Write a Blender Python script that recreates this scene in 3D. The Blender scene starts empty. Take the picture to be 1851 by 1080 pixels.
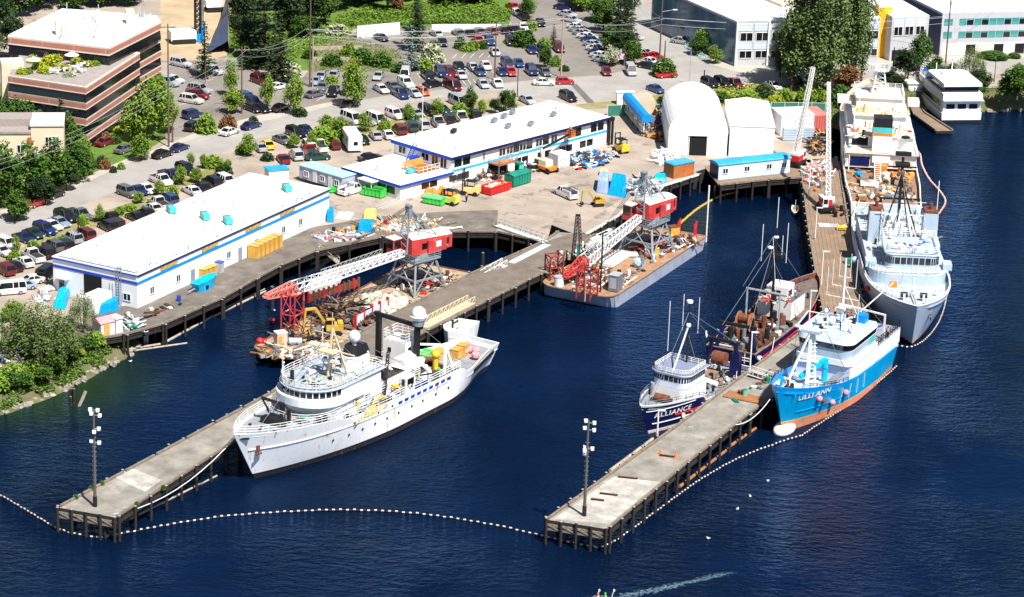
import bpy, math, random
from mathutils import Vector, Matrix, noise
random.seed(7)
S = bpy.context.scene
COL = S.collection
R = math.radians
# ---------------------------------------------------------------- camera
FPX, PITCH, ROLL, CAMZ = 5000.0, R(19.0), R(2.0), 134.0
Fv = Vector((0, math.cos(PITCH), -math.sin(PITCH)))
R0 = Vector((1, 0, 0)); U0 = R0.cross(Fv)
Rv = R0*math.cos(ROLL) + U0*math.sin(ROLL)
Uv = -R0*math.sin(ROLL) + U0*math.cos(ROLL)
cd = bpy.data.cameras.new('camera'); cam = bpy.data.objects.new('camera', cd); COL.objects.link(cam)
cd.sensor_width = 36.0; cd.lens = FPX/1851.0*36.0; cd.clip_start = 5; cd.clip_end = 9000
mw = Matrix((Rv, Uv, -Fv)).transposed().to_4x4(); mw.translation = Vector((0, 0, CAMZ))
cam.matrix_world = mw; S.camera = cam
# ---------------------------------------------------------------- world and sun
SUN_EL, SUN_DIR = R(56), Vector((math.sin(R(33)), -math.cos(R(33)), 0))
w = bpy.data.worlds.new("World"); S.world = w; w.use_nodes = True
nt = w.node_tree; bg = nt.nodes['Background']; sky = nt.nodes.new('ShaderNodeTexSky')
sky.sky_type = 'NISHITA'; sky.sun_disc = False; sky.sun_elevation = SUN_EL
sky.sun_rotation = math.atan2(SUN_DIR.x, SUN_DIR.y)
nt.links.new(sky.outputs[0], bg.inputs[0]); bg.inputs[1].default_value = 0.05
ld = bpy.data.lights.new('sun', 'SUN'); ld.energy = 5.0; ld.angle = R(0.5); ld.color = (1, .955, .89)
lo = bpy.data.objects.new('sun', ld); COL.objects.link(lo)
sd = Vector((SUN_DIR.x*math.cos(SUN_EL), SUN_DIR.y*math.cos(SUN_EL), math.sin(SUN_EL)))
lo.rotation_euler = sd.to_track_quat('Z', 'Y').to_euler()
S.view_settings.view_transform = 'Standard'; S.view_settings.look = 'None'
S.view_settings.exposure = 0.72; S.view_settings.gamma = 1.0
S.render.resolution_x = 1024; S.render.resolution_y = 597

# ---------------------------------------------------------------- helpers
def at(x, y, h=0.0):
    d = Fv + Rv*((x-925.5)/FPX) - Uv*((y-540)/FPX)
    t = (CAMZ-h)/-d.z
    return Vector((d.x*t, d.y*t, h))

_m = {}
def mat(name, col=(.5, .5, .5), rough=.7, metal=0., var=.12, scale=.6, bump=0., col2=None, streak=None, spec=.4,
        stretch=(1, 1, 1), amount=.5, detail=5, objcol=False, coat=0., stripes=None):
    if name in _m: return _m[name]
    m = bpy.data.materials.new(name); m.use_nodes = True; n = m.node_tree.nodes; l = m.node_tree.links
    b = n['Principled BSDF']; b.inputs['Roughness'].default_value = rough; b.inputs['Metallic'].default_value = metal
    b.inputs['Specular IOR Level'].default_value = spec; b.inputs['Coat Weight'].default_value = coat
    tc = n.new('ShaderNodeTexCoord'); mp = n.new('ShaderNodeMapping'); mp.inputs['Scale'].default_value = stretch
    l.new(tc.outputs['Object'], mp.inputs[0])
    nz = n.new('ShaderNodeTexNoise'); nz.inputs['Scale'].default_value = scale; nz.inputs['Detail'].default_value = detail
    nz.inputs['Roughness'].default_value = .65
    l.new(mp.outputs[0], nz.inputs['Vector'])
    mr = n.new('ShaderNodeMapRange'); mr.inputs[1].default_value = .3; mr.inputs[2].default_value = .7
    l.new(nz.outputs[0], mr.inputs[0])
    mx = n.new('ShaderNodeMix'); mx.data_type = 'RGBA'
    a = tuple(c*(1-var) for c in col); c2 = col2 if col2 else tuple(min(1, c*(1+var)) for c in col)
    if col2: a = col
    mx.inputs[6].default_value = (*a, 1); mx.inputs[7].default_value = (*c2, 1)
    l.new(mr.outputs[0], mx.inputs[0]); out = mx.outputs[2]
    if objcol:
        oi = n.new('ShaderNodeObjectInfo'); m2 = n.new('ShaderNodeMix'); m2.data_type = 'RGBA'; m2.blend_type = 'MULTIPLY'
        m2.inputs[0].default_value = 1; l.new(oi.outputs['Color'], m2.inputs[6]); l.new(out, m2.inputs[7]); out = m2.outputs[2]
    if streak:      # (colour, threshold, vertical stretch, scale)
        sc, th, vs, ss = streak
        mp2 = n.new('ShaderNodeMapping'); mp2.inputs['Scale'].default_value = (1, 1, vs); l.new(tc.outputs['Object'], mp2.inputs[0])
        n2 = n.new('ShaderNodeTexNoise'); n2.inputs['Scale'].default_value = ss; n2.inputs['Detail'].default_value = 6
        n2.inputs['Roughness'].default_value = .7
        l.new(mp2.outputs[0], n2.inputs['Vector'])
        r2 = n.new('ShaderNodeMapRange'); r2.inputs[1].default_value = th; r2.inputs[2].default_value = th+.09; l.new(n2.outputs[0], r2.inputs[0])
        m3 = n.new('ShaderNodeMix'); m3.data_type = 'RGBA'; m3.inputs[7].default_value = (*sc, 1)
        l.new(r2.outputs[0], m3.inputs[0]); l.new(out, m3.inputs[6]); out = m3.outputs[2]
    if stripes:     # (axis scale vec, colour, width fraction): seams between boards or panels
        sv, sc, wd = stripes
        mp3 = n.new('ShaderNodeMapping'); mp3.inputs['Scale'].default_value = sv; l.new(tc.outputs['Object'], mp3.inputs[0])
        sx = n.new('ShaderNodeSeparateXYZ'); l.new(mp3.outputs[0], sx.inputs[0])
        ad = n.new('ShaderNodeMath'); ad.operation = 'ADD'; l.new(sx.outputs[0], ad.inputs[0]); l.new(sx.outputs[1], ad.inputs[1])
        ad2 = n.new('ShaderNodeMath'); ad2.operation = 'ADD'; l.new(ad.outputs[0], ad2.inputs[0]); l.new(sx.outputs[2], ad2.inputs[1])
        fr = n.new('ShaderNodeMath'); fr.operation = 'FRACT'; l.new(ad2.outputs[0], fr.inputs[0])
        lt = n.new('ShaderNodeMath'); lt.operation = 'LESS_THAN'; lt.inputs[1].default_value = wd; l.new(fr.outputs[0], lt.inputs[0])
        m4 = n.new('ShaderNodeMix'); m4.data_type = 'RGBA'; m4.inputs[7].default_value = (*sc, 1)
        l.new(lt.outputs[0], m4.inputs[0]); l.new(out, m4.inputs[6]); out = m4.outputs[2]
    l.new(out, b.inputs['Base Color'])
    if bump:
        bp = n.new('ShaderNodeBump'); bp.inputs['Strength'].default_value = bump; bp.inputs['Distance'].default_value = .1
        l.new(nz.outputs[0], bp.inputs['Height']); l.new(bp.outputs[0], b.inputs['Normal'])
    _m[name] = m
    return m

class MB:
    def __init__(s): s.v = []; s.f = []; s.m = []; s.mats = []; s.smooth = []
    def mi(s, m):
        if m not in s.mats: s.mats.append(m)
        return s.mats.index(m)
    def add(s, vs, fs, m, sm=False):
        o = len(s.v); k = s.mi(m); s.v += [tuple(v) for v in vs]
        for f in fs: s.f.append([o+i for i in f]); s.m.append(k); s.smooth.append(sm)
        return s
    def box(s, c, d, m, rz=0., M=None):
        hx, hy, hz = d[0]/2, d[1]/2, d[2]/2; vs = []
        ca, sa = math.cos(rz), math.sin(rz)
        for x, y, z in ((-1,-1,-1),(1,-1,-1),(1,1,-1),(-1,1,-1),(-1,-1,1),(1,-1,1),(1,1,1),(-1,1,1)):
            X, Y, Z = x*hx, y*hy, z*hz
            p = Vector((c[0]+X*ca-Y*sa, c[1]+X*sa+Y*ca, c[2]+Z))
            vs.append(p)
        return s.add(vs, [(0,3,2,1),(4,5,6,7),(0,1,5,4),(1,2,6,5),(2,3,7,6),(3,0,4,7)], m)
    def bx(s, x0, x1, y0, y1, z0, z1, m): return s.box(((x0+x1)/2, (y0+y1)/2, (z0+z1)/2), (abs(x1-x0), abs(y1-y0), abs(z1-z0)), m)
    def beam(s, p, q, w_, m, h=None):
        p = Vector(p); q = Vector(q); d = q-p
        if d.length < 1e-5: return s
        h = h or w_; d.normalize(); u = Vector((0, 0, 1)) if abs(d.z) < .95 else Vector((1, 0, 0))
        r = d.cross(u).normalized()*(w_/2); u2 = r.cross(d).normalized()*(h/2)
        vs = [p-r-u2, p+r-u2, p+r+u2, p-r+u2, q-r-u2, q+r-u2, q+r+u2, q-r+u2]
        return s.add(vs, [(0,1,2,3),(7,6,5,4),(0,4,5,1),(1,5,6,2),(2,6,7,3),(3,7,4,0)], m)
    def cyl(s, p, q, r1, m, r2=None, n=8, caps=True, sm=True):
        p = Vector(p); q = Vector(q); d = (q-p)
        if d.length < 1e-5: return s
        d.normalize(); r2 = r1 if r2 is None else r2
        u = Vector((0, 0, 1)) if abs(d.z) < .95 else Vector((1, 0, 0))
        a = d.cross(u).normalized(); b = a.cross(d)
        vs = []
        for k in range(n):
            t = 2*math.pi*k/n; o = a*math.cos(t)+b*math.sin(t); vs += [p+o*r1, q+o*r2]
        s.add(vs, [(2*k, 2*k+1, (2*k+3) % (2*n), (2*k+2) % (2*n)) for k in range(n)], m, sm)
        if caps: s.add(vs, [tuple(2*k for k in range(n)), tuple(2*k+1 for k in reversed(range(n)))], m)
        return s
    def prism(s, poly, z0, z1, m, mtop=None, scale=1., off=(0, 0)):
        n = len(poly); cx = sum(p[0] for p in poly)/n; cy = sum(p[1] for p in poly)/n
        ar = sum(poly[i][0]*poly[(i+1) % n][1]-poly[(i+1) % n][0]*poly[i][1] for i in range(n))
        if ar < 0: poly = list(reversed(poly))
        lo_ = [(p[0], p[1], z0) for p in poly]
        hi = [(cx+(p[0]-cx)*scale+off[0], cy+(p[1]-cy)*scale+off[1], z1) for p in poly]
        s.add(lo_+hi, [tuple(reversed(range(n)))] + [(i, (i+1) % n, n+(i+1) % n, n+i) for i in range(n)], m)
        return s.add(hi, [tuple(range(n))], mtop or m)
    def ball(s, c, r, m, nu=10, nv=6, sz=1., jit=0.):
        vs = []; fs = []
        for j in range(nv+1):
            ph = math.pi*j/nv
            for i in range(nu):
                th = 2*math.pi*i/nu; rr = r*(1+random.uniform(-jit, jit))
                vs.append((c[0]+rr*math.sin(ph)*math.cos(th), c[1]+rr*math.sin(ph)*math.sin(th), c[2]+rr*sz*math.cos(ph)))
        for j in range(nv):
            for i in range(nu): fs.append((j*nu+i, (j+1)*nu+i, (j+1)*nu+(i+1) % nu, j*nu+(i+1) % nu))
        return s.add(vs, fs, m, jit == 0)
    def tube(s, pts, r, m, n=6):
        for a, b in zip(pts, pts[1:]): s.cyl(a, b, r, m, n=n, caps=False)
        return s
    def rail(s, pts, h, m, sp=1.6, r=.035, rows=3, closed=False):
        pts = [Vector(p) for p in pts]
        if closed: pts = pts+[pts[0]]
        for a, b in zip(pts, pts[1:]):
            L = (b-a).length; k = max(1, round(L/sp))
            for i in range(k+1):
                p = a.lerp(b, i/k); s.beam(p, p+Vector((0, 0, h)), r*2, m)
            for j in range(rows):
                z = Vector((0, 0, h*(j+1)/rows)); s.beam(a+z, b+z, r*1.7, m)
        return s
    def truss(s, p, q, w1, w2, m, n=10, r=.07, up=None, h1=None, h2=None):
        p = Vector(p); q = Vector(q); d = (q-p).normalized()
        u = Vector(up) if up else Vector((0, 0, 1)); a = d.cross(u).normalized(); b = a.cross(d).normalized()
        h1 = h1 or w1; h2 = h2 or w2
        def C(t, i):
            w_ = (w1+(w2-w1)*t)/2; h = (h1+(h2-h1)*t)/2
            sx, sy = ((-1, -1), (1, -1), (1, 1), (-1, 1))[i]
            return p.lerp(q, t)+a*w_*sx+b*h*sy
        for i in range(4): s.beam(C(0, i), C(1, i), r*1.5, m)
        for k in range(n):
            for i in range(4):
                j = (i+1) % 4
                s.beam(C(k/n, i), C((k+1)/n, j), r, m)
                s.beam(C((k+1)/n, i), C((k+1)/n, j), r, m)
                if k == 0: s.beam(C(0, i), C(0, j), r, m)
        return s
    def build(s, name, parent=None, loc=None, rz=0.):
        me = bpy.data.meshes.new(name); me.from_pydata(s.v, [], s.f)
        for m in s.mats: me.materials.append(m)
        me.polygons.foreach_set('material_index', s.m); me.polygons.foreach_set('use_smooth', s.smooth); me.update()
        o = bpy.data.objects.new(name, me); COL.objects.link(o)
        if parent: o.parent = parent
        if loc is not None: o.location = loc
        o.rotation_euler = (0, 0, rz)
        return o

def tag(o, label, cat, group=None):
    if len(label.split()) > 16: label = label.replace('from the left', 'from left')
    if len(label.split()) > 16: label = label.replace(' broadleaf', '').replace(' dense', '').replace('at the top left', '').strip()
    o['label'] = label; o['category'] = cat; o['kind'] = 'thing'
    if group: o['group'] = group
    return o
def thing(name, label, cat, loc=(0, 0, 0), rz=0., group=None):
    o = bpy.data.objects.new(name, None); COL.objects.link(o); o.location = loc; o.rotation_euler = (0, 0, rz)
    o.empty_display_size = .5
    return tag(o, label, cat, group)
def struct(o, kind='structure'): o['kind'] = kind; return o
def kids(o): return [c for c in o.children]
def dup(o, loc=None, rz=None, label=None, parent=None, scale=None, color=None):
    c = o.copy(); COL.objects.link(c)
    if parent: c.parent = parent
    if loc is not None: c.location = loc
    if rz is not None: c.rotation_euler = (0, 0, rz)
    if scale is not None: c.scale = scale if hasattr(scale, '__len__') else (scale,)*3
    if label: c['label'] = label
    if color: c.color = color
    for ch in kids(o): dup(ch, parent=c)
    return c
def loc_(root, x, y, h):       # pixel at world height h -> this thing's own coordinates
    v = at(x, y, h)-Vector(root.location); a = -root.rotation_euler.z
    return Vector((v.x*math.cos(a)-v.y*math.sin(a), v.x*math.sin(a)+v.y*math.cos(a), v.z))
def ang(a, b): return math.atan2(b.y-a.y, b.x-a.x)
ordn = ['first', 'second', 'third', 'fourth', 'fifth', 'sixth', 'seventh', 'eighth', 'ninth', 'tenth', 'eleventh', 'twelfth', 'thirteenth',
        'fourteenth', 'fifteenth', 'sixteenth', 'seventeenth', 'eighteenth', 'nineteenth', 'twentieth'] + ['%dth' % i for i in range(21, 60)]

# ---------------------------------------------------------------- materials
WHITE = mat('white_paint', (.78, .78, .77), .45, var=.05)
WHITE2 = mat('weathered_white', (.72, .72, .70), .6, var=.14, scale=1.4, streak=((.35, .22, .12), .66, .25, 1.2))
ROOFW = mat('white_roof_membrane', (.8, .8, .79), .8, var=.07, scale=.12, streak=((.42, .40, .37), .69, 1, .9), stripes=((.16, .16, 0), (.66, .66, .66), .025))
BLACK = mat('black_paint', (.012, .012, .014), .5, var=.3)
DARK = mat('dark_opening', (.006, .006, .007), .9)
GLASS = mat('dark_glass', (.008, .010, .013), .08, var=.4, scale=.4, spec=.8)
GLASSG = mat('green_glass', (.05, .28, .26), .12, var=.5, scale=.25, spec=.8)
STEEL = mat('grey_steel', (.22, .25, .28), .5, metal=.3, var=.25, scale=1.2)
GALV = mat('galvanised_steel', (.5, .53, .55), .45, metal=.3, var=.15)
RUST = mat('rusty_steel', (.16, .055, .03), .85, var=.5, scale=2)
RED = mat('red_paint', (.62, .02, .02), .45, var=.2, scale=1.2)
REDF = mat('faded_red_paint', (.60, .20, .17), .6, var=.2)
ORANGE = mat('orange_paint', (.75, .2, .02), .5, var=.2)
YEL = mat('yellow_paint', (.75, .5, .03), .5, var=.15)
GREEN = mat('bright_green_paint', (.06, .55, .08), .5, var=.2)
TEAL = mat('teal_green_paint', (.01, .22, .15), .5, var=.2)
AQUA = mat('aqua_paint', (.06, .5, .48), .5, var=.15)
BLUE = mat('bright_blue_paint', (.0, .25, .72), .45, var=.1)
DBLUE = mat('royal_blue_paint', (.01, .06, .42), .4, var=.12)
NAVY = mat('navy_paint', (.006, .01, .075), .3, var=.3, streak=((.12, .045, .02), .68, .3, .9))
TARP = mat('blue_tarpaulin', (.0, .27, .62), .35, var=.3, scale=2.5, bump=.6)
WOOD = mat('weathered_timber', (.20, .165, .13), .9, var=.35, scale=2, bump=.4)
WOODD = mat('creosoted_timber', (.022, .018, .016), .9, var=.6, scale=2, bump=.4)
WOODB = mat('brown_timber', (.30, .13, .05), .8, var=.3, scale=2)
WOODO = mat('tan_plywood', (.62, .33, .08), .7, var=.25, scale=1)
PINK = mat('pink_plastic', (.8, .3, .33), .5, var=.2)
CONC = mat('concrete', (.33, .31, .28), .9, var=.2, scale=.8, bump=.2)
LOG = mat('floating_log', (.36, .31, .24), .8, var=.3, scale=1.5)
RUBBER = mat('tyre_rubber', (.012, .012, .012), .8)
SKIN = mat('skin', (.5, .28, .2), .6)
JUNKB = mat('brown_scrap', (.09, .05, .03), .9, var=.7, scale=3)
PAINT = mat('car_paint', (1, 1, 1), .28, var=.02, objcol=True, coat=.6)
GENERIC = mat('painted_metal', (1, 1, 1), .6, var=.16, scale=1.2, objcol=True)
LAMP = mat('lamp_lens', (.75, .78, .8), .15)
# ================================================================ the setting
def sheet(name, pts, m, h=3.0, dz=0., z=None):
    ps = [at(x, y, h) for x, y in pts]
    mb = MB(); zz = (h+dz)
    mb.add([(p.x, p.y, zz) for p in ps], [tuple(range(len(ps)))], m)
    o = mb.build(name)
    if o.data.polygons[0].normal.z < 0: o.data.flip_normals()
    return struct(o)
# water
WM = bpy.data.materials.new('lake_water'); WM.use_nodes = True
n = WM.node_tree.nodes; l = WM.node_tree.links; b = n['Principled BSDF']
b.inputs['Roughness'].default_value = .05; b.inputs['IOR'].default_value = 1.333; b.inputs['Specular Tint'].default_value = (.18, .52, .95, 1); b.inputs['Specular IOR Level'].default_value = .3
tc = n.new('ShaderNodeTexCoord')
def wnoise(sx, sy, sc, rot=0, det=3):
    mp = n.new('ShaderNodeMapping'); mp.inputs['Scale'].default_value = (sx, sy, 1); mp.inputs['Rotation'].default_value = (0, 0, rot)
    l.new(tc.outputs['Object'], mp.inputs[0]); z = n.new('ShaderNodeTexNoise'); z.inputs['Scale'].default_value = sc
    z.inputs['Detail'].default_value = det; z.inputs['Roughness'].default_value = .6; l.new(mp.outputs[0], z.inputs['Vector']); return z
a1 = wnoise(1, 1.5, .75, R(12), 4); a2 = wnoise(1, 1.2, 2.6, R(-20), 3); a3 = wnoise(1, 1, .035, 0, 3)
add = n.new('ShaderNodeMath'); add.operation = 'MULTIPLY_ADD'; add.inputs[1].default_value = .35; l.new(a2.outputs[0], add.inputs[0]); l.new(a1.outputs[0], add.inputs[2])
a4 = wnoise(1, .55, .045, R(35), 3); a5 = wnoise(1, 2.2, .16, R(18), 2)
ad5 = n.new('ShaderNodeMath'); ad5.operation = 'MULTIPLY_ADD'; ad5.inputs[1].default_value = .8; l.new(a5.outputs[0], ad5.inputs[0]); l.new(add.outputs[0], ad5.inputs[2]); add = ad5
bs = n.new('ShaderNodeMapRange'); bs.inputs[1].default_value = .36; bs.inputs[2].default_value = .62; bs.inputs[3].default_value = .22; bs.inputs[4].default_value = .85; l.new(a4.outputs[0], bs.inputs[0])
bp = n.new('ShaderNodeBump'); bp.inputs['Distance'].default_value = .55; l.new(bs.outputs[0], bp.inputs['Strength'])
l.new(add.outputs[0], bp.inputs['Height']); dfn = n.new('ShaderNodeBsdfDiffuse'); gls = n.new('ShaderNodeBsdfGlossy'); fre = n.new('ShaderNodeFresnel'); mxs = n.new('ShaderNodeMixShader')
gls.inputs['Color'].default_value = (.26, .46, .80, 1); gls.inputs['Roughness'].default_value = .06; fre.inputs['IOR'].default_value = 1.33
for nd in (gls, fre): l.new(bp.outputs[0], nd.inputs['Normal'])
l.new(fre.outputs[0], mxs.inputs[0]); l.new(dfn.outputs[0], mxs.inputs[1]); l.new(gls.outputs[0], mxs.inputs[2]); l.new(mxs.outputs[0], n['Material Output'].inputs['Surface'])
mx = n.new('ShaderNodeMix'); mx.data_type = 'RGBA'; mx.inputs[6].default_value = (.0007, .0038, .014, 1); mx.inputs[7].default_value = (.0011, .0082, .031, 1)
mr = n.new('ShaderNodeMapRange'); mr.inputs[1].default_value = .35; mr.inputs[2].default_value = .65; l.new(a3.outputs[0], mr.inputs[0])
l.new(mr.outputs[0], mx.inputs[0])
# shallow green shelf along the left bank
gp = n.new('ShaderNodeVectorMath'); gp.operation = 'DISTANCE'; gp.inputs[1].default_value = (*at(60, 690)[:2], 0)
l.new(tc.outputs['Object'], gp.inputs[0]); gr = n.new('ShaderNodeMapRange'); gr.inputs[1].default_value = 20; gr.inputs[2].default_value = 6
l.new(gp.outputs['Value'], gr.inputs[0]); m2 = n.new('ShaderNodeMix'); m2.data_type = 'RGBA'; m2.inputs[7].default_value = (.012, .03, .004, 1)
l.new(gr.outputs[0], m2.inputs[0]); l.new(mx.outputs[2], m2.inputs[6]); l.new(m2.outputs[2], dfn.inputs['Color']); n.remove(b)
mb = MB(); mb.add([(-4000, -2500, 0), (4000, -2500, 0), (4000, 6000, 0), (-4000, 6000, 0)], [(0, 1, 2, 3)], WM); struct(mb.build('water'))

GROUND = mat('yard_concrete', (.34, .285, .235), .95, var=.26, scale=.12, detail=10, streak=((.19, .16, .135), .565, 1, .22), stripes=((.13, .13, 0), (.25, .21, .17), .012))
ROADM = mat('road_asphalt', (.31, .295, .275), .95, var=.16, scale=.15, detail=10, streak=((.2, .19, .18), .62, 1, .12))
LOTM = mat('lot_asphalt', (.21, .19, .17), .95, var=.25, scale=.1, detail=9)
SAND = mat('bare_sand', (.42, .32, .20), .95, var=.22, scale=.2, detail=8, bump=.5)
DIRT = mat('dry_verge', (.34, .27, .15), .95, var=.3, scale=.3, col2=(.16, .17, .05), detail=8, bump=.5)
SIDEW = mat('pavement_concrete', (.42, .38, .32), .9, var=.12, scale=.4)
TURF = mat('rough_turf', (.06, .14, .018), .95, var=.4, scale=.5, col2=(.13, .2, .03), detail=8, bump=.7)
PAINTL = mat('line_paint', (.6, .6, .58), .8)
ROCK = mat('shore_rock', (.28, .25, .20), .95, var=.4, scale=1.5, bump=.8)

# shoreline of the land proper (decks and piers stand out over the water from it), pixel positions at ground height
shore = [(-900, 850), (-250, 755), (-60, 702), (60, 659), (128, 622), (172, 604), (190, 580), (300, 545), (400, 510), (470, 472), (560, 435),
         (640, 415), (720, 408), (800, 400), (900, 395), (940, 392), (985, 402), (1040, 424), (1060, 420), (1110, 385), (1150, 362), (1190, 335), (1255, 312),
         (1290, 300), (1420, 300), (1450, 300), (1470, 290), (1500, 285), (1504, 230), (1503, 178), (1560, 165), (1640, 160), (1700, 158), (1780, 160), (1815, 158),
         (1900, 155), (2600, 130)]
sp = [at(x, y, 3.0) for x, y in shore]
far = [Vector((3500, 700, 3)), Vector((4000, 6000, 3)), Vector((-4000, 6000, 3)), Vector((-3500, 250, 3))]
ring = [(p.x, p.y) for p in sp+far]
mb = MB(); N = len(ring)
mb.add([(x, y, 3.0) for x, y in ring], [tuple(range(N))], GROUND); o = mb.build('ground')
if o.data.polygons[0].normal.z < 0: o.data.flip_normals()
struct(o)
# quay wall under the land edge
mb = MB()
for a, b_ in zip(sp[5:29], sp[6:30]):
    mb.add([(a.x, a.y, 2.98), (b_.x, b_.y, 2.98), (b_.x, b_.y, -2), (a.x, a.y, -2)], [(0, 1, 2, 3)], WOODD)
struct(mb.build('seawall'))
# sloping banks
def bank(name, idx, out, m):
    mb = MB(); top = []; bot = []
    pts = sp[idx[0]:idx[1]]
    res = []
    for a, b_ in zip(pts, pts[1:]):
        k = max(1, int((b_-a).length/2.5))
        res += [a.lerp(b_, i/k) for i in range(k)]
    res.append(pts[-1])
    vs = []; fs = []
    for i, p in enumerate(res):
        q = res[min(i+1, len(res)-1)]-res[max(i-1, 0)]; nrm = Vector((q.y, -q.x, 0)).normalized()
        for j, (t, z) in enumerate(((-.15, 3.02), (.2, 2.5), (.5, 1.5), (.8, .6), (1, .1), (1.3, -.8))):
            jj = noise.noise(Vector((p.x*.5, p.y*.5, j)))
            v = p+nrm*(out*t+jj*.7*(j > 0)); vs.append((v.x, v.y, z+jj*.35*(0 < j < 5)))
    for i in range(len(res)-1):
        for j in range(5): fs.append((i*6+j, (i+1)*6+j, (i+1)*6+j+1, i*6+j+1))
    mb.add(vs, fs, m); return struct(mb.build(name)), res
BKM = mat('bank_soil', (.17, .135, .08), .95, var=.3, scale=.5, col2=(.05, .09, .02), detail=8, bump=.6)
_, bl = bank('bank', (0, 7), 4.6, BKM)
_, br = bank('bank', (28, 37), 6.0, BKM)
# rocks at the waterline, one mass of riprap
mb = MB()
for p, q in zip(bl, bl[1:]):
    nrm = Vector(((q-p).y, -(q-p).x, 0)).normalized()
    if p.y < 250: continue
    for k in range(17):
        c = p.lerp(q, random.random())+nrm*random.uniform(2.2, 5.2)
        mb.ball((c.x, c.y, random.uniform(0, .4)), random.uniform(.2, .7), ROCK, 6, 4, .7, .25)
for p, q in zip(br, br[1:]):
    if p.x > 260 or p.x < 55: continue
    nrm = Vector(((q-p).y, -(q-p).x, 0)).normalized()
    for k in range(5):
        c = p.lerp(q, random.random())+nrm*random.uniform(3.5, 6.5)
        mb.ball((c.x, c.y, .2), random.uniform(.3, .8), ROCK, 6, 4, .7, .25)
struct(tag(mb.build('riprap'), 'pale broken rocks lying along the waterline of the banks', 'rocks'), 'stuff')

# roads and lots
sheet('road', [(-300, 545), (-60, 418), (0, 392), (115, 347), (150, 332), (225, 297), (262, 285), (350, 250), (463, 219), (555, 200), (618, 185), (833, 160),
               (926, 150), (1038, 141), (1105, 138), (1160, 118), (1146, 57), (1113, 0), (1060, -90), (1100, -90), (1161, 0), (1208, 48), (1240, 80),
               (1275, 112), (1326, 122), (1450, 122), (1600, 105), (1851, 100), (2200, 90), (2200, 125), (1851, 133), (1640, 138), (1450, 150), (1276, 152), (1211, 167),
               (1150, 176), (1050, 184), (926, 174), (898, 165), (813, 174), (663, 201), (570, 224), (463, 252), (380, 284), (250, 332), (100, 388), (0, 434), (-60, 470), (-300, 600)],
      ROADM, dz=.012)
sheet('parking_lot', [(600, 195), (618, 183), (833, 158), (926, 148), (1038, 139), (1100, 136), (1150, 118), (1140, 57), (1105, 0), (1060, -90), (900, -60), (920, 20), (925, 45), (790, 48), (640, 60), (640, 75), (700, 90), (640, 130), (560, 125), (540, 150), (440, 125), (420, 90), (310, 100), (300, 150), (285, 200), (300, 248), (352, 248), (463, 217), (555, 198)], LOTM, dz=.006)
sheet('pavement', [(463, 222), (555, 203), (618, 187), (618, 180), (555, 194), (463, 210), (350, 242), (262, 278), (225, 289), (150, 322), (115, 338), (0, 382), (0, 392), (115, 348), (150, 333), (225, 298), (262, 286), (350, 251)], SIDEW, dz=.016)
sheet('verge', [(0, 470), (120, 405), (250, 362), (330, 322), (385, 300), (420, 303), (400, 312), (330, 345), (250, 385), (130, 428), (60, 465), (0, 500), (-60, 530), (-60, 500)], DIRT, dz=.02)
sheet('verge', [(540, 262), (640, 235), (760, 205), (850, 185), (905, 178), (945, 190), (900, 197), (830, 208), (700, 232), (560, 268)], DIRT, dz=.02)
sheet('verge', [(1040, 190), (1150, 178), (1215, 168), (1280, 153), (1450, 152), (1500, 150), (1503, 185), (1380, 190), (1215, 188), (1060, 198)], DIRT, dz=.02)
sheet('construction_pit', [(285, 110), (290, 0), (300, -60), (430, -60), (418, 30), (415, 100), (370, 110)], SAND, dz=.02)
sheet('hillside', [(410, 100), (420, 0), (430, -120), (620, -140), (905, -70), (925, 20), (920, 48), (788, 50), (640, 52), (560, 128), (440, 124)], TURF, dz=.024)
sheet('terrace', [(560, 80), (640, 62), (645, 78), (720, 92), (725, 130), (560, 130)], mat('terrace_soil', (.24, .20, .14), .95, var=.4, scale=.3, col2=(.10, .13, .03), detail=8, bump=.6), dz=.03)
sheet('pavement', [(1281, 116), (1340, 132), (1400, 128), (1620, 115), (1851, 104), (1851, 96), (1620, 104), (1400, 112), (1330, 112), (1285, 100), (1208, 40), (1200, 46)], SIDEW, dz=.016)
sheet('turf', [(-500, 150), (-500, 440), (-60, 400), (0, 378), (115, 335), (150, 320), (262, 275), (300, 250), (290, 200), (150, 240), (0, 150)], TURF, dz=.01)
sheet('turf', [(-400, 690), (-60, 680), (0, 670), (60, 652), (110, 625), (140, 605), (80, 600), (0, 620), (-60, 630), (-400, 640)], TURF, dz=.02)
# painted lines
mb = MB()
def line(mb, a, b_, w_=.12, h=3.018):
    a = at(*a, 3.0); b_ = at(*b_, 3.0); d = (b_-a).normalized(); r = Vector((-d.y, d.x, 0))*w_/2
    mb.add([(a.x-r.x, a.y-r.y, h), (b_.x-r.x, b_.y-r.y, h), (b_.x+r.x, b_.y+r.y, h), (a.x+r.x, a.y+r.y, h)], [(0, 1, 2, 3)], PAINTL)
for k in range(7): line(mb, (572+k*10, 183-k*3.2), (588+k*10, 173-k*3.2))
for k in range(9): line(mb, (323+k*9, 190-k*8.5), (340+k*9, 186-k*8.5))
for k in range(6): line(mb, (818+k*16, 106-k*.5), (826+k*16, 98-k*.5))
for k in range(6): line(mb, (683+k*7, 378-k*2.4), (691+k*7, 374-k*2.4), .15)
for k in range(24): line(mb, (690+k*9.5, 168-k*.9), (684+k*9.5, 160-k*.9), .1)
for k in range(22): line(mb, (1008+k*4, 24+k*4.5), (1034+k*4, 28+k*4.5), .1)
for k in range(16): line(mb, (760+k*11, 142-k*.8), (754+k*11, 133-k*.8), .1)
for k in range(10): line(mb, (785+k*15, 64-k*1.1), (780+k*15, 57-k*1.1), .1)
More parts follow.
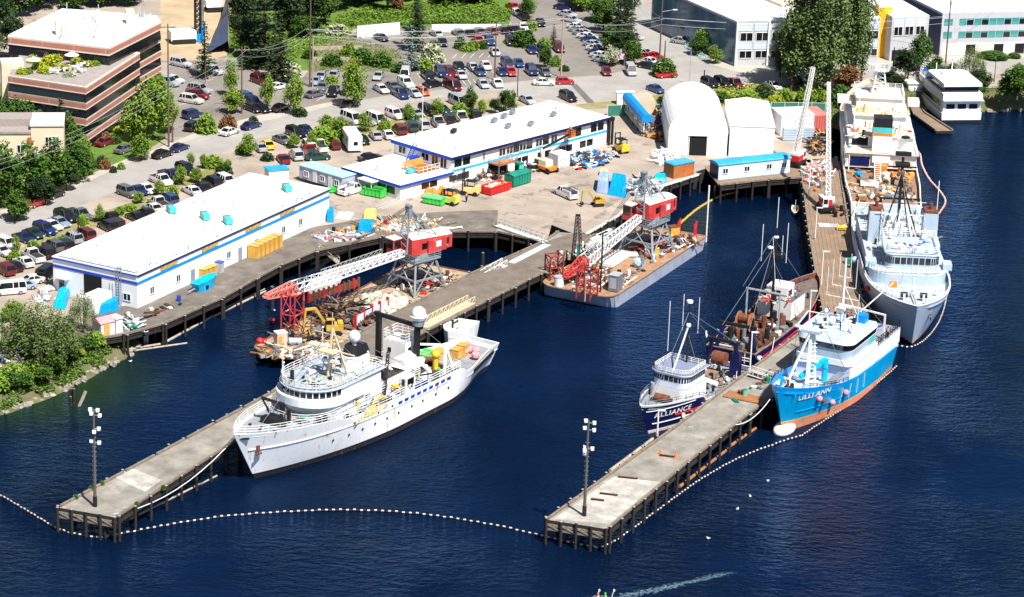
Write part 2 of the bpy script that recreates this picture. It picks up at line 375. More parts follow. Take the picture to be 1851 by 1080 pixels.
line(mb, (679, 374), (716, 361), .15); line(mb, (690, 378), (730, 366), .15)
for k in range(16): line(mb, (300+k*60-2, 262-k*8), (318+k*60, 259-k*8), .1, 3.02)
struct(mb.build('road_markings'))
sheet('asphalt_patch', [(1030, 152), (1042, 152), (1075, 186), (1062, 187)], mat('asphalt_patch', (.13, .125, .12), .95), dz=.018)

# ================================================================ timber decks on piles
PLANK = mat('plank_deck', (.18, .15, .12), .9, var=.28, scale=.5, bump=.3, stripes=((0, 3.0, 0), (.07, .06, .05), .16), detail=8)
DECKC = mat('worn_pier_deck', (.245, .225, .195), .92, var=.38, scale=.35, streak=((.36, .34, .31), .58, 1, .25), detail=10)
DECKB = mat('brown_pier_deck', (.24, .165, .11), .92, var=.25, scale=.4, stripes=((0, 1.6, 0), (.13, .1, .07), .12), detail=9)
WHARFM = mat('tarred_wharf_deck', (.15, .13, .11), .92, var=.45, scale=.3, detail=10, streak=((.26, .22, .17), .6, 1, .3))
def offset_in(a, b_, d):
    t = (b_-a).normalized(); return Vector((-t.y, t.x, 0))*d
def deck(name, label, cat, left, right, m, h=3.0, pile_sp=3.2, piles=True, seed=1, sides='LR', rz=None, cap=WOOD, th=.45, endpiles=True):
    """left/right: pixel chains at deck height with equal counts, first = outer end."""
    rnd = random.Random(seed)
    Lp = [at(x, y, h) for x, y in left]; Rp = [at(x, y, h) for x, y in right]
    o0 = (Lp[0]+Rp[0])/2; o0.z = 0
    rzz = ang((Lp[0]+Rp[0])/2, (Lp[1]+Rp[1])/2)
    root = thing(name, label, cat, o0, rzz)
    T = Matrix.Rotation(-rzz, 3, 'Z')
    Lp = [T @ (p-o0) for p in Lp]; Rp = [T @ (p-o0) for p in Rp]
    mb = MB(); n_ = len(Lp)
    for i in range(n_-1):
        q = [Lp[i], Rp[i], Rp[i+1], Lp[i+1]]
        lo_ = [(p.x, p.y, h-th) for p in q]; hi = [(p.x, p.y, h) for p in q]
        mb.add(hi, [(0, 1, 2, 3)], m)
        mb.add(lo_+hi, [(3, 2, 1, 0), (1, 2, 6, 5), (3, 0, 4, 7)], WOODD)
        if i == 0: mb.add(lo_+hi, [(0, 1, 5, 4)], WOODD)
    mb.build('deck', root)
    for nm, ch in (('L', Lp), ('R', Rp)):
        if nm not in sides: continue
        mb = MB()
        for a, b_ in zip(ch, ch[1:]):
            inn = Vector((0, 0, 0))
            k = max(1, int((b_-a).length/6))
            for i in range(k):
                p = a.lerp(b_, i/k+.006); q = a.lerp(b_, (i+1)/k-.006)
                mb.beam(p+Vector((0, 0, .14)), q+Vector((0, 0, .14)), .3, cap, .28)
        mb.build('kerb_timber', root)
        mb = MB()
        for a, b_ in zip(ch, ch[1:]): mb.beam(a+Vector((0, 0, -.75)), b_+Vector((0, 0, -.75)), .25, WOODD, .3)
        mb.build('stringer', root)
    if piles:
        pm = MB().cyl((0, 0, -2), (0, 0, 3.35), .2, WOODD, .17, 8); pm.cyl((0, 0, 3.35), (0, 0, 3.40), .17, CONC, .17, 8)
        src = pm.build('pile', root); used = False
        inner = MB().cyl((0, 0, -2), (0, 0, h-.5), .19, WOODD, .17, 7).build('inner_pile', root); iu = False
        cnt = 0
        for nm, ch in (('L', Lp), ('R', Rp)):
            if nm not in sides: continue
            s_ = 1 if nm == 'L' else -1
            for a, b_ in zip(ch, ch[1:]):
                L = (b_-a).length; k = int(L/pile_sp)
                for i in range(k+1):
                    if cnt > 90: break
                    cnt += 1
                    p = a.lerp(b_, (i+.05)/max(1, k+.1)); off = offset_in(a, b_, .33*s_)
                    l2 = Vector((p.x+off.x, p.y+off.y, rnd.uniform(-.35, .05)))
                    if not used: src.location = l2; used = True
                    else: c = src.copy(); COL.objects.link(c); c.location = l2
                    p2 = Vector((p.x-off.x*5, p.y-off.y*5, 0))
                    if not iu: inner.location = p2; iu = True
                    elif cnt % 2: c = inner.copy(); COL.objects.link(c); c.location = p2
        if endpiles:
            for i in range(5):
                p = Lp[0].lerp(Rp[0], i/4); c = src.copy(); COL.objects.link(c); c.location = (p.x-.35, p.y, rnd.uniform(-.2, .05))
                if i < 4:
                    q = Lp[0].lerp(Rp[0], (i+.15)/4); q2 = Lp[0].lerp(Rp[0], (i+.85)/4)
            mb = MB()
            for z in (-.6, -1.1): mb.beam(Lp[0]+Vector((-.1, 0, z)), Rp[0]+Vector((-.1, 0, z)), .15, WOOD, .3)
            for i in range(4):
                a = Lp[0].lerp(Rp[0], i/4); b_ = Lp[0].lerp(Rp[0], (i+1)/4)
                mb.beam(a+Vector((-.2, 0, -.5)), b_+Vector((-.2, 0, -1.2)), .1, WOOD, .15)
            mb.build('brace', root)
    return root
# the long pier, from its far tip past the white ship to the yard
pierA = deck('pier', 'long concrete topped finger pier behind the white ship, reaching the yard', 'pier',
     [(107, 918), (490, 712), (560, 655), (700, 575), (850, 497), (985, 437), (1010, 420)],
     [(210, 936), (430, 795), (640, 675), (770, 600), (880, 545), (1000, 485), (1075, 425)], DECKC, seed=3)
sheet_pl = [(560, 655), (700, 575), (850, 497), (985, 437), (1045, 420), (1075, 430), (1000, 485), (880, 545), (770, 600), (640, 675)]
mbp = MB(); pp = [at(x, y, 3.0) for x, y in sheet_pl]; c0 = pierA.location.copy(); T = Matrix.Rotation(-pierA.rotation_euler.z, 3, 'Z')
pq = [T @ (Vector((p.x, p.y, 3.03))-Vector((c0.x, c0.y, 0))) for p in pp]
mbp.prism([(p.x, p.y) for p in pq], 3.004, 3.05, PLANK); mbp.build('planking', pierA)
pierB = deck('pier', 'weathered finger pier with two orange cones, beside the small blue trawler', 'pier',
     [(990, 940), (1101, 860), (1215, 778), (1330, 690), (1430, 615), (1492, 568)],
     [(1098, 957), (1241, 838), (1353, 749), (1430, 697), (1520, 640), (1566, 590)], DECKC, seed=5)
pierC = deck('pier', 'brown timber pier running straight back beside the grey ship', 'pier',
     [(1490, 573), (1475, 495), (1463, 425), (1450, 322), (1447, 290)],
     [(1567, 596), (1550, 500), (1538, 440), (1518, 307), (1510, 285)], DECKB, seed=6, endpiles=False)
PATCH = mat('pale_worn_concrete', (.40, .38, .345), .9, var=.4, scale=.5, streak=((.33, .31, .28), .55, 1, .6), detail=9)
def patch(root, pts, m=PATCH):
    ps = [loc_(root, x, y, 3.0) for x, y in pts]; MB().prism([(p.x, p.y) for p in ps], 3.002, 3.02, m).build('deck_patch', root)
patch(pierB, [(1000, 939), (1110, 862), (1196, 872), (1104, 948)]); patch(pierA, [(205, 862), (235, 846), (292, 868), (262, 890)])
# curved wharf round the warehouse
wout = [(150, 618), (225, 606), (295, 587), (400, 541), (463, 505), (505, 482), (570, 455), (688, 430), (795, 420), (898, 420)]
win = [(150, 560), (240, 552), (300, 530), (400, 480), (470, 452), (505, 432), (560, 412), (680, 392), (800, 383), (900, 380)]
wharf = deck('wharf', 'curved dark timber wharf on piles in front of the long white warehouse', 'wharf', win, wout, WHARFM, h=3.03, sides='R', seed=8, endpiles=False, pile_sp=4.2)
w1 = deck('wharf', 'tan quay deck at the head of the long pier beside the metal gangway', 'wharf',
     [(900, 380), (1000, 395)], [(898, 420), (988, 440)], GROUND, h=3.03, sides='R', seed=11, endpiles=False, pile_sp=3)
# yard edge east of the pier
w2 = deck('wharf', 'short timber quay edge with white kerb behind the right barge', 'wharf',
     [(1045, 412), (1100, 375), (1160, 340), (1250, 305)], [(1060, 425), (1120, 390), (1191, 340), (1264, 317)], GROUND, h=3.03, sides='R', seed=9, endpiles=False, pile_sp=2.2, cap=WHITE2)
w3 = deck('trailer_platform', 'timber platform on piles carrying the long blue roofed office trailer', 'platform',
     [(1272, 300), (1340, 296), (1445, 290)], [(1300, 336), (1389, 326), (1452, 322)], DECKB, h=3.03, sides='R', seed=10, endpiles=False, pile_sp=3)
# ================================================================ buildings
def frame(F, Rr, Lc, h):
    """root location/heading from three roof corner pixels (front, right, left); returns loc, rz, length, depth"""
    f = at(*F, h); r = at(*Rr, h); l_ = at(*Lc, h)
    rz = ang(f, r); d = Vector((-math.sin(rz), math.cos(rz), 0))
    return Vector((f.x, f.y, 3.0)), rz, (r-f).length, (l_-f).dot(d)
def pane(root, name, p, q, s0, s1, z0, z1, m, t=.06, frame_=None):
    """a thin box on the wall p->q (local xy), outward = right of p->q"""
    p = Vector((*p[:2], 0)); q = Vector((*q[:2], 0)); d = (q-p).normalized(); o = Vector((d.y, -d.x, 0))
    c = p+d*(s0+s1)/2+o*t/2
    rz = math.atan2(d.y, d.x)
    ob = MB().box((0, 0, 0), (s1-s0, t, z1-z0), m).build(name, root, (c.x, c.y, (z0+z1)/2), rz)
    if frame_:
        f = MB(); W, H = s1-s0, z1-z0
        for x in (-W/2-.04, 0, W/2+.04): f.box((x, -.03-t/2+.03, 0), (.09, t+.05, H+.16), frame_)
        for z in (-H/2-.04, H/2+.04): f.box((0, -t/2, z), (W+.16, .07+t, .09), frame_)
        f.build('frame', ob)
    return ob
def winrow(root, p, q, starts, w_, z0, z1, m=None, fr=None, t=.06):
    src = None
    for s in starts:
        if src is None: src = pane(root, 'window', p, q, s, s+w_, z0, z1, m or GLASS, t, fr); s0 = s
        else:
            d = (Vector((*q[:2], 0))-Vector((*p[:2], 0))).normalized()
            dup(src, loc=src.location+d*(s-s0), rz=src.rotation_euler.z, parent=root)
SIGNG = mat('gold_sign', (.42, .27, .05), .6, var=.25, streak=((.75, .6, .3), .52, 1, 3.2))
WALLW = mat('white_metal_siding', (.80, .80, .80), .6, var=.04, stripes=((3, 3, 0), (.7, .7, .71), .08))
# ---- long white warehouse
loc0, rz0, WL, WD = frame((248, 498), (595, 342), (95, 465), 8.0)
wh = thing('warehouse', 'long low white warehouse with blue stripes and flat white roof behind the dark wharf', 'warehouse', loc0, rz0)
MB().bx(0, WL, 0, WD, 0, 4.97, WALLW).build('wall', wh)
mb = MB(); mb.bx(-.12, WL+.12, -.12, WD+.12, 4.973, 5.12, ROOFW)
mb.build('roof', wh)
mb = MB()
for z0, z1, m, t in ((4.78, 5.0, NAVY, .2), (3.55, 3.95, BLUE, .08)):
    mb.bx(-.05, WL+.05, -t, -.001, z0, z1, m); mb.bx(-t, -.001, 0, WD, z0, z1, DBLUE)
mb.build('stripe', wh)
pane(wh, 'loading_door', (0, WD), (0, 0), WD*.37, WD*.58, 0.1, 3.5, DARK, .05)
pane(wh, 'door_canopy', (0, WD), (0, 0), WD*.05, WD*.2, 2.2, 2.4, WHITE2, .9)
pane(wh, 'door', (0, WD), (0, 0), WD*.07, WD*.13, 0.1, 1.9, GLASS, .05)
pane(wh, 'window', (0, WD), (0, 0), WD*.84, WD*.92, .9, 1.9, GLASS, .05, WHITE)
winrow(wh, (0, 0), (WL, 0), [3, 9.5, 22.5, 30, 37.5, 42.3], .9, 1.3, 2.3, GLASS, WHITE)
winrow(wh, (0, 0), (WL, 0), [13.2, 25.6], 1.0, .1, 2.1, mat('grey_door', (.25, .28, .33), .6))
for s in (5.6, 16, 27.5, 37): pane(wh, 'sign', (0, 0), (WL, 0), s, s+4.2, 4.08, 4.62, SIGNG, .1)
mb = MB()
for s in (.4, .9): mb.beam((-.35, 2.2+s, .1), (-.35, 2.2+s, 5.9), .08, STEEL); mb.beam((-1.0, 2.2+s, 3), (-1.0, 2.2+s, 5.9), .06, STEEL)
for k in range(14): mb.beam((-.35, 2.6, .4+k*.4), (-.35, 3.1, .4+k*.4), .05, STEEL)
mb.build('ladder', wh)
mb = MB(); mb.beam((0, .3, 5.3), (0, WD-1, 5.3), .1, STEEL); mb.beam((.6, .3, 5.3), (.6, WD-1, 5.3), .08, STEEL)
for k in range(8): mb.beam((.3, .3+k*1.6, 5.1), (.3, .3+k*1.6, 5.35), .08, STEEL)
mb.build('roof_conduit', wh)
mb = MB()
for k in range(30):
    x, y = random.uniform(1, WL-1), random.choice((random.uniform(.3, 1.2), random.uniform(.3, WD-1)))
    mb.cyl((x, y, 5.1), (x, y, 5.35), random.uniform(.08, .16), STEEL, n=6)
mb.build('roof_vent', wh)
def hvac(px, py, h, label, m, rz, cat='roof fan', sc=1., group='turquoise fans on the warehouse roof'):
    p = at(px, py, h); t = thing('roof_unit', label, cat, p, rz, group)
    MB().bx(-1*sc, .5*sc, -.5*sc, .5*sc, .2, 1.0*sc, m).build('casing', t)
    mb = MB(); mb.bx(.5*sc, 1.0*sc, -.55*sc, .55*sc, .15, 1.1*sc, STEEL)
    mb.cyl((1.0*sc, 0, .6*sc), (1.06*sc, 0, .6*sc), .42*sc, BLACK, n=10); mb.build('fan', t)
    mb = MB()
    for x in (-.9, .9):
        for y in (-.4, .4): mb.beam((x*sc, y*sc, 0), (x*sc, y*sc, .3), .08, STEEL)
    mb.build('feet', t)
for i, (x, y) in enumerate([(310, 385), (371, 397), (412, 405), (519, 346)]):
    hvac(x, y, 8.1, ['leftmost turquoise fan box on the warehouse roof', 'turquoise fan box on the warehouse roof, second from the left',
         'turquoise fan box on the warehouse roof, third from the left', 'turquoise fan box at the right end of the warehouse roof'][i], AQUA, rz0+.9)
# ---- office building
loc1, rz1, OL, OD = frame((817, 284), (1098, 212), (720, 251), 8.0)
of = thing('office_building', 'two storey white office with blue roof edges and a one storey wing', 'office building', loc1, rz1)
MB().bx(0, OL, 0, OD, 0, 4.95, WALLW).build('wall', of)
mb = MB(); mb.bx(-.5, OL+.4, -.5, OD+.3, 4.95, 5.1, ROOFW); mb.build('roof', of)
mb = MB(); mb.bx(-.56, OL+.4, -.56, -.5, 4.62, 5.08, NAVY); mb.bx(-.56, -.5, -.5, OD+.3, 4.5, 5.08, DBLUE)
mb.bx(-.05, OL, -.06, -.001, 2.35, 2.7, mat('light_blue_paint', (.02, .42, .75), .5)); mb.build('trim', of)
winrow(of, (0, 0), (OL, 0), [.6, 2.6], 1.7, 3.1, 4.4, GLASS)
winrow(of, (0, 0), (OL, 0), [7.2], .6, 3.1, 4.3, GLASS, WHITE)
winrow(of, (0, 0), (OL, 0), [11.2, 13.0, 16.2, 20.2, 24.0], 1.5, 3.0, 4.35, GLASS, WHITE)
winrow(of, (0, 0), (OL, 0), [14.7, 17.9, 22.0, 28.5, 30.2, 34.2, 36.0], 1.5, 3.0, 4.4, GLASS)
winrow(of, (0, 0), (OL, 0), [2.6, 15.2, 16.9, 20.8, 22.6, 26.3, 28.0, 31.5, 33.3], 1.5, .7, 1.85, GLASS)
winrow(of, (0, 0), (OL, 0), [7.2], .5, .7, 1.8, GLASS, WHITE)
winrow(of, (0, OD), (0, 0), [1.2, 6.6], 1.6, 3.1, 4.3, GLASS, WHITE)
winrow(of, (0, OD), (0, 0), [9, 11], 1.4, 2.75, 4.4, GLASS, WHITE)
pane(of, 'door', (0, 0), (OL, 0), 10, 11, .1, 2.1, DARK)
# porch with orange deck on the front
mb = MB(); mb.bx(8.6, 13.2, -2.6, -.08, 2.3, 2.42, WOODB)
for x in (8.7, 13.1): mb.beam((x, -2.5, 0), (x, -2.5, 2.4), .12, STEEL)
mb.bx(9.6, 12.4, -2.2, -1.5, 2.42, 2.75, ORANGE); mb.rail([(8.7, -.2, 2.4), (8.7, -2.5, 2.4), (13.1, -2.5, 2.4), (13.1, -.2, 2.4)], .9, GALV, 1.4)
mb.bx(8.9, 13, -.25, -.07, .1, 2.2, DARK); mb.build('porch', of)
# wing
wF = loc_(of, 715.5, 332, 5.6); wL = loc_(of, 623, 302, 5.6)
x0w = wF.x; y0w = -.25; y1w = max(wL.y, OD*.8)
mb = MB(); mb.bx(x0w, -.03, y0w, y1w, 0, 2.5, WALLW); mb.build('wing_wall', of)
mb = MB(); mb.bx(x0w-.3, -.03, y0w-.3, y1w+.2, 2.5, 2.64, ROOFW)
mb.build('wing_roof', of)
mb = MB(); mb.bx(x0w-.36, -.03, y0w-.36, y0w-.3, 2.2, 2.63, DBLUE); mb.bx(x0w-.36, x0w-.3, y0w-.3, y1w+.2, 2.15, 2.63, DBLUE); mb.build('wing_trim', of)
winrow(of, (x0w, y0w), (0, y0w), [4.8, 6.7, 11.2, 13.1], 1.7, .9, 1.9, GLASS)
winrow(of, (x0w, y1w), (x0w, y0w), [y1w-y0w-5.2, y1w-y0w-3.1], 1.8, .7, 1.9, GLASS)
mb = MB(); mb.bx(x0w-1.9, x0w-.38, y1w-8.6, y1w-5.2, 2.15, 2.28, WHITE)
for y in (y1w-8.4, y1w-5.4): mb.beam((x0w-1.8, y, 0), (x0w-1.8, y, 2.15), .1, WHITE)
mb.build('porch_canopy', of)
# roof terrace of brown boards with planters
mb = MB(); mb.bx(-5.6, -.8, 2.0, 5.6, 2.64, 2.8, WOODB); mb.rail([(-5.6, 2.0, 2.7), (-.8, 2.0, 2.7)], 1.0, WHITE2, 1.0, rows=2)
mb.rail([(-5.6, 5.6, 2.7), (-5.6, 2.0, 2.7)], 1.0, WHITE2, 1.0, rows=2)
for k in range(8): mb.bx(-5.2+k*.55, -4.95+k*.55, 3.8, 5.4, 2.8, 2.95, ORANGE)
mb.bx(-5.6, -1, 5.65, 5.75, 2.64, 3.9, WOODO); mb.build('roof_terrace', of)
mb = MB()
for dy in (0, .8): mb.beam((-2.2, OD-5-dy, 2.7), (-.4, OD-5-dy, 5.6), .12, DBLUE)
for k in range(10): t = k/10; mb.beam((-2.2+1.8*t, OD-5.8, 2.7+2.9*t), (-2.2+1.8*t, OD-5, 2.7+2.9*t), .08, DBLUE)
mb.bx(-2.3, -.8, OD-6.8, OD-5.9, 2.64, 3.9, DBLUE)
mb.build('roof_ladder', of)
mb = MB()
for k in range(70):
    x, y = random.uniform(0, OL), random.uniform(0, OD); r = random.uniform(.04, .1)
    mb.cyl((x, y, 5.1), (x, y, 5.1+random.uniform(.1, .5)), r, STEEL, n=5)
for k in range(10):
    x, y = random.uniform(x0w+1, -6), random.uniform(1, y1w-1); mb.cyl((x, y, 2.64), (x, y, 3.1), .06, REDF, n=5)
mb.bx(-9.5, -7.8, 7.2, 8.2, 2.64, 3.7, WHITE2)
mb.build('roof_vent', of)
# black columns at the right end
mb = MB()
for x in (OL+.1, OL+.9):
    for y in (-.5, .6): mb.cyl((x, y, 0), (x, y, 4.9), .22, BLACK)
mb.bx(OL-.2, OL+1.2, -.7, .9, 4.3, 4.93, BLACK)
mb.build('duct', of)
for i, (x, y) in enumerate([(893, 222), (911, 214), (918, 232), (926, 207), (959, 228), (1000, 211), (820, 241)]):
    hvac(x, y, 8.1, ['boxy grey air conditioner at the left of the cluster on the office roof', 'grey air conditioner behind the cluster on the office roof',
        'reddish grey air conditioner nearest the office roof edge', 'rearmost grey air conditioner in the cluster on the office roof',
        'lone air conditioner just right of the cluster on the office roof', 'rightmost air conditioner on the office roof',
        'small brown air conditioner alone at the left of the office roof'][i], STEEL if i != 6 else WOODD, rz1+.4, 'air conditioner', .72, 'air conditioners on the office roof')
hvac(742, 314, 5.65, 'turquoise cooler box on the roof of the office wing', AQUA, rz1, 'roof cooler', .8, None)

# ---- fabric tent and white hall
def tent():
    a = at(1207, 280, 3); b_ = at(1313, 283, 3); rz = ang(a, b_); W = (b_-a).length; D = 18; wall = 4.0; rise = 4.3
    t = thing('tent_building', 'tall white round roofed fabric tent with a dark square doorway', 'tent', Vector((a.x, a.y, 3)), rz)
    FAB = mat('tent_fabric', (.88, .88, .88), .55, var=.03)
    prof = [(0, 0), (0, wall*.5)]+[(W/2-W/2*math.cos(math.pi*k/16), wall+rise*math.sin(math.pi*k/16)) for k in range(17)]+[(W, wall*.5), (W, 0)]
    K = 24; vs = []; fs = []; n_ = len(prof)
    for j in range(K+1):
        bulge = .10*abs(math.sin(math.pi*j/2))
        for (x, z) in prof:
            cx, cz = W/2, wall*.6; dx, dz = x-cx, z-cz; L = math.hypot(dx, dz); f = 1+(bulge/L if z > 1 else 0)
            vs.append((cx+dx*f, D*j/K, cz+dz*f if z > 0 else 0))
    for j in range(K):
        for i in range(n_-1): fs.append((j*n_+i, (j+1)*n_+i, (j+1)*n_+i+1, j*n_+i+1))
    mb = MB(); mb.add(vs, fs, FAB, False)
    mb.build('fabric_roof', t)
    mb = MB()
    for y in (0, D):
        v = [(x, y+(.02 if y == 0 else -.02), z) for x, z in prof]; MB().add(v, [tuple(range(n_)) if y == 0 else tuple(reversed(range(n_)))], FAB).build('end_wall', t)
    mb = MB(); mb.bx(W*.36, W*.65, -.04, .6, 0, 3.55, DARK)
    mb.build('doorway', t)
    mb = MB(); mb.bx(W*.34, W*.67, -.3, -.05, 3.55, 3.75, WHITE2); mb.beam((W*.35, -.1, 0), (W*.35, -.1, 3.6), .12, WHITE2); mb.beam((W*.66, -.1, 0), (W*.66, -.1, 3.6), .12, WHITE2)
    mb.build('door_frame', t)
    mb = MB()
    for y in [D*k/12 for k in range(13)]:
        pts = [(W/2-(W/2+.12)*math.cos(math.pi*k/10), y, wall+(rise+.12)*math.sin(math.pi*k/10)) for k in range(11)]
        mb.tube(pts, .05, WHITE2, 5)
    mb.build('rib', t)
    return t
tent()
a = at(1317, 283, 3); b_ = at(1397, 286, 3); rz = ang(a, b_); W = (b_-a).length
t = thing('hall', 'plain white hall beside the round tent, behind the blue roofed trailer', 'hall', Vector((a.x, a.y, 3)), rz)
MB().bx(0, W, 0, 17, 0, 5.4, mat('bright_white_wall', (.88, .88, .87), .6, var=.03)).build('wall', t)
mb = MB(); mb.prism([(-.1, 5.4), (W+.1, 5.4), (W+.1, 5.55), (W/2, 6.2), (-.1, 5.55)], 0, 17.2, ROOFW)
o = mb.build('roof', t); o.rotation_euler = (R(90), 0, 0); o.location = (0, 17.1, 0)
mb = MB()
for k in range(5): mb.bx(W*k/5+.2, W*k/5+1.2, 17.3, 18.0, 4.2, 4.9, YEL)
mb.build('fence_panel', t)
# ---- trailers and sheds
def boxhouse(name, label, cat, F, Rr, dep, ht, wallm, roofm, h=3.05, wins=(), roof='flat', eave=.15, doors=(), lift=0, group=None, flip=False, trimm=None):
    a = at(*F, h); b_ = at(*Rr, h); rz = ang(a, b_); W = (b_-a).length
    t = thing(name, label, cat, Vector((a.x, a.y, h)), rz, group)
    MB().bx(0, W, 0, dep, lift, ht, wallm).build('wall', t)
    mb = MB()
    if roof == 'flat': mb.bx(-eave, W+eave, -eave, dep+eave, ht+.003, ht+.15, roofm)
    elif roof == 'curve':
        pr = [(-eave, 0)]+[(dep/2-(dep/2+eave)*math.cos(math.pi*k/8), .42*math.sin(math.pi*k/8)+.06) for k in range(9)]+[(dep+eave, 0)]
        vs = [(-eave, y, ht+z) for y, z in pr]+[(W+eave, y, ht+z) for y, z in pr]; n_ = len(pr)
        mb.add(vs, [(i, n_+i, n_+(i+1) % n_, (i+1) % n_) for i in range(n_)]+[tuple(reversed(range(n_))), tuple(range(n_, 2*n_))], roofm)
    else:
        e = eave; mb.add([(-e, -e, ht), (W+e, -e, ht), (W+e, dep+e, ht), (-e, dep+e, ht), (-e, dep/2, ht+dep*.28), (W+e, dep/2, ht+dep*.28)],
                         [(0, 1, 5, 4), (2, 3, 4, 5), (1, 2, 5), (3, 0, 4), (3, 2, 1, 0)], roofm)
    mb.build('roof', t)
    if wins: winrow(t, (0, 0), (W, 0), [W*x for x in wins], .9, ht*.42, ht*.75, GLASS, trimm or WHITE)
    for x in doors: pane(t, 'door', (0, 0), (W, 0), W*x, W*x+.9, lift+.05, lift+2.0, trimm or WHITE2, .08)
    return t, W
LTB = mat('pale_blue_siding', (.55, .68, .82), .6, var=.12, stripes=((2, 2, 0), (.45, .57, .72), .1))
LAVSHADE = mat('shade_lavender_siding', (.38, .41, .56), .6, var=.08, stripes=((2, 2, 0), (.3, .33, .46), .1))  # lavender carries the shade on the trailer's left-facing walls in its colour
BLR = mat('blue_metal_roof', (.03, .33, .62), .45, var=.2, streak=((.2, .5, .7), .6, 1, 1))
t, W = boxhouse('office_trailer', 'long pale blue office trailer with curved blue roof on the timber platform', 'office trailer',
     (1298, 326), (1427, 312), 3.0, 2.5, LTB, BLR, wins=(.06, .36, .67, .88), roof='curve')
mb = MB(); mb.bx(-.03, -.001, .1, 2.9, .05, 2.4, NAVY); mb.build('end_panel', t)
mb = MB(); mb.bx(-.1, W+.1, -.6, -.1, -.1, .02, WOOD); mb.rail([(0, -.55, 0), (W, -.55, 0)], .9, STEEL, 2) if 0 else None; mb.build('walkway', t)
t, W = boxhouse('office_trailer', 'shade lavender and light blue office trailer standing left of the office wing', 'office trailer',
     (541, 327), (618, 350), 3.0, 2.6, LAVSHADE, mat('pale_blue_roof', (.35, .62, .72), .5, var=.1), wins=(.12, .5, .83), doors=(.32, .68), lift=.5)
t, W = boxhouse('shed', 'orange brown timber shed with a blue strip roof by the quay edge', 'shed', (1217, 324), (1254, 317), 2.6, 2.3, mat('orange_brown_boards', (.42, .13, .035), .8, var=.25, stripes=((3, 3, 0), (.25, .08, .02), .12)), BLR, roof='flat', eave=.1)
t, W = boxhouse('shed', 'small white shed with pink roof at the left end of the wharf', 'shed', (183, 610), (208, 604), 2.2, 1.9, mat('pinkish_boards', (.75, .62, .6), .7, var=.15), PINK, doors=(.2,), roof='gable', trimm=WOODO)
t, W = boxhouse('shed', 'narrow white shed standing right beside the pink roofed shed', 'shed', (210, 604), (222, 601), 1.6, 2.1, WHITE2, WHITE2)
t, W = boxhouse('shipping_container', 'white storage container with rusty roof below the warehouse loading door', 'container', (167, 572), (203, 556), 2.4, 2.3, WHITE2, mat('container_roof', (.75, .72, .66), .7, streak=((.2, .12, .07), .62, 1, 2)), eave=0)
t, W = boxhouse('shipping_container', 'white container with graffiti beside the blue drums in front of the office', 'container', (1008, 305), (1030, 300), 2.3, 2.2, mat('graffiti_wall', (.6, .6, .62), .7, var=.3, scale=2, streak=((.05, .04, .05), .55, 1, 2)), WHITE2, eave=0)
t, W = boxhouse('shed', 'low pale blue roofed shed behind the far end of the warehouse', 'shed', (486, 331), (522, 328), 2.4, 2.0, WHITE2, BLR)
t, W = boxhouse('shipping_container', 'long white container building left of the tall crane mast near the grey pier', 'container', (1410, 246), (1470, 244), 5.5, 3.6, mat('corrugated_white', (.7, .7, .72), .6, stripes=((1.5, 1.5, 0), (.35, .36, .4), .14)), WHITE2, eave=.05)
t, W = boxhouse('shipping_container', 'red container behind the long white container near the grey pier', 'container', (1470, 238), (1496, 237), 6, 2.8, mat('red_container', (.5, .12, .1), .6, stripes=((2, 2, 0), (.3, .06, .05), .2)), REDF, eave=0)
t, W = boxhouse('shipping_container', 'pale blue grey stack of container panels in front of the white container', 'container', (1413, 246.5), (1468, 245.5), .9, 2.2, mat('blue_grey_panels', (.38, .47, .56), .6, stripes=((0, 0, 2.2), (.15, .2, .28), .14)), LTB, eave=0, h=3.06)
t.location += Vector((0, -3.0, 0))
# ---- brick office block
def bandstack(root, poly, z0, nfl, fh, topband=True):
    BR = mat('red_brick_band', (.42, .17, .12), .85, var=.12, stripes=((.25, .25, 0), (.52, .3, .25), .03))
    CR = mat('cream_band', (.72, .62, .54), .8, var=.08)
    for k in range(nfl):
        z = z0+k*fh
        gl = MB().prism(poly, z, z+fh*.54, GLASS, scale=.985).build('window', root)
        mb = MB(); mb.prism(poly, z+fh*.54, z+fh*.62, CR, scale=1.); mb.prism(poly, z+fh*.62, z+fh*.9, BR); mb.prism(poly, z+fh*.9, z+fh, CR, scale=1.003)
        mb.build('wall_band', root)
A = at(155, 158, 14); br_ = thing('office_block', 'five storey banded brick office block with dark ribbon windows and planted roof terrace', 'office block', Vector((A.x, A.y, 3)), 0)
def lp(x, y, h): v = at(x, y, h)-br_.location; return (v.x, v.y)
Bc = Vector(lp(253, 95, 14)); Lc = Vector(lp(14, 137, 14)); Rc_ = Vector(lp(291, 64, 14)); Bk = Rc_ + (Lc-Vector((0, 0)))*1.0
nrm = (Lc.normalized())
C1 = Bc+nrm*.0
poly2 = [(0, 0), tuple(Bc), tuple(Bc+nrm*1.6), tuple(Rc_), tuple(Rc_+Lc*.95), tuple(Lc)]
bandstack(br_, poly2, 0, 4, 2.75)
tp = [lp(x, y, 17.3) for x, y in [(14, 65), (197, 86), (291, 39), (285, 31), (112, 17)]]
bandstack(br_, tp, 11.03, 1, 3.2)
MB().prism(tp, 14.24, 14.5, mat('parapet', (.66, .62, .58), .8), ROOFW, .99).build('roof', br_)
mb = MB(); mb.prism([lp(x, y, 14.05) for x, y in [(16, 136), (154, 156), (246, 98), (190, 85), (40, 90)]], 11.01, 11.06, mat('terrace_deck', (.3, .27, .25), .9))
mb.build('terrace_floor', br_)
q = lp(22, 160, 12); mb = MB(); a_ = at(5, 108, 15)-br_.location; mb.box((a_.x+1.6, a_.y-.2, 6.0), (3.8, 4.4, 11.8), mat('cream_render', (.72, .58, .45), .85), .25)
mb.build('stair_tower', br_)
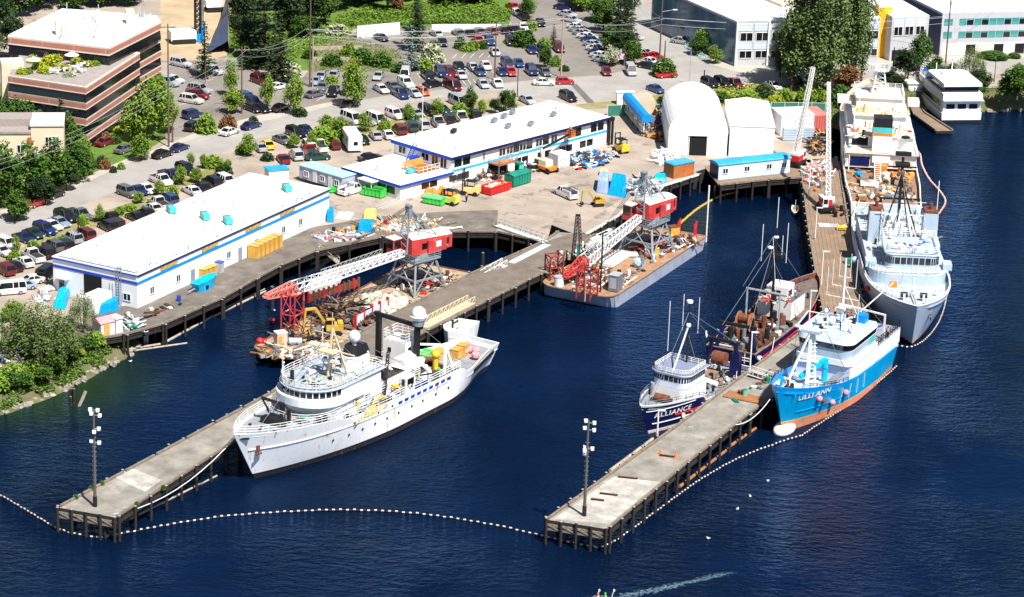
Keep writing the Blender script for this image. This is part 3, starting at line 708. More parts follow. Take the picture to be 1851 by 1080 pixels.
mb = MB(); CRM = mat('cream_render', (.72, .58, .45), .85)
for px, py, sx in ((114, 62, 2.6), (235, 42, 1.4)):
    v = at(px, py, 17.5)-br_.location; mb.box((v.x, v.y, 15.7), (sx, 2, 2.4), CRM, .25)
mb.build('penthouse', br_)
mb = MB()
for k in range(34):
    x = random.choice((110+random.uniform(-6, 22), 260+random.uniform(-10, 12), 175+random.uniform(-25, 25))); y = random.uniform(20, 75) if x < 210 else random.uniform(32, 42)
    v = at(x, y, 17.5)-br_.location; mb = MB(); mb.beam((v.x, v.y, 14.4), (v.x, v.y, 14.4+random.uniform(.8, 2.8)), .12, GALV)
    mb.box((v.x, v.y, 14.8), (random.uniform(.3, 1), .4, .6), GALV); mb.build('antenna', br_)
# terrace furniture: parasols
for i, (x, y) in enumerate([(61, 128), (130, 119)]):
    v = at(x, y, 14.1); t = thing('parasol', ['white parasol at the left of the brick block terrace', 'white parasol near the middle of the brick block terrace'][i], 'parasol', v, 0, 'parasols on the roof terrace')
    MB().cyl((0, 0, 0), (0, 0, 2.2), .04, GALV, n=5).build('pole', t); MB().cyl((0, 0, 1.9), (0, 0, 2.5), 1.3, WHITE, .03, 8).build('canopy', t)
# ---- pale townhouses at the left edge
TS = mat('tan_stucco', (.72, .58, .42), .85, var=.06); RS = mat('grey_shingle', (.3, .26, .24), .9, var=.2, scale=3)
t = thing('townhouse', 'tan stucco townhouses with grey shingle and white flat roofs at the left edge', 'townhouse', at(50, 330, 3), R(8))
for x0, y0, w_, d, h_ in ((-9, 0, 9.6, 7, 8.2), (.7, .8, 5.2, 7, 9.2)):
    MB().bx(x0, x0+w_, y0, y0+d, 0, h_, TS).build('wall', t)
    m = RS if x0 < 0 else mat('pale_roof', (.6, .57, .55), .85)
    MB().bx(x0-.2, x0+w_+.1, y0-.2, y0+d+.2, h_+.003, h_+.35, m).build('roof', t)
mb = MB(); mb.bx(-9.2, .7, 3, 7.2, 8.5, 9.8, RS); mb.build('upper_roof', t)
winrow(t, (-9, 0), (.6, 0), [1, 4, 7.5], 1, 5, 6.3, GLASS, WHITE); winrow(t, (.7, .8), (5.9, .8), [2.3, 3.5], .9, 6, 7.4, GLASS, WHITE)
mb = MB(); mb.bx(.2, .68, -.5, .79, 0, 7.6, mat('brick_red', (.4, .08, .05), .8)); mb.build('chimney', t)

# ---- upper right buildings
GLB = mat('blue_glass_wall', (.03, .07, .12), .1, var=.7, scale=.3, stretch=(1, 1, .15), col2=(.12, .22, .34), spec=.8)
PAN = mat('pale_panel', (.5, .6, .72), .5, var=.1, stripes=((0, 0, 1.6), (.75, .8, .85), .2)); GRY = mat('grey_panel', (.45, .46, .5), .7, var=.06, stripes=((.3, .3, 0), (.36, .37, .4), .02))
def block(name, label, roofpx, top, wallm, roofm=ROOFW, base=3.0, cat='building'):
    P_ = [at(x, y, top) for x, y in roofpx]; o = P_[0].copy(); o.z = base
    t = thing(name, label, cat, o, 0)
    pl = [(p.x-o.x, p.y-o.y) for p in P_]
    MB().prism(pl, 0, top-base, wallm).build('wall', t)
    mb = MB(); mb.prism(pl, top-base+.004, top-base+.3, WHITE2, roofm, 1.004); mb.build('roof', t)
    return t, [Vector((*p, 0)) for p in pl]
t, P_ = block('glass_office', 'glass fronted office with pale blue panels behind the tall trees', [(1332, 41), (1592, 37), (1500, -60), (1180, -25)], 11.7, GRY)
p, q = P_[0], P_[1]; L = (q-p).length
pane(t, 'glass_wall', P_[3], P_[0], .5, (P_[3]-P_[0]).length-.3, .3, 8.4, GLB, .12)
for k in range(9):
    if k % 3 != 2: continue
for z0, z1, m in ((1.6, 3.0, GLASS), (5.0, 6.6, GLASS)):
    winrow(t, p, q, [.9+3.2*k for k in range(int(L/3.2))], 2.4, z0, z1, m, WHITE)
for z0, z1 in ((3.4, 4.8), (7.0, 8.4)):
    winrow2 = [pane(t, 'spandrel', p, q, .4+3.2*k, 3.2+3.2*k, z0, z1, PAN, .09) for k in range(int(L/3.2))]
mb = MB()
for k in range(int(L/6.4)+1): mb.beam(p+(q-p).normalized()*(6.4*k+.2)+Vector((0, -.25, 0)), p+(q-p).normalized()*(6.4*k+.2)+Vector((0, -.25, 8.8)), .35, WHITE)
mb.build('column', t)
mb = MB(); c = sum(P_, Vector())/4; mb.prism([(c.x+(v.x-c.x)*.6+6, c.y+(v.y-c.y)*.6+4) for v in P_], 9.0, 9.5, mat('tan_roof', (.55, .45, .38), .9)); mb.build('roof_deck', t)
OY = mat('orange_wall', (.85, .42, .01), .6, var=.05)
t, P_ = block('orange_wall_block', 'narrow bright orange rendered block beside the tall trees', [(1589, 14), (1614, 13), (1606, 2), (1582, 3)], 13.2, OY)
t, P_ = block('office_building', 'white panelled office with a dark garage door right of the orange block', [(1613, 33), (1680, 31), (1600, -14), (1540, -12)], 11.7, GRY)
p, q = P_[0], P_[1]; L = (q-p).length
winrow(t, p, q, [.6, 2.9, 5.2], 1.7, 5.2, 6.9, GLASS, WHITE); winrow(t, p, q, [.4, 2.8, 5.1], 2.1, 7.1, 8.4, PAN); pane(t, 'garage_door', p, q, .5, 3.6, 0, 2.2, DARK)
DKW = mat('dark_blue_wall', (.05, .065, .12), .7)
t, P_ = block('office_building', 'long grey panelled office with green glass ribbon windows at the top right', [(1704, 26), (1900, 22), (1860, -60), (1560, -45)], 11.5, GRY)
p, q = P_[0], P_[1]; L = (q-p).length
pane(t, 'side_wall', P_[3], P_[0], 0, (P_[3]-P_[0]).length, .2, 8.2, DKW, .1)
for z0, z1 in ((3.6, 4.9), (6.2, 7.5)):
    winrow(t, p, q, [3.7+1.6*k for k in range(12)], 1.45, z0, z1, GLASSG); winrow(t, p, q, [.5], 1.8, z0, z1, GLASSG)
    winrow(t, p, q, [5.3, 8.5, 13.3, 16.5], 1.3, z0+.05, z1-.3, GLASS, t=.09)
pane(t, 'ground_floor', p, q, .3, L-.5, .1, 2.5, mat('cream_ground_floor', (.68, .64, .58), .8), .08)
winrow(t, p, q, [5.5, 11.5, 16], 2, .2, 2.2, DARK, t=.12)
mb = MB(); c = sum(P_, Vector())/4
for k in range(9): v = p.lerp(c, .3+.1*k)+Vector((random.uniform(0, 6), random.uniform(0, 4), 0)); mb.cyl((v.x, v.y, 8.7), (v.x, v.y, 9.5), .35, GALV)
mb.build('roof_vent', t)
# mural wall and retaining walls
def wall(name, label, a, b_, ht, m, th=.3, h=3.0):
    a = at(*a, h); b_ = at(*b_, h); t = MB().bx(0, (b_-a).length, -th/2, th/2, 0, ht, m).build(name, None, a, ang(a, b_)); return tag(t, label, 'wall')
wall('mural_wall', 'white retaining wall with faint grey graffiti above the upper car park', (645, 69), (722, 62), 2.4, mat('mural_paint', (.75, .75, .75), .8, streak=((.4, .42, .46), .56, .6, .8)))
wall('retaining_wall', 'plain white retaining wall right of the mural wall', (780, 58), (905, 57), 1.5, WHITE2)
wall('retaining_wall', 'low pale timber retaining wall on the planted terrace, upper one', (562, 92), (655, 90), .8, LOG)
wall('retaining_wall', 'low pale timber retaining wall on the planted terrace, lower one', (566, 110), (650, 111), .7, LOG)
FG = mat('green_fence_mesh', (.03, .17, .12), .8, var=.2)
def fence(label, a, b_, ht, m):
    a = at(*a, 3.0); b_ = at(*b_, 3.0); L = (b_-a).length; t = thing('fence', label, 'fence', a, ang(a, b_))
    MB().bx(0, L, -.02, .02, .05, ht, m).build('screen', t)
    mb = MB()
    for k in range(int(L/2.5)+1): mb.cyl((k*2.5, 0, 0), (k*2.5, 0, ht+.12), .05, WHITE, n=5)
    mb.beam((0, 0, ht), (L, 0, ht), .05, WHITE); mb.build('fence_frame', t)
fence('green screened yard fence left of the round tent', (1098, 210), (1200, 208), 2.0, FG)
fence('green screened fence behind the containers by the grey pier', (1393, 204), (1500, 206), 2.0, FG)
wall('slope_cover', 'low concrete edging of the construction pit', (372, 112), (440, 110), .6, CONC)
# covered slope beside the pit
vs = [at(372, 97, 3), at(412, 97, 3), at(413, 22, 3), at(400, 30, 3)]
mb = MB(); a, b_, c, d = vs; up = Vector((0, 0, 5)); N_ = 10
V = []; Fc = []
for i in range(N_+1):
    p0 = a.lerp(d, i/N_); p1 = b_.lerp(c, i/N_)+up*(.5+.5*i/N_)
    for j in range(7): v = p0.lerp(p1, j/6); v.z += random.uniform(-.12, .12); V.append(v)
for i in range(N_):
    for j in range(6): Fc.append((i*7+j, i*7+j+1, (i+1)*7+j+1, (i+1)*7+j))
mb.add(V, Fc, mat('black_slope_sheet', (.05, .07, .13), .5, var=.3, scale=1)); e = len(V)
base = [Vector((v.x+.3, v.y, 3)) for v in (b_, c)]
mb.add([b_+up*.5, c+up, base[1], base[0]], [(0, 3, 2, 1)], SAND)
tag(mb.build('slope_sheet'), 'dark plastic sheeting over the steep side of the construction pit', 'slope cover')
# ================================================================ vehicles
CARC = {'w': ('white', (.72, .72, .70)), 's': ('silver', (.42, .44, .47)), 'g': ('grey', (.11, .12, .13)), 'b': ('black', (.012, .012, .015)),
        'n': ('navy', (.012, .025, .11)), 'r': ('red', (.55, .02, .02)), 'm': ('maroon', (.15, .01, .015)), 'l': ('light blue', (.30, .38, .47)),
        'u': ('blue', (.025, .06, .17)), 'e': ('dark green', (.015, .05, .04)), 'y': ('yellow', (.85, .5, .01)), 'o': ('orange', (.6, .12, .03))}
def mkcar(kind):
    d = {'sedan': (4.6, 1.78, 1.42), 'hatchback': (4.1, 1.74, 1.5), 'suv': (4.8, 1.92, 1.8), 'pickup': (5.6, 1.98, 1.85), 'van': (5.2, 1.98, 2.1)}[kind]
    L, W, H = d; hl = L/2
    t = thing('parked_car', kind, 'car')
    # lower body loft: x, half width, z bottom, z top
    belt = {'sedan': .92, 'hatchback': .95, 'suv': 1.08, 'pickup': 1.12, 'van': 1.15}[kind]
    nose = belt-.22
    st = [(-hl, .80, .38, belt-.12), (-hl+.12, .94, .28, belt-.03), (-hl*.5, 1, .22, belt), (hl*.3, 1, .22, belt), (hl*.62, .98, .22, belt-.07), (hl-.2, .93, .28, nose), (hl, .78, .36, nose-.12)]
    vs = []; fs = []
    for x, w_, z0, z1 in st:
        hw = W/2*w_; vs += [(x, -hw*.95, z0), (x, -hw, (z0+z1)/2), (x, -hw*.95, z1), (x, hw*.95, z1), (x, hw, (z0+z1)/2), (x, hw*.95, z0)]
    for i in range(len(st)-1):
        for j in range(6): fs.append((i*6+j, i*6+(j+1) % 6, (i+1)*6+(j+1) % 6, (i+1)*6+j))
    e = (len(st)-1)*6
    fs += [(5, 4, 3, 2, 1, 0), tuple(e+j for j in range(6))]
    mb = MB(); mb.add(vs, [tuple(reversed(f)) for f in fs], PAINT)
    cab = {'sedan': (-hl*.72, -hl*.42, hl*.10, hl*.42), 'hatchback': (-hl*.96, -hl*.72, hl*.14, hl*.46), 'suv': (-hl*.97, -hl*.86, hl*.16, hl*.42),
           'pickup': (-hl*.12, -hl*.06, hl*.30, hl*.52), 'van': (-hl*.98, -hl*.92, hl*.5, hl*.78)}[kind]
    x0, x1, x2, x3 = cab; wb = W/2*.93; wt = W/2*.76
    mb.add([(x1-.05, -wt, H-.05), (x2+.05, -wt, H-.05), (x2+.05, wt, H-.05), (x1-.05, wt, H-.05), (x1+.05, -wt*.9, H), (x2-.05, -wt*.9, H), (x2-.05, wt*.9, H), (x1+.05, wt*.9, H)],
           [(0, 3, 2, 1), (4, 5, 6, 7), (0, 1, 5, 4), (1, 2, 6, 5), (2, 3, 7, 6), (3, 0, 4, 7)], PAINT)
    for xm in ((x1+x2)/2,)+(((x1*.65+x2*.35-.3),) if kind in ('suv', 'van') else ()):
        for s in (-1, 1): mb.beam((xm, s*(wb+.01), belt), (xm, s*(wt+.01), H-.03), .09, PAINT)
    for s in (-1, 1):
        mb.beam((x0, s*wb, belt), (x1, s*wt, H-.03), .08, PAINT); mb.beam((x3, s*wb, belt-.05), (x2, s*wt, H-.03), .07, PAINT)
    if kind == 'pickup': mb.bx(-hl+.15, x0-.05, -W/2+.18, W/2-.18, belt-.015, belt+.012, mat('truck_bed', (.03, .03, .03), .8))
    mb.build('body', t)
    mb = MB()
    mb.add([(x0, -wb, belt-.02), (x3, -wb, belt-.05), (x3, wb, belt-.05), (x0, wb, belt-.02), (x1, -wt, H-.04), (x2, -wt, H-.04), (x2, wt, H-.04), (x1, wt, H-.04)],
           [(4, 5, 6, 7), (0, 1, 5, 4), (1, 2, 6, 5), (2, 3, 7, 6), (3, 0, 4, 7)], GLASS)
    mb.build('windows', t)
    wl = MB().cyl((0, -.11, 0), (0, .11, 0), .33, RUBBER, n=10); wl.cyl((0, -.12, 0), (0, .12, 0), .18, GALV, n=8); ws = None
    for x in (-hl*.62, hl*.64):
        for s in (-1, 1):
            if ws is None: ws = wl.build('wheel', t, (x, s*(W/2-.1), .33))
            else: c = ws.copy(); COL.objects.link(c); c.location = (x, s*(W/2-.1), .33)
    hd = MB().box((0, 0, 0), (.1, .32, .14), LAMP).build('headlight', t, (hl-.03, W*.33, nose-.12)); c = hd.copy(); COL.objects.link(c); c.location.y = -W*.33
    tl = MB().box((0, 0, 0), (.08, .2, .2), mat('tail_lamp', (.4, .01, .01), .3)).build('tail_light', t, (-hl+.03, W*.37, belt-.2)); c = tl.copy(); COL.objects.link(c); c.location.y = -W*.37
    return t
PROTO = {k: mkcar(k) for k in ('sedan', 'hatchback', 'suv', 'pickup', 'van')}; used_proto = set()
KN = {'S': 'sedan', 'H': 'hatchback', 'U': 'suv', 'P': 'pickup', 'V': 'van'}
def car(kind, col, x, y, head, label, group, h=3.03):
    k = KN[kind]; g = at(x, y+4, h); p = PROTO[k]
    if k in used_proto: o = dup(p)
    else: o = p; used_proto.add(k)
    o.location = g; o.rotation_euler = (0, 0, head); o['label'] = label.replace('from the left', 'from left'); o['category'] = {'pickup': 'pickup truck', 'van': 'van', 'suv': 'SUV'}.get(k, 'car'); o['group'] = group
    q_ = random.uniform(.86, .99); o.scale = (q_, .93, random.uniform(.88, .98))
    for c in o.children:
        if c.name.startswith('body'): q_ = random.uniform(.75, 1.15); c.color = tuple(min(1, v*q_*random.uniform(.93, 1.05)) for v in CARC[col][1])+(1,)
    return o
NUM = ordn
def row(spec, direction, place, group, jit=.04):
    """spec: 'kc x y' entries in left to right order; direction = pixel vector from tail to nose"""
    it = [s.split() for s in spec.split(',')]
    for i, s in enumerate(it):
        k, c = s[0][0], s[0][1]; x, y = float(s[1]), float(s[2])
        dx, dy = direction
        if len(s) > 3: dx, dy = float(s[3]), float(s[4])
        a = at(x-dx/2, y-dy/2, 3); b_ = at(x+dx/2, y+dy/2, 3)
        pos = 'leftmost' if i == 0 else ('last on the right' if i == len(it)-1 else NUM[i]+' from the left')
        kn = {'S': 'sedan', 'H': 'hatchback', 'U': 'SUV', 'P': 'pickup truck', 'V': 'van'}[k]
        if len(it) == 1: lab = f"{CARC[c][0]} {kn} {place}"
        else: lab = f"{CARC[c][0]} {kn}, {pos} {place}"
        car(k, c, x, y, ang(a, b_)+random.uniform(-jit, jit), lab, group)
row('Sw 3 456,Uw 13 444,Sn 43 432,Se 60 425,Un 81 418,Sw 94 410,Sl 108 404,Ub 119 395,Pg 143 390', (30, 11), 'in the lower left row along the street verge', 'cars nose in along the street verge')
row('Ug 231 350,Sn 250 347,Sw 265 344,Pw 291 328,Pn 308 320,Ub 336 309', (30, 12), 'in the group by the verge above the warehouse roof', 'cars nose in along the street verge')
row('Um 8 490,Sb 24 484,Sw 43 476,Pw 60 466,Ub 80 459,Ug 96 448,Ub 116 446,Us 131 433,Um 154 426,Ub 195 411,Pb 204 400,Sb 245 394,Sb 264 386,Sw 276 377,Pw 288 370,Uu 305 362,Sw 346 346,Sb 365 340,Ub 383 331,Uw 401 326',
    (-26, -13), 'in the row between verge and warehouse', 'cars in the row behind the warehouse')
row('Vw 16 527 -34 3,Sl 41 519 -32 4,Sw 55 509 -30 4,Vb 85 497 20 -14', (30, 2), 'among the cars left of the warehouse end wall', 'cars beside the warehouse end wall')
row('Ss 36 380,Sr 66 368,Hb 99 353', (34, -12), 'of three parked under the round trees on the street', 'cars parked under the street trees')
row('Sm 191 258,Sg 226 271,Sb 294 280,Sn 325 268,Sw 415 239,Sn 454 228', (34, -12), 'along the kerb below the brick block', 'cars parked along the far kerb')
row('Us 306 151 30 6,Sw 314 145 30 6,Us 327 116 26 6,Un 349 209 28 -6,Ub 349 230 20 -12,Uw 346 182 34 6,Um 357 174 34 6,Us 361 164 34 6,Us 385 129 30 8', (30, 6), 'in the small lot right of the brick block', 'cars in the lot beside the brick block')
row('Uu 447 180,Un 457 186,Sb 457 197,Um 470 147,Sb 472 197,Sw 503 157 34 -8,Sb 507 196 30 -12', (26, 10), 'around the young street trees beyond the road', 'cars near the young street trees')
row('Sg 569 171 34 -8,Sl 570 148,Ss 580 139,Sg 583 158,Ss 603 137,Pb 603 167,Sb 633 189 30 -12,Sb 650 173', (-8, 12), 'around the tall utility pole and yellow green tree', 'cars around the utility pole')
row('Ss 684 139 -10 14,Sw 689 162,Sg 710 157,Pn 723 171,Vw 732 137 -6 16,Uw 733 152,Ss 748 170,Ho 764 167,Sb 784 153 34 -6,Vm 818 157', (22, 12), 'in the middle lot beyond the road', 'cars in the middle lot')
row('Pb 774 138,Un 797 133,Um 813 133,Ss 833 137,Sb 830 120,Ss 855 122,Su 867 131,Ss 873 153,Sw 878 120,Sw 899 152,Sn 907 131,Uu 917 117,Sr 923 131,Su 937 115', (14, 14), 'in the double row below the handicapped bays', 'cars in the double row')
row('Sb 689 69', (20, 8), 'alone below the graffiti mural wall', 'cars in the upper lot')
row('Ss 788 61,Sg 828 60,Sb 848 60,Sg 865 57,Sm 888 56,Sb 908 55,Sb 924 53,Sb 946 31,Sw 931 22,Sr 926 12', (-14, -8), 'in the uppermost row under the green slope', 'cars in the upper lot')
row('Sb 800 78,Sr 865 73,Uu 885 76,Ss 895 95,Ub 923 76,Sb 930 54,Sw 946 50,Sb 977 42,Sn 961 91,Sb 980 89,Um 1010 88', (10, 14), 'scattered along the hedges of the upper lot', 'cars in the upper lot')
row('Sn 1018 14,Ss 1025 26,Ss 1033 36,Sw 1042 49,Ss 1047 55,Ss 1054 61,Sw 1061 67,Su 1069 73,Ss 1073 81,Sw 1078 89,Su 1082 96,Sw 1086 102,Ss 1090 109', (26, 5), 'in the long diagonal row beside the conifers', 'cars in the diagonal row')
row('Un 961 130,Sg 985 131,Sw 983 150 36 1,Hr 1021 148 30 0,Hm 1096 131 10 14,Vs 1140 130 10 14,Sr 1205 136 36 -3,Su 1185 162 24 10', (14, 14), 'among the cars near the road junction', 'cars near the junction')
row('Sb 1132 11,Ss 1146 67,Sw 1166 96,Sr 1172 103,Sr 1183 103,Sw 1176 112,Sb 1171 120,Ss 1231 75 24 4', (26, 5), 'up the side street between the trees', 'cars up the side street')
row('Ub 1283 152,Ub 1306 151,Pm 1326 152,Sw 1398 156,Sb 1440 152,Sn 1436 143', (20, 10), 'in the shade behind the white tent', 'cars behind the tent')
row('Sg 510 254,Ub 535 243,Sn 552 236,Vw 635 217,Ss 663 221,Vw 680 218,Uw 713 209,Se 732 206,Ss 752 206,Ub 773 202,Se 799 199,Vs 828 186', (28, 12), 'in the row along the near side of the road', 'cars along the near side of the road')
row('Sy 483 263,Ss 470 268,Sm 512 289,Us 535 283,Vw 558 268,Pr 560 276,Pw 578 267,Hm 604 264,Sb 655 254 20 14,Ss 679 246,Sw 700 245,Um 722 236,Ue 743 231,Us 764 227,Pw 792 224,Ub 810 218,Pw 834 215,Ub 857 210,Ss 953 182 22 12,Ub 1027 177 22 12',
    (-14, -14), 'in the row behind the blue edged office', 'cars behind the office')
row('Se 574 285', (36, -2), 'parked crosswise beside the shade lavender office trailer', 'cars behind the office')
row('Sb 670 286', (40, -6), 'parked alone behind the office wing', 'cars behind the office')
# camper
g = at(636, 268, 3.03); t = thing('camper_trailer', 'tall white camper trailer in the row behind the office', 'camper', g, ang(at(625, 250, 3), at(640, 272, 3)))
mb = MB(); mb.bx(-3.2, 3.2, -1.2, 1.2, .45, 2.9, WHITE); mb.bx(-3.1, 3.1, -1.1, 1.1, 2.9, 3.0, WHITE2); mb.bx(-.4, .4, -.4, .4, 3.0, 3.2, WHITE2); mb.build('body', t)
pane(t, 'window', (3.2, -1.2), (3.2, 1.2), .9, 1.6, 1.4, 2.0, GLASS); winrow(t, (-3.2, -1.2), (3.2, -1.2), [1, 4.2], .9, 1.5, 2.1)
for x in (-.6, .5):
    for s in (-1, 1): MB().cyl((x, s*1.0, .35), (x, s*1.2, .35), .35, RUBBER, n=10).build('wheel', t)
# white trucks in the yard
def truck(px, py, head, label, bed=WHITE2, cab=(.8, .8, .8)):
    o = dup(PROTO['pickup']); o.location = at(px, py, 3.03); o.rotation_euler = (0, 0, head); o['label'] = label; o['category'] = 'pickup truck'
    for c in o.children:
        if c.name.startswith('body'): c.color = (*cab, 1)
    m = MB(); m.bx(-2.6, -.5, -.95, -.7, 1.1, 1.6, bed); m.bx(-2.6, -.5, .7, .95, 1.1, 1.6, bed); m.rail([(-2.6, -.8, 1.6), (-.4, -.8, 1.6), (-.4, .8, 1.6), (-2.6, .8, 1.6)], .5, GALV, 1.1)
    m.build('tool_rack', o); return o
truck(636, 349, ang(at(620, 356, 3), at(655, 345, 3)), 'white work pickup beside the open green dumpster')
truck(1022, 355, ang(at(1040, 362, 3), at(1010, 348, 3)), 'white utility truck with rack in the yard by the small excavator')
def interp(tab, t):
    for (a, x), (b_, y) in zip(tab, tab[1:]):
        if t <= b_: return x+(y-x)*(t-a)/max(1e-6, b_-a)
    return tab[-1][1]
# ================================================================ trees and plants
def leafmat(name, c1, c2):
    m = bpy.data.materials.new(name); m.use_nodes = True; n = m.node_tree.nodes; l = m.node_tree.links; b = n['Principled BSDF']
    b.inputs['Roughness'].default_value = .6; b.inputs['Specular IOR Level'].default_value = .25
    ge = n.new('ShaderNodeNewGeometry'); oi = n.new('ShaderNodeObjectInfo')
    ad = n.new('ShaderNodeMath'); ad.operation = 'MULTIPLY_ADD'; ad.inputs[1].default_value = .7
    mu = n.new('ShaderNodeMath'); mu.operation = 'MULTIPLY'; mu.inputs[1].default_value = .3
    l.new(oi.outputs['Random'], mu.inputs[0]); l.new(ge.outputs['Random Per Island'], ad.inputs[0]); l.new(mu.outputs[0], ad.inputs[2])
    mx = n.new('ShaderNodeMix'); mx.data_type = 'RGBA'; mx.inputs[6].default_value = (*c1, 1); mx.inputs[7].default_value = (*c2, 1)
    l.new(ad.outputs[0], mx.inputs[0]); l.new(mx.outputs[2], b.inputs['Base Color'])
    return m
LG = {'mid': leafmat('mid_green_leaves', (.022, .06, .008), (.07, .15, .015)), 'light': leafmat('light_green_leaves', (.07, .15, .012), (.2, .30, .03)),
      'dark': leafmat('dark_green_leaves', (.010, .028, .008), (.035, .07, .016)), 'con': leafmat('conifer_needles', (.010, .022, .008), (.04, .065, .022)),
      'blue': leafmat('blue_spruce_needles', (.08, .13, .12), (.22, .29, .27)), 'wil': leafmat('willow_leaves', (.05, .085, .018), (.13, .18, .045)),
      'pop': leafmat('poplar_leaves', (.045, .085, .02), (.16, .22, .07)), 'yel': leafmat('yellow_green_leaves', (.2, .26, .01), (.38, .42, .03)),
      'brn': leafmat('brown_leaves', (.12, .05, .02), (.24, .12, .05)), 'flo': leafmat('pale_blossom', (.1, .15, .05), (.55, .55, .4))}
BARK = mat('bark', (.09, .065, .045), .95, var=.35, scale=3)
def leaf(mb, c, s, m, rnd, flat=0.):
    th = rnd.uniform(0, 6.283); ph = rnd.uniform(-1, 1)*(1-flat)
    u = Vector((math.cos(th), math.sin(th), ph*.8)).normalized(); v = u.cross(Vector((rnd.uniform(-.6, .6), rnd.uniform(-.6, .6), 1))).normalized()
    u *= s*rnd.uniform(.7, 1.2); v *= s*rnd.uniform(.45, .8); k = u.cross(v).normalized()*s*.25
    c = Vector(c); mb.add([c-u, c-v*.9+k, c+u, c+v*.9+k*.5], [(0, 1, 2, 3)], m)
def crown(kind, seed, n_=2600, s=.3):
    """unit-ish crown: height 1 at z 0..1, width 1; leaves built in real size at height 7"""
    rnd = random.Random(seed); mb = MB(); H = 7.0; m = LG[kind]
    cl = []
    for i in range(34):
        while True:
            p = Vector((rnd.uniform(-1, 1), rnd.uniform(-1, 1), rnd.uniform(-1, 1)))
            if .25 < p.length < 1: break
        wz = 1-.25*max(0, p.z)
        cl.append((Vector((p.x*2.5*wz, p.y*2.5*wz, H*.58+p.z*H*.40)), rnd.uniform(.7, 1.35)))
    for i in range(n_):
        c, r = rnd.choice(cl)
        d = Vector((rnd.gauss(0, 1), rnd.gauss(0, 1), rnd.gauss(0, .8))); d = d.normalized()*r*rnd.uniform(.55, 1.08)
        leaf(mb, c+d, s, m, rnd)
    return mb, cl
def tree_proto(kind, seed, **k):
    t = thing('tree', 'x', 'tree'); mb, cl = crown(kind, seed, **k); mb.build('crown', t)
    mb = MB(); mb.cyl((0, 0, -.3), (0, 0, 4.2), .2, BARK, .1, 7)
    for c, r in cl[:9]: mb.cyl((0, 0, 1.6+c.z*.25), c, .08, BARK, .03, 5)
    mb.build('trunk', t); return t
def conifer_proto(kind, seed, H=10., W=2.6, name='conifer'):
    rnd = random.Random(seed); t = thing(name, 'x', 'tree'); mb = MB(); m = LG[kind]; z = H*.08
    while z < H*.99:
        f = 1-z/H; L = W*(f**.8)*rnd.uniform(.75, 1.15)+.12; k = max(4, int(9*f+3))
        for i in range(k):
            th = rnd.uniform(0, 6.283); l2 = L*rnd.uniform(.65, 1.1)
            for j in range(max(3, int(l2*5))):
                q = (j+.7)/max(3, int(l2*5)); x = l2*q; w_ = .10+.32*(1-q)*min(1, l2)
                leaf(mb, (math.cos(th)*x+rnd.uniform(-w_, w_), math.sin(th)*x+rnd.uniform(-w_, w_), z-.22*x+.1*rnd.uniform(-1, 1)+.12*q), .27, m, rnd, .5)
        z += .42
    mb.build('crown', t); MB().cyl((0, 0, -.3), (0, 0, H*.97), .2, BARK, .03, 7).build('trunk', t); return t
def poplar_proto(seed, H=14., W=2.6):
    rnd = random.Random(seed); t = thing('poplar', 'x', 'tree'); mb = MB()
    tr = MB(); tr.cyl((0, 0, -.3), (0, 0, H*.9), .28, BARK, .05, 7)
    for i in range(42):
        z = H*rnd.uniform(.08, .86); th = rnd.uniform(0, 6.283); r = W*(1-((z/H-.45)/.62)**2)*rnd.uniform(.35, 1)
        top = Vector((math.cos(th)*r, math.sin(th)*r, z+rnd.uniform(1.2, 2.6)))
        tr.cyl((0, 0, z*.9), top, .07, BARK, .02, 5)
        for j in range(95):
            q = rnd.random(); c = Vector((0, 0, z)).lerp(top, .35+.75*q)
            leaf(mb, c+Vector((rnd.gauss(0, .42), rnd.gauss(0, .42), rnd.gauss(0, .6))), .26, LG['pop'], rnd)
    mb.build('crown', t); tr.build('trunk', t); return t
def willow_proto(seed, H=9., W=4.4):
    rnd = random.Random(seed); t = thing('willow', 'x', 'tree'); mb = MB(); tr = MB()
    for i in range(5):
        th = i*1.3; tr.cyl((0, 0, -.3), (math.cos(th)*1.6, math.sin(th)*1.6, H*.65), .16, BARK, .05, 6)
    for i in range(210):
        th = rnd.uniform(0, 6.283); r = W*math.sqrt(rnd.random()); z = H*(.98-.5*(r/W)**2)*rnd.uniform(.55, 1)
        l2 = rnd.uniform(1.2, 2.6)
        for j in range(17):
            leaf(mb, (math.cos(th)*r+rnd.gauss(0, .22), math.sin(th)*r+rnd.gauss(0, .22), z-l2*j/17+rnd.gauss(0, .12)), .2, LG['wil'], rnd)
    mb.build('crown', t); tr.build('trunk', t); return t
def bush_proto(kind, seed):
    rnd = random.Random(seed); mb = MB()
    for i in range(620):
        d = Vector((rnd.gauss(0, 1), rnd.gauss(0, 1), abs(rnd.gauss(0, 1)))).normalized()*rnd.uniform(.55, 1.05)
        leaf(mb, (d.x, d.y, d.z*.95), .17, LG[kind], rnd)
    mb.cyl((0, 0, -.2), (0, 0, .5), .08, BARK, n=5)
    o = mb.build('bush'); tag(o, 'x', 'bush'); return o
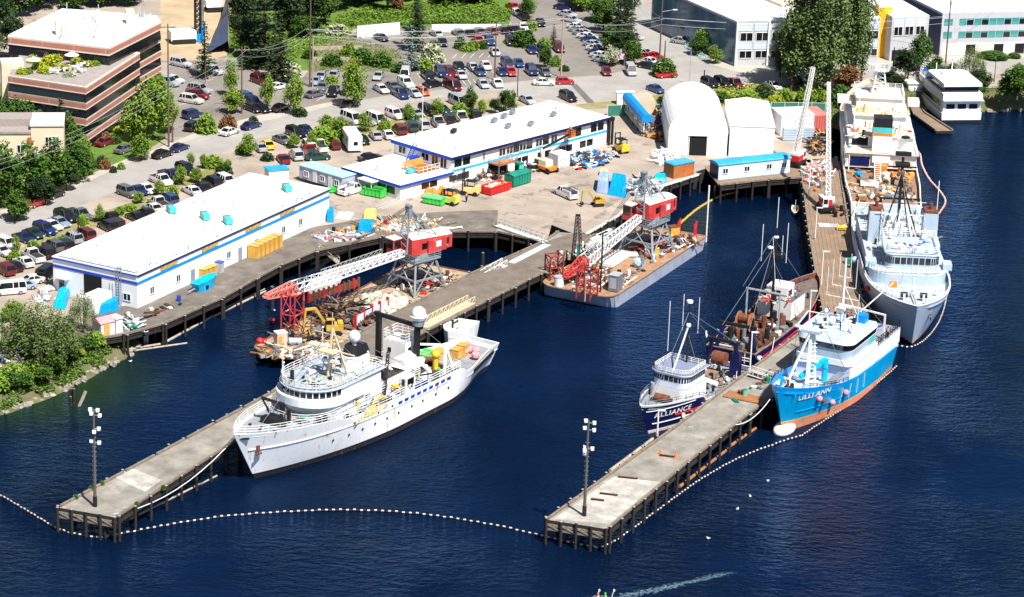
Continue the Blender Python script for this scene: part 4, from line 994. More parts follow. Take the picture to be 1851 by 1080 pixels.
TP = {'mid': [tree_proto('mid', 1), tree_proto('mid', 2)], 'light': [tree_proto('light', 3, n_=2000), tree_proto('light', 4, n_=2000)], 'dark': [tree_proto('dark', 5), tree_proto('dark', 6)],
      'con': [conifer_proto('con', 7), conifer_proto('con', 8, 10, 2.1)], 'blue': [conifer_proto('blue', 9, 10, 2.2)], 'pop': [poplar_proto(10), poplar_proto(11)],
      'wil': [willow_proto(12)], 'flo': [tree_proto('flo', 13, n_=1600)], 'brn': [tree_proto('brn', 14)], 'yel': [tree_proto('yel', 15, n_=2000)],
      'Bm': [bush_proto('mid', 21)], 'Bl': [bush_proto('light', 22)], 'Bd': [bush_proto('dark', 23)], 'By': [bush_proto('yel', 24)], 'Bb': [bush_proto('brn', 25)], 'Bf': [bush_proto('flo', 26)]}
HT = {'mid': 7, 'light': 7, 'dark': 7, 'flo': 7, 'brn': 7, 'yel': 7, 'con': 10, 'blue': 10, 'pop': 14, 'wil': 9, 'Bm': 1, 'Bl': 1, 'Bd': 1, 'By': 1, 'Bb': 1, 'Bf': 1}
WT = {'mid': 7, 'light': 7, 'dark': 7, 'flo': 7, 'brn': 7, 'yel': 7, 'con': 5.2, 'blue': 4.4, 'pop': 5.4, 'wil': 9.2, 'Bm': 2, 'Bl': 2, 'Bd': 2, 'By': 2, 'Bb': 2, 'Bf': 2}
NM = {'mid': ('mid green broadleaf tree', 'tree'), 'light': ('light green airy tree', 'tree'), 'dark': ('dark green dense tree', 'tree'), 'flo': ('pale blossoming tree', 'tree'),
      'brn': ('brown leaved tree', 'tree'), 'yel': ('yellow green tree', 'tree'), 'con': ('dark conifer', 'tree'), 'blue': ('blue grey spruce', 'tree'), 'pop': ('tall narrow poplar', 'tree'),
      'wil': ('willow like tree', 'tree'), 'Bm': ('mid green bush', 'bush'), 'Bl': ('light green bush', 'bush'), 'Bd': ('dark green bush', 'bush'), 'By': ('yellow green bush', 'bush'),
      'Bb': ('brown bush', 'bush'), 'Bf': ('pale flowering bush', 'bush')}
tused = set()
def plant(kind, x, y, wpx, hpx, label, group, z=3.0):
    g = at(x, y, z); d = (g-Vector((0, 0, CAMZ))).length; ppm = FPX/d
    pr = random.choice(TP[kind]); sx = wpx/ppm/WT[kind]; sz = hpx/ppm/.95/HT[kind]
    if pr.name in tused: o = dup(pr)
    else: o = pr; tused.add(pr.name)
    o.location = g; o.rotation_euler = (0, 0, random.uniform(0, 6.28)); o.scale = (sx, sx, sz); tag(o, label, 'tree'); o['category'] = NM[kind][1]; o['group'] = group
    return o
def grove(spec, place, group, z=3.0):
    it = [s.split() for s in spec.split(',')]; it.sort(key=lambda s: float(s[1])); cnt = {}; tot = {}
    for s in it: tot[s[0]] = tot.get(s[0], 0)+1
    for s in it:
        k = s[0]; i = cnt.get(k, 0); cnt[k] = i+1
        pos = '' if tot[k] == 1 else (', leftmost' if i == 0 else (', rightmost' if i == tot[k]-1 else ', '+NUM[i]+' from left'))
        plant(k, float(s[1]), float(s[2]), float(s[3]), float(s[4]), f"{NM[k][0]}{pos} {place}" if pos else f"{NM[k][0]} {place}", group, z)
# kind, base x, base y, width px, height px
grove('dark -10 60 90 90,mid 30 30 90 80,mid 75 18 80 60,dark 110 5 90 60,dark 20 110 60 80,mid -20 110 60 70', 'in the wood behind the brick block at the top left', 'trees behind the brick block')
grove('mid 150 5 80 50,mid 185 12 70 55,mid 235 10 70 50,dark 205 0 80 50,mid 130 18 60 40', 'just above the brick block roof', 'trees behind the brick block')
grove('mid 8 262 90 85,mid 50 268 80 78,dark 85 275 70 70,mid 122 272 60 62,dark 30 280 60 50', 'in front of the brick block', 'trees in front of the brick block')
grove('con 112 278 70 100,mid 138 285 50 60,light 148 305 55 50', 'between the townhouses and the brick block', 'trees by the townhouses')
grove('mid 10 375 90 105,mid 55 362 90 95,mid 100 345 85 85,mid 135 330 75 75,mid 30 400 60 50,dark 75 372 60 55,dark 120 345 50 50,light 0 350 60 70,mid 160 318 35 40', 'in the round street tree mass at the left', 'round street trees at the left')
grove('light 270 258 85 110,light 240 255 60 70,light 300 240 60 70,light 285 200 60 60,Bd 225 225 40 30,light 255 290 50 45', 'beside the brick block corner', 'light trees beside the brick block')
grove('light 418 175 32 62,Bl 372 240 40 35,light 420 205 50 45,Bb 412 232 32 26,light 482 197 34 60,light 530 208 46 72,Bd 543 210 26 16,light 640 195 56 84,Bd 458 222 18 12', 'along the far side of the road', 'young street trees beyond the road')
grove('Bd 184 303 22 22,Bb 190 305 22 20,Bl 219 306 16 12,Bd 205 312 14 12', 'on the street corner by the round trees', 'corner bushes')
grove('con 370 140 62 100,con 478 125 105 165,con 505 150 80 130,con 460 110 70 130,dark 440 60 60 90,dark 520 60 70 100,dark 555 45 70 80,mid 588 45 60 70,dark 440 100 50 70,dark 610 20 70 60,mid 655 12 70 50,dark 700 18 60 50,brn 715 22 40 40,dark 680 0 70 50,dark 820 8 90 40,dark 860 4 80 30,mid 570 5 80 60,dark 470 20 80 70', 'on the wooded slope at the top', 'trees on the wooded slope')
grove('con 750 92 62 110,con 755 60 46 75,blue 742 130 46 84,Bm 783 95 26 22,Bf 780 112 46 32,Bl 765 125 36 20,Bm 725 130 36 18', 'around the spruce beside the mural wall', 'trees beside the mural wall')
grove('Bm 655 115 40 28,yel 637 175 40 60,Bb 640 122 22 18,Bm 600 118 40 20,Bm 690 120 40 26,Bl 600 150 26 14,Bd 560 62 50 30,Bf 610 62 40 18,Bf 520 135 50 24,Bm 560 105 30 18,Bl 630 100 30 20', 'on the planted terrace left of the spruce', 'terrace planting')
grove('Bm 832 88 24 20,Bl 855 90 24 20,Bm 872 88 22 16,Bl 845 92 30 10,Bl 925 78 30 14,Bl 960 55 24 20,Bm 946 83 46 32,Bl 983 86 26 18,con 1000 82 22 38,mid 985 125 36 44,Bd 1020 128 20 10,light 958 25 30 30,mid 950 32 36 34,Bl 1005 120 20 20', 'between the rows of the upper car park', 'planting of the upper car park')
grove('dark 1065 15 70 50,mid 1095 18 60 45,con 1115 70 60 85,mid 1090 60 56 60,con 1140 85 40 80,mid 1085 40 60 50,dark 1125 110 56 60,mid 1100 100 50 50,flo 1105 120 46 34,mid 1145 118 46 44,con 1130 50 50 60,light 1050 20 50 40,dark 1135 30 50 50,dark 1040 5 60 40', 'in the belt between the diagonal row and side street', 'trees between lot and side street')
grove('Bm 1200 137 46 32,mid 1225 55 44 44,mid 1248 75 46 44,light 1275 95 44 44,mid 1262 100 40 36,light 1293 115 34 32,mid 1205 10 50 24', 'beside the glass office', 'trees by the glass office')
grove('pop 1430 165 66 190,pop 1465 170 70 215,pop 1500 165 66 225,pop 1535 158 60 210,pop 1556 152 46 205,pop 1445 130 60 170,pop 1520 135 60 190,pop 1410 140 36 90,pop 1480 145 70 200,pop 1545 145 36 190', 'in the stand of poplars right of the tent', 'poplars')
grove('dark 1640 150 60 60,mid 1660 128 50 70,mid 1690 145 60 40,wil 1755 148 56 66,mid 1720 152 50 34,mid 1760 180 50 34,light 1690 160 60 30,dark 1770 165 50 40', 'on the shore behind the white yacht', 'shore trees behind the yacht')
grove('mid 1838 178 70 60,mid 1815 176 40 36,light 1855 170 50 50,mid 1870 178 60 62,Bm 1795 105 56 12,Bm 1833 105 24 10', 'at the right edge beyond the yacht', 'shore trees at the right edge')
grove('wil 72 655 140 118,wil 35 640 90 90,wil 150 604 56 84,wil 118 640 66 60', 'on the left bank', 'willows on the left bank', 2.8)
grove('Bl 176 622 30 22,Bl 25 685 50 28,Bl 62 676 44 24,Bm 95 664 40 24,Bm 128 643 36 22,Bl -5 700 46 26,Bm 45 690 34 18,By 148 640 12 10,Bm 8 694 34 22', 'on the bank above the rocks', 'bank shrubs', 2.4)
grove('Bf 115 597 40 30,light 345 300 20 24,light 370 305 22 26,Bd 405 316 32 20,light 410 308 22 20,light 448 282 38 38,Bd 483 290 26 14,Bl 440 275 30 16', 'in the kerbed islands above the warehouse', 'island planting')
grove('light 355 330 30 26,Bl 385 302 40 22,light 325 335 30 34,Bl 312 352 22 18,light 290 355 26 30,Bl 216 388 22 14,light 180 402 26 30,Bl 150 405 22 18,light 150 418 16 26,Bl 108 440 22 12,Bl 95 422 20 12,light 30 462 20 34,Bl 25 470 26 16,Bl 60 446 20 12,light 250 368 26 20,Bl 235 380 26 12', 'on the verge between the two car rows', 'verge saplings')
grove('light 565 275 30 34,Bl 585 262 60 34,light 610 255 56 40,Bm 625 250 46 30,light 590 235 36 26,light 660 238 34 34,Bl 695 235 24 22,light 740 218 26 30,light 790 212 30 34,Bm 760 222 26 14,mid 850 196 36 36,light 872 206 20 26,Bl 830 205 30 20,dark 910 200 30 36,mid 922 205 32 42,dark 895 205 26 26,Bl 845 212 40 16,light 530 268 30 24,Bl 655 262 20 10', 'in the planting strip behind the office', 'strip trees behind the office')
grove('dark 1196 206 26 34,Bl 1240 185 30 14,Bm 1300 182 46 16,Bl 1350 180 50 16,By 1400 186 30 14,Bl 1420 184 30 24,Bl 1455 186 36 30,Bl 1480 190 36 30,Bm 1520 190 46 36,Bl 1560 178 46 24,brn 1530 165 66 44,dark 1600 165 50 44,Bd 1380 175 40 22,dark 1620 175 40 40', 'on the dark bank behind the tent and ships', 'bank planting behind the tent')
grove('By 70 125 26 14,By 90 118 34 18,By 100 112 26 14,By 118 128 26 12,Bl 50 133 20 10,By 160 120 20 10,Bb 85 110 16 14,By 80 132 26 12,By 40 134 22 12,Bb 110 108 22 12,By 140 112 24 10,Bl 172 118 20 8,By 60 113 22 14,Bf 125 138 24 8', 'on the roof terrace of the brick block', 'roof terrace planting', 14.05)
grove('Bm 205 258 30 14,By 215 240 22 12,Bb 192 252 20 14', 'at the foot of the brick block', 'planting at the foot of the brick block')
for i, (x, y) in enumerate([(137, 902), (164, 886), (247, 915), (295, 885), (184, 877)]):
    plant('Bm', x, y, 10, 9, ['tuft of weeds at the left edge of the pier tip', 'tuft of weeds just behind the light mast on the pier', 'largest tuft of weeds on the near edge of the pier tip',
          'small tuft of weeds midway along the pier edge', 'third tuft of weeds along the far pier edge'][i], 'weeds on the pier edge')
grove('con 435 40 60 80,dark 500 15 80 60,con 530 35 56 80,dark 575 30 60 60,dark 640 2 70 50,dark 730 0 70 44,dark 785 -4 70 40,con 668 12 40 50,dark 835 -6 80 36,mid 545 70 50 40,dark 465 85 50 60,mid 515 60 50 50', 'in the dark upper wood', 'trees of the upper wood')
grove('light 20 585 56 40,dark 85 650 50 34,Bm 160 625 30 20,Bd 142 628 30 20,Bm 20 692 40 20,Bm 78 678 34 18', 'around the willows on the left bank', 'bank growth', 2.6)
# ground cover on the slope: leaf-sized faces nobody could count
def cover(name, label, poly, dens, kind, hz=.5, h=3.0, s=.3):
    rnd = random.Random(len(poly)+int(poly[0][0])); xs = [p[0] for p in poly]; ys = [p[1] for p in poly]; mb = MB(); k = 0
    def inside(x, y):
        c = False; j = len(poly)-1
        for i in range(len(poly)):
            if (poly[i][1] > y) != (poly[j][1] > y) and x < (poly[j][0]-poly[i][0])*(y-poly[i][1])/(poly[j][1]-poly[i][1])+poly[i][0]: c = not c
            j = i
        return c
    while k < dens:
        x, y = rnd.uniform(min(xs), max(xs)), rnd.uniform(min(ys), max(ys)); k += 1
        if not inside(x, y): continue
        g = at(x, y, h); nn = noise.noise(g*.25)
        leaf(mb, (g.x, g.y, h+hz*(nn+.7)*rnd.random()), s, LG[kind if rnd.random() < .75 else 'mid'], rnd, .4)
    o = mb.build(name); tag(o, label, 'ground cover'); return struct(o, 'stuff')
cover('bramble_cover', 'bright green brambles covering the slope above the mural wall', [(600, 62), (612, 30), (660, 18), (780, 8), (800, 0), (880, -5), (918, 20), (925, 38), (880, 45), (790, 45), (640, 50)], 16000, 'light', 1.6)
cover('bramble_cover', 'green brambles below the big conifers at the upper left', [(415, 90), (418, 40), (450, 60), (560, 50), (640, 60), (560, 90), (500, 130), (440, 120)], 8000, 'light', 1.2)
cover('terrace_weeds', 'patchy weeds on the planted terrace', [(545, 85), (640, 64), (725, 95), (725, 130), (560, 130)], 3500, 'mid', .5, 3.0, .2)
rnd = random.Random(77); mb = MB(); prof_ = ((-.15, 3.02), (.2, 2.5), (.5, 1.5), (.8, .6), (1, .15))
SEG = [[(p, q) for p, q in zip(c, c[1:]) if f(p)] for c, f in ((bl, lambda p: p.y > 300 and p.x > -85), (br, lambda p: 55 < p.x < 130))]
for i in range(16000):
    p, q = rnd.choice(SEG[0 if rnd.random() < .75 else 1])
    n_ = Vector(((q-p).y, -(q-p).x, 0)).normalized(); t = rnd.uniform(-.1, .98 if noise.noise(p*.35) > -.15 else .7); c = p.lerp(q, rnd.random())+n_*(4.6*t); z = interp(prof_, t)
    leaf(mb, (c.x, c.y, z+rnd.uniform(.1, .55)), .24, LG[rnd.choice(('light', 'mid', 'mid', 'wil', 'dark'))], rnd, .3)
struct(tag(mb.build('bank_scrub'), 'low scrub clinging to the slopes of the banks', 'scrub'), 'stuff')
cover('bank_weeds', 'bright weeds and grass growing on the left bank', [(-60, 706), (-60, 670), (0, 645), (60, 625), (130, 605), (172, 600), (172, 612), (128, 632), (60, 668), (0, 690)], 7000, 'light', .4, 2.9, .2)
cover('verge_weeds', 'dry grass and weeds on the verge between the car rows', [(0, 480), (120, 412), (250, 368), (330, 325), (385, 302), (418, 304), (330, 345), (250, 384), (130, 426), (60, 463), (0, 497)], 5000, 'yel', .35, 3.0, .16)
cover('verge_weeds', 'dry grass along the planting strip behind the office', [(540, 262), (640, 235), (760, 205), (850, 185), (905, 178), (945, 190), (830, 208), (700, 232), (560, 268)], 4000, 'yel', .35, 3.0, .16)
cover('bank_weeds', 'dry yellowish grass on the bank behind the tent and containers', [(1215, 188), (1215, 170), (1280, 155), (1450, 155), (1503, 160), (1503, 190), (1380, 195)], 6000, 'yel', .5, 3.0, .25)
# ================================================================ ships
def interp(tab, t):
    for (a, x), (b_, y) in zip(tab, tab[1:]):
        if t <= b_: return x+(y-x)*(t-a)/max(1e-6, b_-a)
    return tab[-1][1]
def smooth(x): x = max(0, min(1, x)); return x*x*(3-2*x)
class Hull:
    def __init__(s, L, B, sheer, bul, bands, topm, deckm, rake=3., tw=.75, twl=.55, so=.8, fore=.6, forew=.52, pd=2.4, pw=1.7, railm=None, inm=None, N=44, trim=(1, 1)):
        s.__dict__.update(locals())
    def half(s, t, z):
        zt = interp(s.sheer, t); k = max(0, min(1, z/zt))
        d = s.tw+(1-s.tw)*smooth(t/.22) if t < .22 else 1.
        if t > s.fore: d = max(.0, 1-((t-s.fore)/(1-s.fore))**s.pd)
        w_ = s.twl+(.97-s.twl)*smooth(t/.3) if t < .3 else .97
        if t > s.forew: w_ = max(0, .97*(1-((t-s.forew)/(1-s.forew))**s.pw))
        return s.B/2*(w_+(d-w_)*k**.8)+.04
    def x(s, t, z):
        zt = interp(s.sheer, t); k = max(-.2, z/zt)
        return -s.L/2+s.L*t+s.rake*k*smooth((t-.7)/.3)-s.so*max(0, k)*smooth((.12-t)/.12)
    def pt(s, t, z, side=1, off=0.):
        return Vector((s.x(t, z), side*(s.half(t, z)+off), z))
    def build(s, root):
        N = s.N; ts = [i/N for i in range(N+1)]; nb = len(s.bands)
        mb = MB(); rows = [-1.5]+[b_[0] for b_ in s.bands]; R_ = len(rows)+5; grid = []
        ms = [b_[1] for b_ in s.bands]
        for t in ts:
            zt = interp(s.sheer, t); last = rows[-1]
            tk = s.trim[0]+(s.trim[1]-s.trim[0])*t
            zs = [min(r*(tk if r > 0 else 1), zt-.05+.001*i) for i, r in enumerate(rows)]+[last*tk+(zt-last*tk)*q for q in (.25, .5, .75, .93, 1)]
            grid.append(zs)
        vs = []; fs = []; 
        for side in (1, -1):
            for i, t in enumerate(ts):
                for z in grid[i]: vs.append(s.pt(t, z, side))
        W_ = len(rows)+5; off = (N+1)*W_
        for j in range(W_-1):
            m = ms[j] if j < nb else s.topm
            if j == W_-2 and s.railm: m = s.railm
            f = []
            for i in range(N):
                f.append((i*W_+j, i*W_+j+1, (i+1)*W_+j+1, (i+1)*W_+j)); f.append((off+i*W_+j, off+(i+1)*W_+j, off+(i+1)*W_+j+1, off+i*W_+j+1))
            f.append((j, off+j, off+j+1, j+1)); e = N*W_
            f.append((e+j, e+j+1, off+e+j+1, off+e+j))
            used = sorted({q for ff in f for q in ff}); mp = {q: k for k, q in enumerate(used)}
            mb.add([vs[q] for q in used], [tuple(mp[q] for q in ff) for ff in f], m, False)
        # rail cap and inside of the bulwark
        im = s.inm or s.topm; v2 = []; K = 4
        for side in (1, -1):
            for t in ts:
                zt = interp(s.sheer, t); zb = zt-interp(s.bul, t); o = s.pt(t, zt, side); h_ = max(.02, abs(o.y)-.18)
                xx = o.x-(.25 if t > .97 else 0)+(.2 if t < .02 else 0)
                v2 += [(o.x, o.y, zt), (xx, side*h_, zt+.001), (xx, side*h_, zb), (xx, 0, zb+.04)]
        n2 = (N+1)*K
        for j, m in ((0, s.railm or WHITE), (1, im), (2, s.deckm)):
            f = []
            for i in range(N):
                f.append((i*K+j, i*K+j+1, (i+1)*K+j+1, (i+1)*K+j)); f.append((n2+i*K+j, n2+(i+1)*K+j, n2+(i+1)*K+j+1, n2+i*K+j+1))
            if j < 2: f.append((j, n2+j, n2+j+1, j+1))
            used = sorted({q for ff in f for q in ff}); mp = {q: k for k, q in enumerate(used)}
            tgt = s.dk if j == 2 else mb
            tgt.add([v2[q] for q in used], [tuple(mp[q] for q in ff) for ff in f], m)
        o = mb.build('hull', root)
        bm_fix(o); d = s.dk.build('deck', root); bm_fix(d, up=True)
        s.root = root; return o
    dk = None
    def text(s, body, t0, z, size, m, side=1, slope=0., name='hull_lettering', bold=.0, spacing=1.0, dirn=None):
        c = bpy.data.curves.new('t', 'FONT'); c.body = body; c.size = size; c.space_character = spacing; c.offset = bold; c.shear = .15
        to = bpy.data.objects.new('t', c); COL.objects.link(to); bpy.context.view_layer.update()
        me = bpy.data.meshes.new_from_object(to); bpy.data.objects.remove(to)
        dz = 1 if side > 0 else -1
        for v in me.vertices:
            t = t0-v.co.x*dz/s.L; zz = z+v.co.y+slope*v.co.x
            p = s.pt(t, zz, side, .12); v.co = p
        me.materials.clear(); me.materials.append(m); o = bpy.data.objects.new(name, me); COL.objects.link(o); o.parent = s.root; return o
    def ports(s, ts, z, r, m, side=1, name='porthole'):
        src = None
        for t in ts:
            p = s.pt(t, z, side, .02)
            if src is None:
                src = MB().cyl((0, -.02, 0), (0, .05, 0), r, m, n=8).build(name, s.root, p)
            else: c = src.copy(); COL.objects.link(c); c.location = p
    def strake(s, t0, t1, z, r, m, name='rubbing_strake', side=1, dz=0., w_=None, fn=None):
        mb = MB(); n_ = 24; pts = []
        for i in range(n_+1):
            t = t0+(t1-t0)*i/n_; zz = (fn(t) if fn else z+dz*i/n_); pts.append(s.pt(t, zz, side, .03))
        for a, b_ in zip(pts, pts[1:]): mb.beam(a, b_, .12, m, r)
        mb.build(name, s.root)
    def railing(s, t0, t1, h, m, inset=.15, sp=1.8, rows=3, sides=(1, -1), zf=None, name='railing'):
        for sd_ in sides:
            n_ = max(3, int(abs(t1-t0)*s.L/2.2)); pts = []
            for i in range(n_+1):
                t = t0+(t1-t0)*i/n_; z = interp(s.sheer, t) if zf is None else zf
                p = s.pt(t, min(z, interp(s.sheer, t)), sd_, -inset); p.z = z; pts.append(p)
            MB().rail(pts, h, m, sp, rows=rows).build(name, s.root)
import bmesh
def bm_fix(o, up=False):
    bm = bmesh.new(); bm.from_mesh(o.data); bmesh.ops.remove_doubles(bm, verts=bm.verts, dist=.0005); bmesh.ops.recalc_face_normals(bm, faces=bm.faces)
    bm.to_mesh(o.data); bm.free()
    if o.name.startswith('hull'):
        for p in o.data.polygons: p.use_smooth = True
        o.data.set_sharp_from_angle(angle=R(28))
def ship_root(name, label, cat, bow, heading, L):
    b_ = at(*bow); h = R(heading); d = Vector((math.cos(h), math.sin(h), 0)); o = b_-d*L/2
    return thing(name, label, cat, o, h)
def rp(x0, x1, w_, rf=1.2, n=5, taper=1.):
    """plan of a deckhouse: square aft end x0, rounded front at x1"""
    p = [(x0, -w_/2*taper), (x0, w_/2*taper)]; p = [(x0, w_/2*taper)]
    for k in range(n+1): a = math.pi/2*(1-k/n); p.append((x1-rf+rf*math.cos(a), w_/2-rf+rf*math.sin(a)) if rf < w_/2 else (x1-rf+rf*math.cos(a), w_/2*math.sin(a)))
    for k in range(n+1): a = -math.pi/2*k/n; p.append((x1-rf+rf*math.cos(a), -(w_/2-rf)+rf*math.sin(a)) if rf < w_/2 else (x1-rf+rf*math.cos(a), w_/2*math.sin(a)))
    p.append((x0, -w_/2*taper)); out = []
    for q in p:
        if not out or (Vector(q)-Vector(out[-1])).length > .02: out.append(q)
    return list(reversed(out))
def house(root, name, poly, z0, z1, m, rm=None, scale=1., off=(0, 0), over=0.):
    o = MB().prism(poly, z0, z1, m, m, scale, off).build(name, root)
    n = len(poly); cx = sum(p[0] for p in poly)/n; cy = sum(p[1] for p in poly)/n
    w_ = max(abs(p[1]-cy) for p in poly); k = (w_+over)/w_
    top = [(cx+(p[0]-cx)*scale*k+off[0], cy+(p[1]-cy)*scale*k+off[1]) for p in poly]
    MB().prism(top, z1+.002, z1+.1, WHITE, rm or WHITE).build('roof' if name == 'wheelhouse' else 'house_top', root)
    return o
def wband(root, poly, z0, z1, i0, i1, gap=.28, m=GLASS, step=1.1, sc=1., maxlen=99):
    """individual panes along edges i0..i1 of a plan polygon, outward side"""
    n = len(poly); cx = sum(p[0] for p in poly)/n; cy = sum(p[1] for p in poly)/n
    ar = sum(poly[i][0]*poly[(i+1) % n][1]-poly[(i+1) % n][0]*poly[i][1] for i in range(n))
    P_ = list(poly) if ar > 0 else list(reversed(poly))
    for i in range(n):
        if ar > 0: a, b_ = P_[i], P_[(i+1) % n]; idx = i
        else: a, b_ = P_[i], P_[(i+1) % n]; idx = n-2-i
        if not (i0 <= idx % n < i1): continue
        L = math.hypot(b_[0]-a[0], b_[1]-a[1])
        if L < .25 or L > maxlen: continue
        k = max(1, round(L/step)); g = min(gap, L/k*.35)
        for j in range(k): pane(root, 'window', a, b_, L*j/k+g/2, L*(j+1)/k-g/2, z0, z1, m, .05)
def mast(mb, x, y, z0, z1, m, r=.12, yards=(), legs=0.):
    mb.cyl((x, y, z0), (x, y, z1), r, m, r*.6, 7)
    for z, w_ in yards: mb.beam((x, y-w_/2, z), (x, y+w_/2, z), .09, m)
    if legs:
        for s in (-1, 1): mb.beam((x-legs, y+s*legs*.7, z0), (x, y, z0+(z1-z0)*.6), .1, m)
    return mb
def clutter(root, name, n, x0, x1, y0, y1, z, mats, smin=.25, smax=.9, seed=1, hmax=.9, beams=.3):
    """assorted small deck gear built as one part"""
    rnd = random.Random(seed); mb = MB()
    for i in range(n):
        x, y = rnd.uniform(x0, x1), rnd.uniform(y0, y1); m = rnd.choice(mats); q = rnd.random()
        s = rnd.uniform(smin, smax)
        if q < beams: a = rnd.uniform(0, 3.14); mb.beam((x, y, z+.1), (x+math.cos(a)*s*2, y+math.sin(a)*s*2, z+.1+rnd.uniform(0, .5)), rnd.uniform(.06, .18), m)
        elif q < beams+.18: mb.cyl((x, y, z), (x, y, z+rnd.uniform(.3, hmax)), s*.35, m, n=7)
        elif q < beams+.3: a = rnd.uniform(0, 3); mb.cyl((x, y, z+s*.3), (x+s*math.cos(a), y+s*math.sin(a), z+s*.3), s*.3, m, n=8)
        else: mb.box((x, y, z+s*.3), (s, s*rnd.uniform(.4, 1), s*.6*rnd.uniform(.5, 1.3)), m, rnd.uniform(0, 3))
    return mb.build(name, root)
RUSTW = mat('rust_streaked_white_hull', (.80, .80, .80), .5, var=.05, scale=1.2, streak=((.45, .23, .10), .585, .18, .9))
GDECK = mat('grey_deck_paint', (.24, .26, .29), .8, var=.2, scale=.9, streak=((.14, .13, .13), .65, 1, 1.4))
BDECK = mat('brown_steel_deck', (.25, .16, .11), .85, var=.3, scale=1.1)
TAN = mat('tan_paint', (.66, .54, .34), .6, var=.15)
BOOT = mat('black_boot_topping', (.02, .015, .015), .6, streak=((.2, .06, .03), .6, 1, 1.2))
HREDW = mat('faded_red_antifouling', (.62, .24, .15), .75, var=.3, scale=1.5, col2=(.75, .60, .5))
DKB = Hull  # alias
Hull.dk = None
def mkhull(*a, **k):
    h = Hull(*a, **k); h.dk = MB(); return h
def shift(root, keep, dx, dz, skip=()):
    for c in root.children:
        if c in keep or c.name.split('.')[0] in skip: continue
        c.location.x += dx; c.location.z += dz
# ---------------------------------------------------------------- white research ship
HD = R(-122.2)
wr = ship_root('research_ship', 'large rust streaked white research ship with black topped funnel beside the long pier', 'ship', (460, 865), -122.2, 50)
h = mkhull(50, 10.6, [(0, 3.8), (.12, 3.6), (.22, 3.7), (.23, 4.6), (.36, 4.6), (.6, 4.9), (.75, 5.3), (.76, 5.7), (1, 7.2)], [(0, 1.0), (.22, 1.0), (.23, .5), (.74, .4), (.76, .35), (.93, .5), (1, .5)],
           [(.45, BOOT), (.75, BLACK)], RUSTW, GDECK, rake=4.2, tw=.5, twl=.3, so=1.4, fore=.66, forew=.52, pd=2.6, pw=1.6, inm=WHITE2)
h.build(wr)
h.strake(.3, .985, 5.5, .14, RUSTW, fn=lambda t: 3.7+1.9*max(0, (t-.45))**1.3)
h.ports([.30, .36, .42, .47, .53, .58, .63, .68, .73, .78], 2.7, .17, BLACK)
h.ports([.5, .56, .62, .72, .80], 4.1, .17, BLACK)
h.railing(.77, 1.0, 1.0, WHITE, inset=.1); h.railing(.24, .75, 1.0, WHITE, inset=.2)
mb = MB(); p = h.pt(.965, 4.6, 1, .15); mb.box(p, (.5, .3, .9), RUST, .3); mb.beam(p+Vector((-.5, .1, -.7)), p+Vector((.5, .1, -.7)), .2, RUST); mb.build('anchor', wr)
mb = MB(); p = h.pt(.985, 6.4, 1, .05); mb.box(p, (1.4, .1, .25), BLACK, -.9); mb.build('hawse_pipe', wr); KEEP = set(wr.children)
# windlass and bow gear
mb = MB(); z = 6.75
mb.cyl((21.2, -1.3, z+.7), (21.2, 1.3, z+.7), .55, BLACK, n=12); mb.cyl((19.8, -1.6, z+.6), (19.8, .2, z+.6), .45, BLACK, n=10)
for y in (-1.5, 1.5, 0): mb.box((21.2, y, z+.5), (1.1, .3, 1.2), BLACK)
for k in range(5): mb.beam((22.5+k*.4, -1+k*.4, z+.1), (23.5+k*.3, 0+k*.1, z+.7), .14, BLACK)
mb.build('windlass', wr)
mb = MB(); mb.beam((18.6, -.6, z), (18.6, -.6, z+2.2), .45, BLACK); mb.beam((18.6, -.6, z+2), (21.0, -2.0, z+3.3), .35, BLACK); mb.beam((21, -2, z+3.3), (20.3, -1.4, z+1.4), .25, BLACK)
mb.cyl((19.2, .9, z+.2), (19.2, .9, z+1.9), .25, BLACK); mb.build('deck_crane', wr)
mb = MB()
for x, y in ((23.5, 1.9), (23.5, -1.9), (16.4, 4.0), (25.5, 1.0), (16.9, 4.0)): mb.cyl((x, y, z), (x, y, z+.6), .2, BLACK, n=8)
mb.cyl((16.2, 3.2, z+.5), (16.2, 4.4, z+.5), .5, RUBBER, n=12); mb.tube([(24.6, -1.6, z+.1), (23, -2.2, z+.1), (22.3, -2.9, z+.1), (24, -2.6, z+.12), (25, -1.2, z+.1)], .08, WHITE2); mb.box((17, 1.6, z+.3), (.9, 1.2, .5), TEAL)
mb.build('bollard', wr)
# superstructure
P1 = rp(-7, 16.4, 9.0, 4.4, 7); P2 = rp(-3.5, 14.2, 9.2, 4.2, 7); P3 = rp(1.5, 14.3, 8.4, 4.2, 8); 
house(wr, 'deckhouse', P1, 5.2, 7.5, WHITE, GDECK)
house(wr, 'deckhouse', rp(-1.5, 16.0, 8.4, 4.1, 7), 7.6, 8.9, WHITE, GDECK)
TOPD = mat('blue_grey_top_deck', (.30, .35, .40), .8, var=.3, scale=1.2, streak=((.6, .6, .6), .6, 1, 1.5))
house(wr, 'wheelhouse', P3, 9.0, 11.0, WHITE, TOPD, over=.35)
wband(wr, P3, 10.0, 10.75, 0, 99, .14, step=.85, maxlen=3)
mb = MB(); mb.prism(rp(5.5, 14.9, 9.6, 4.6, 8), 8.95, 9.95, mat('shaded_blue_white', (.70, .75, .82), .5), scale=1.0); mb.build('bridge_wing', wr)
mb = MB()
for x, y in ((10.9, 4.52), (9, 4.52), (7, 4.52), (4.5, 4.52), (0.5, 4.52), (-2, 4.52), (-4.5, 4.52)): mb.cyl((x, y-.08, 6.5), (x, y+.05, 6.5), .22, BLACK, n=8)
for x in (9.8, 7.2, 3.2): mb.box((x, 4.4, 8.3), (.8, .1, .5), BLACK)
mb.build('porthole', wr)
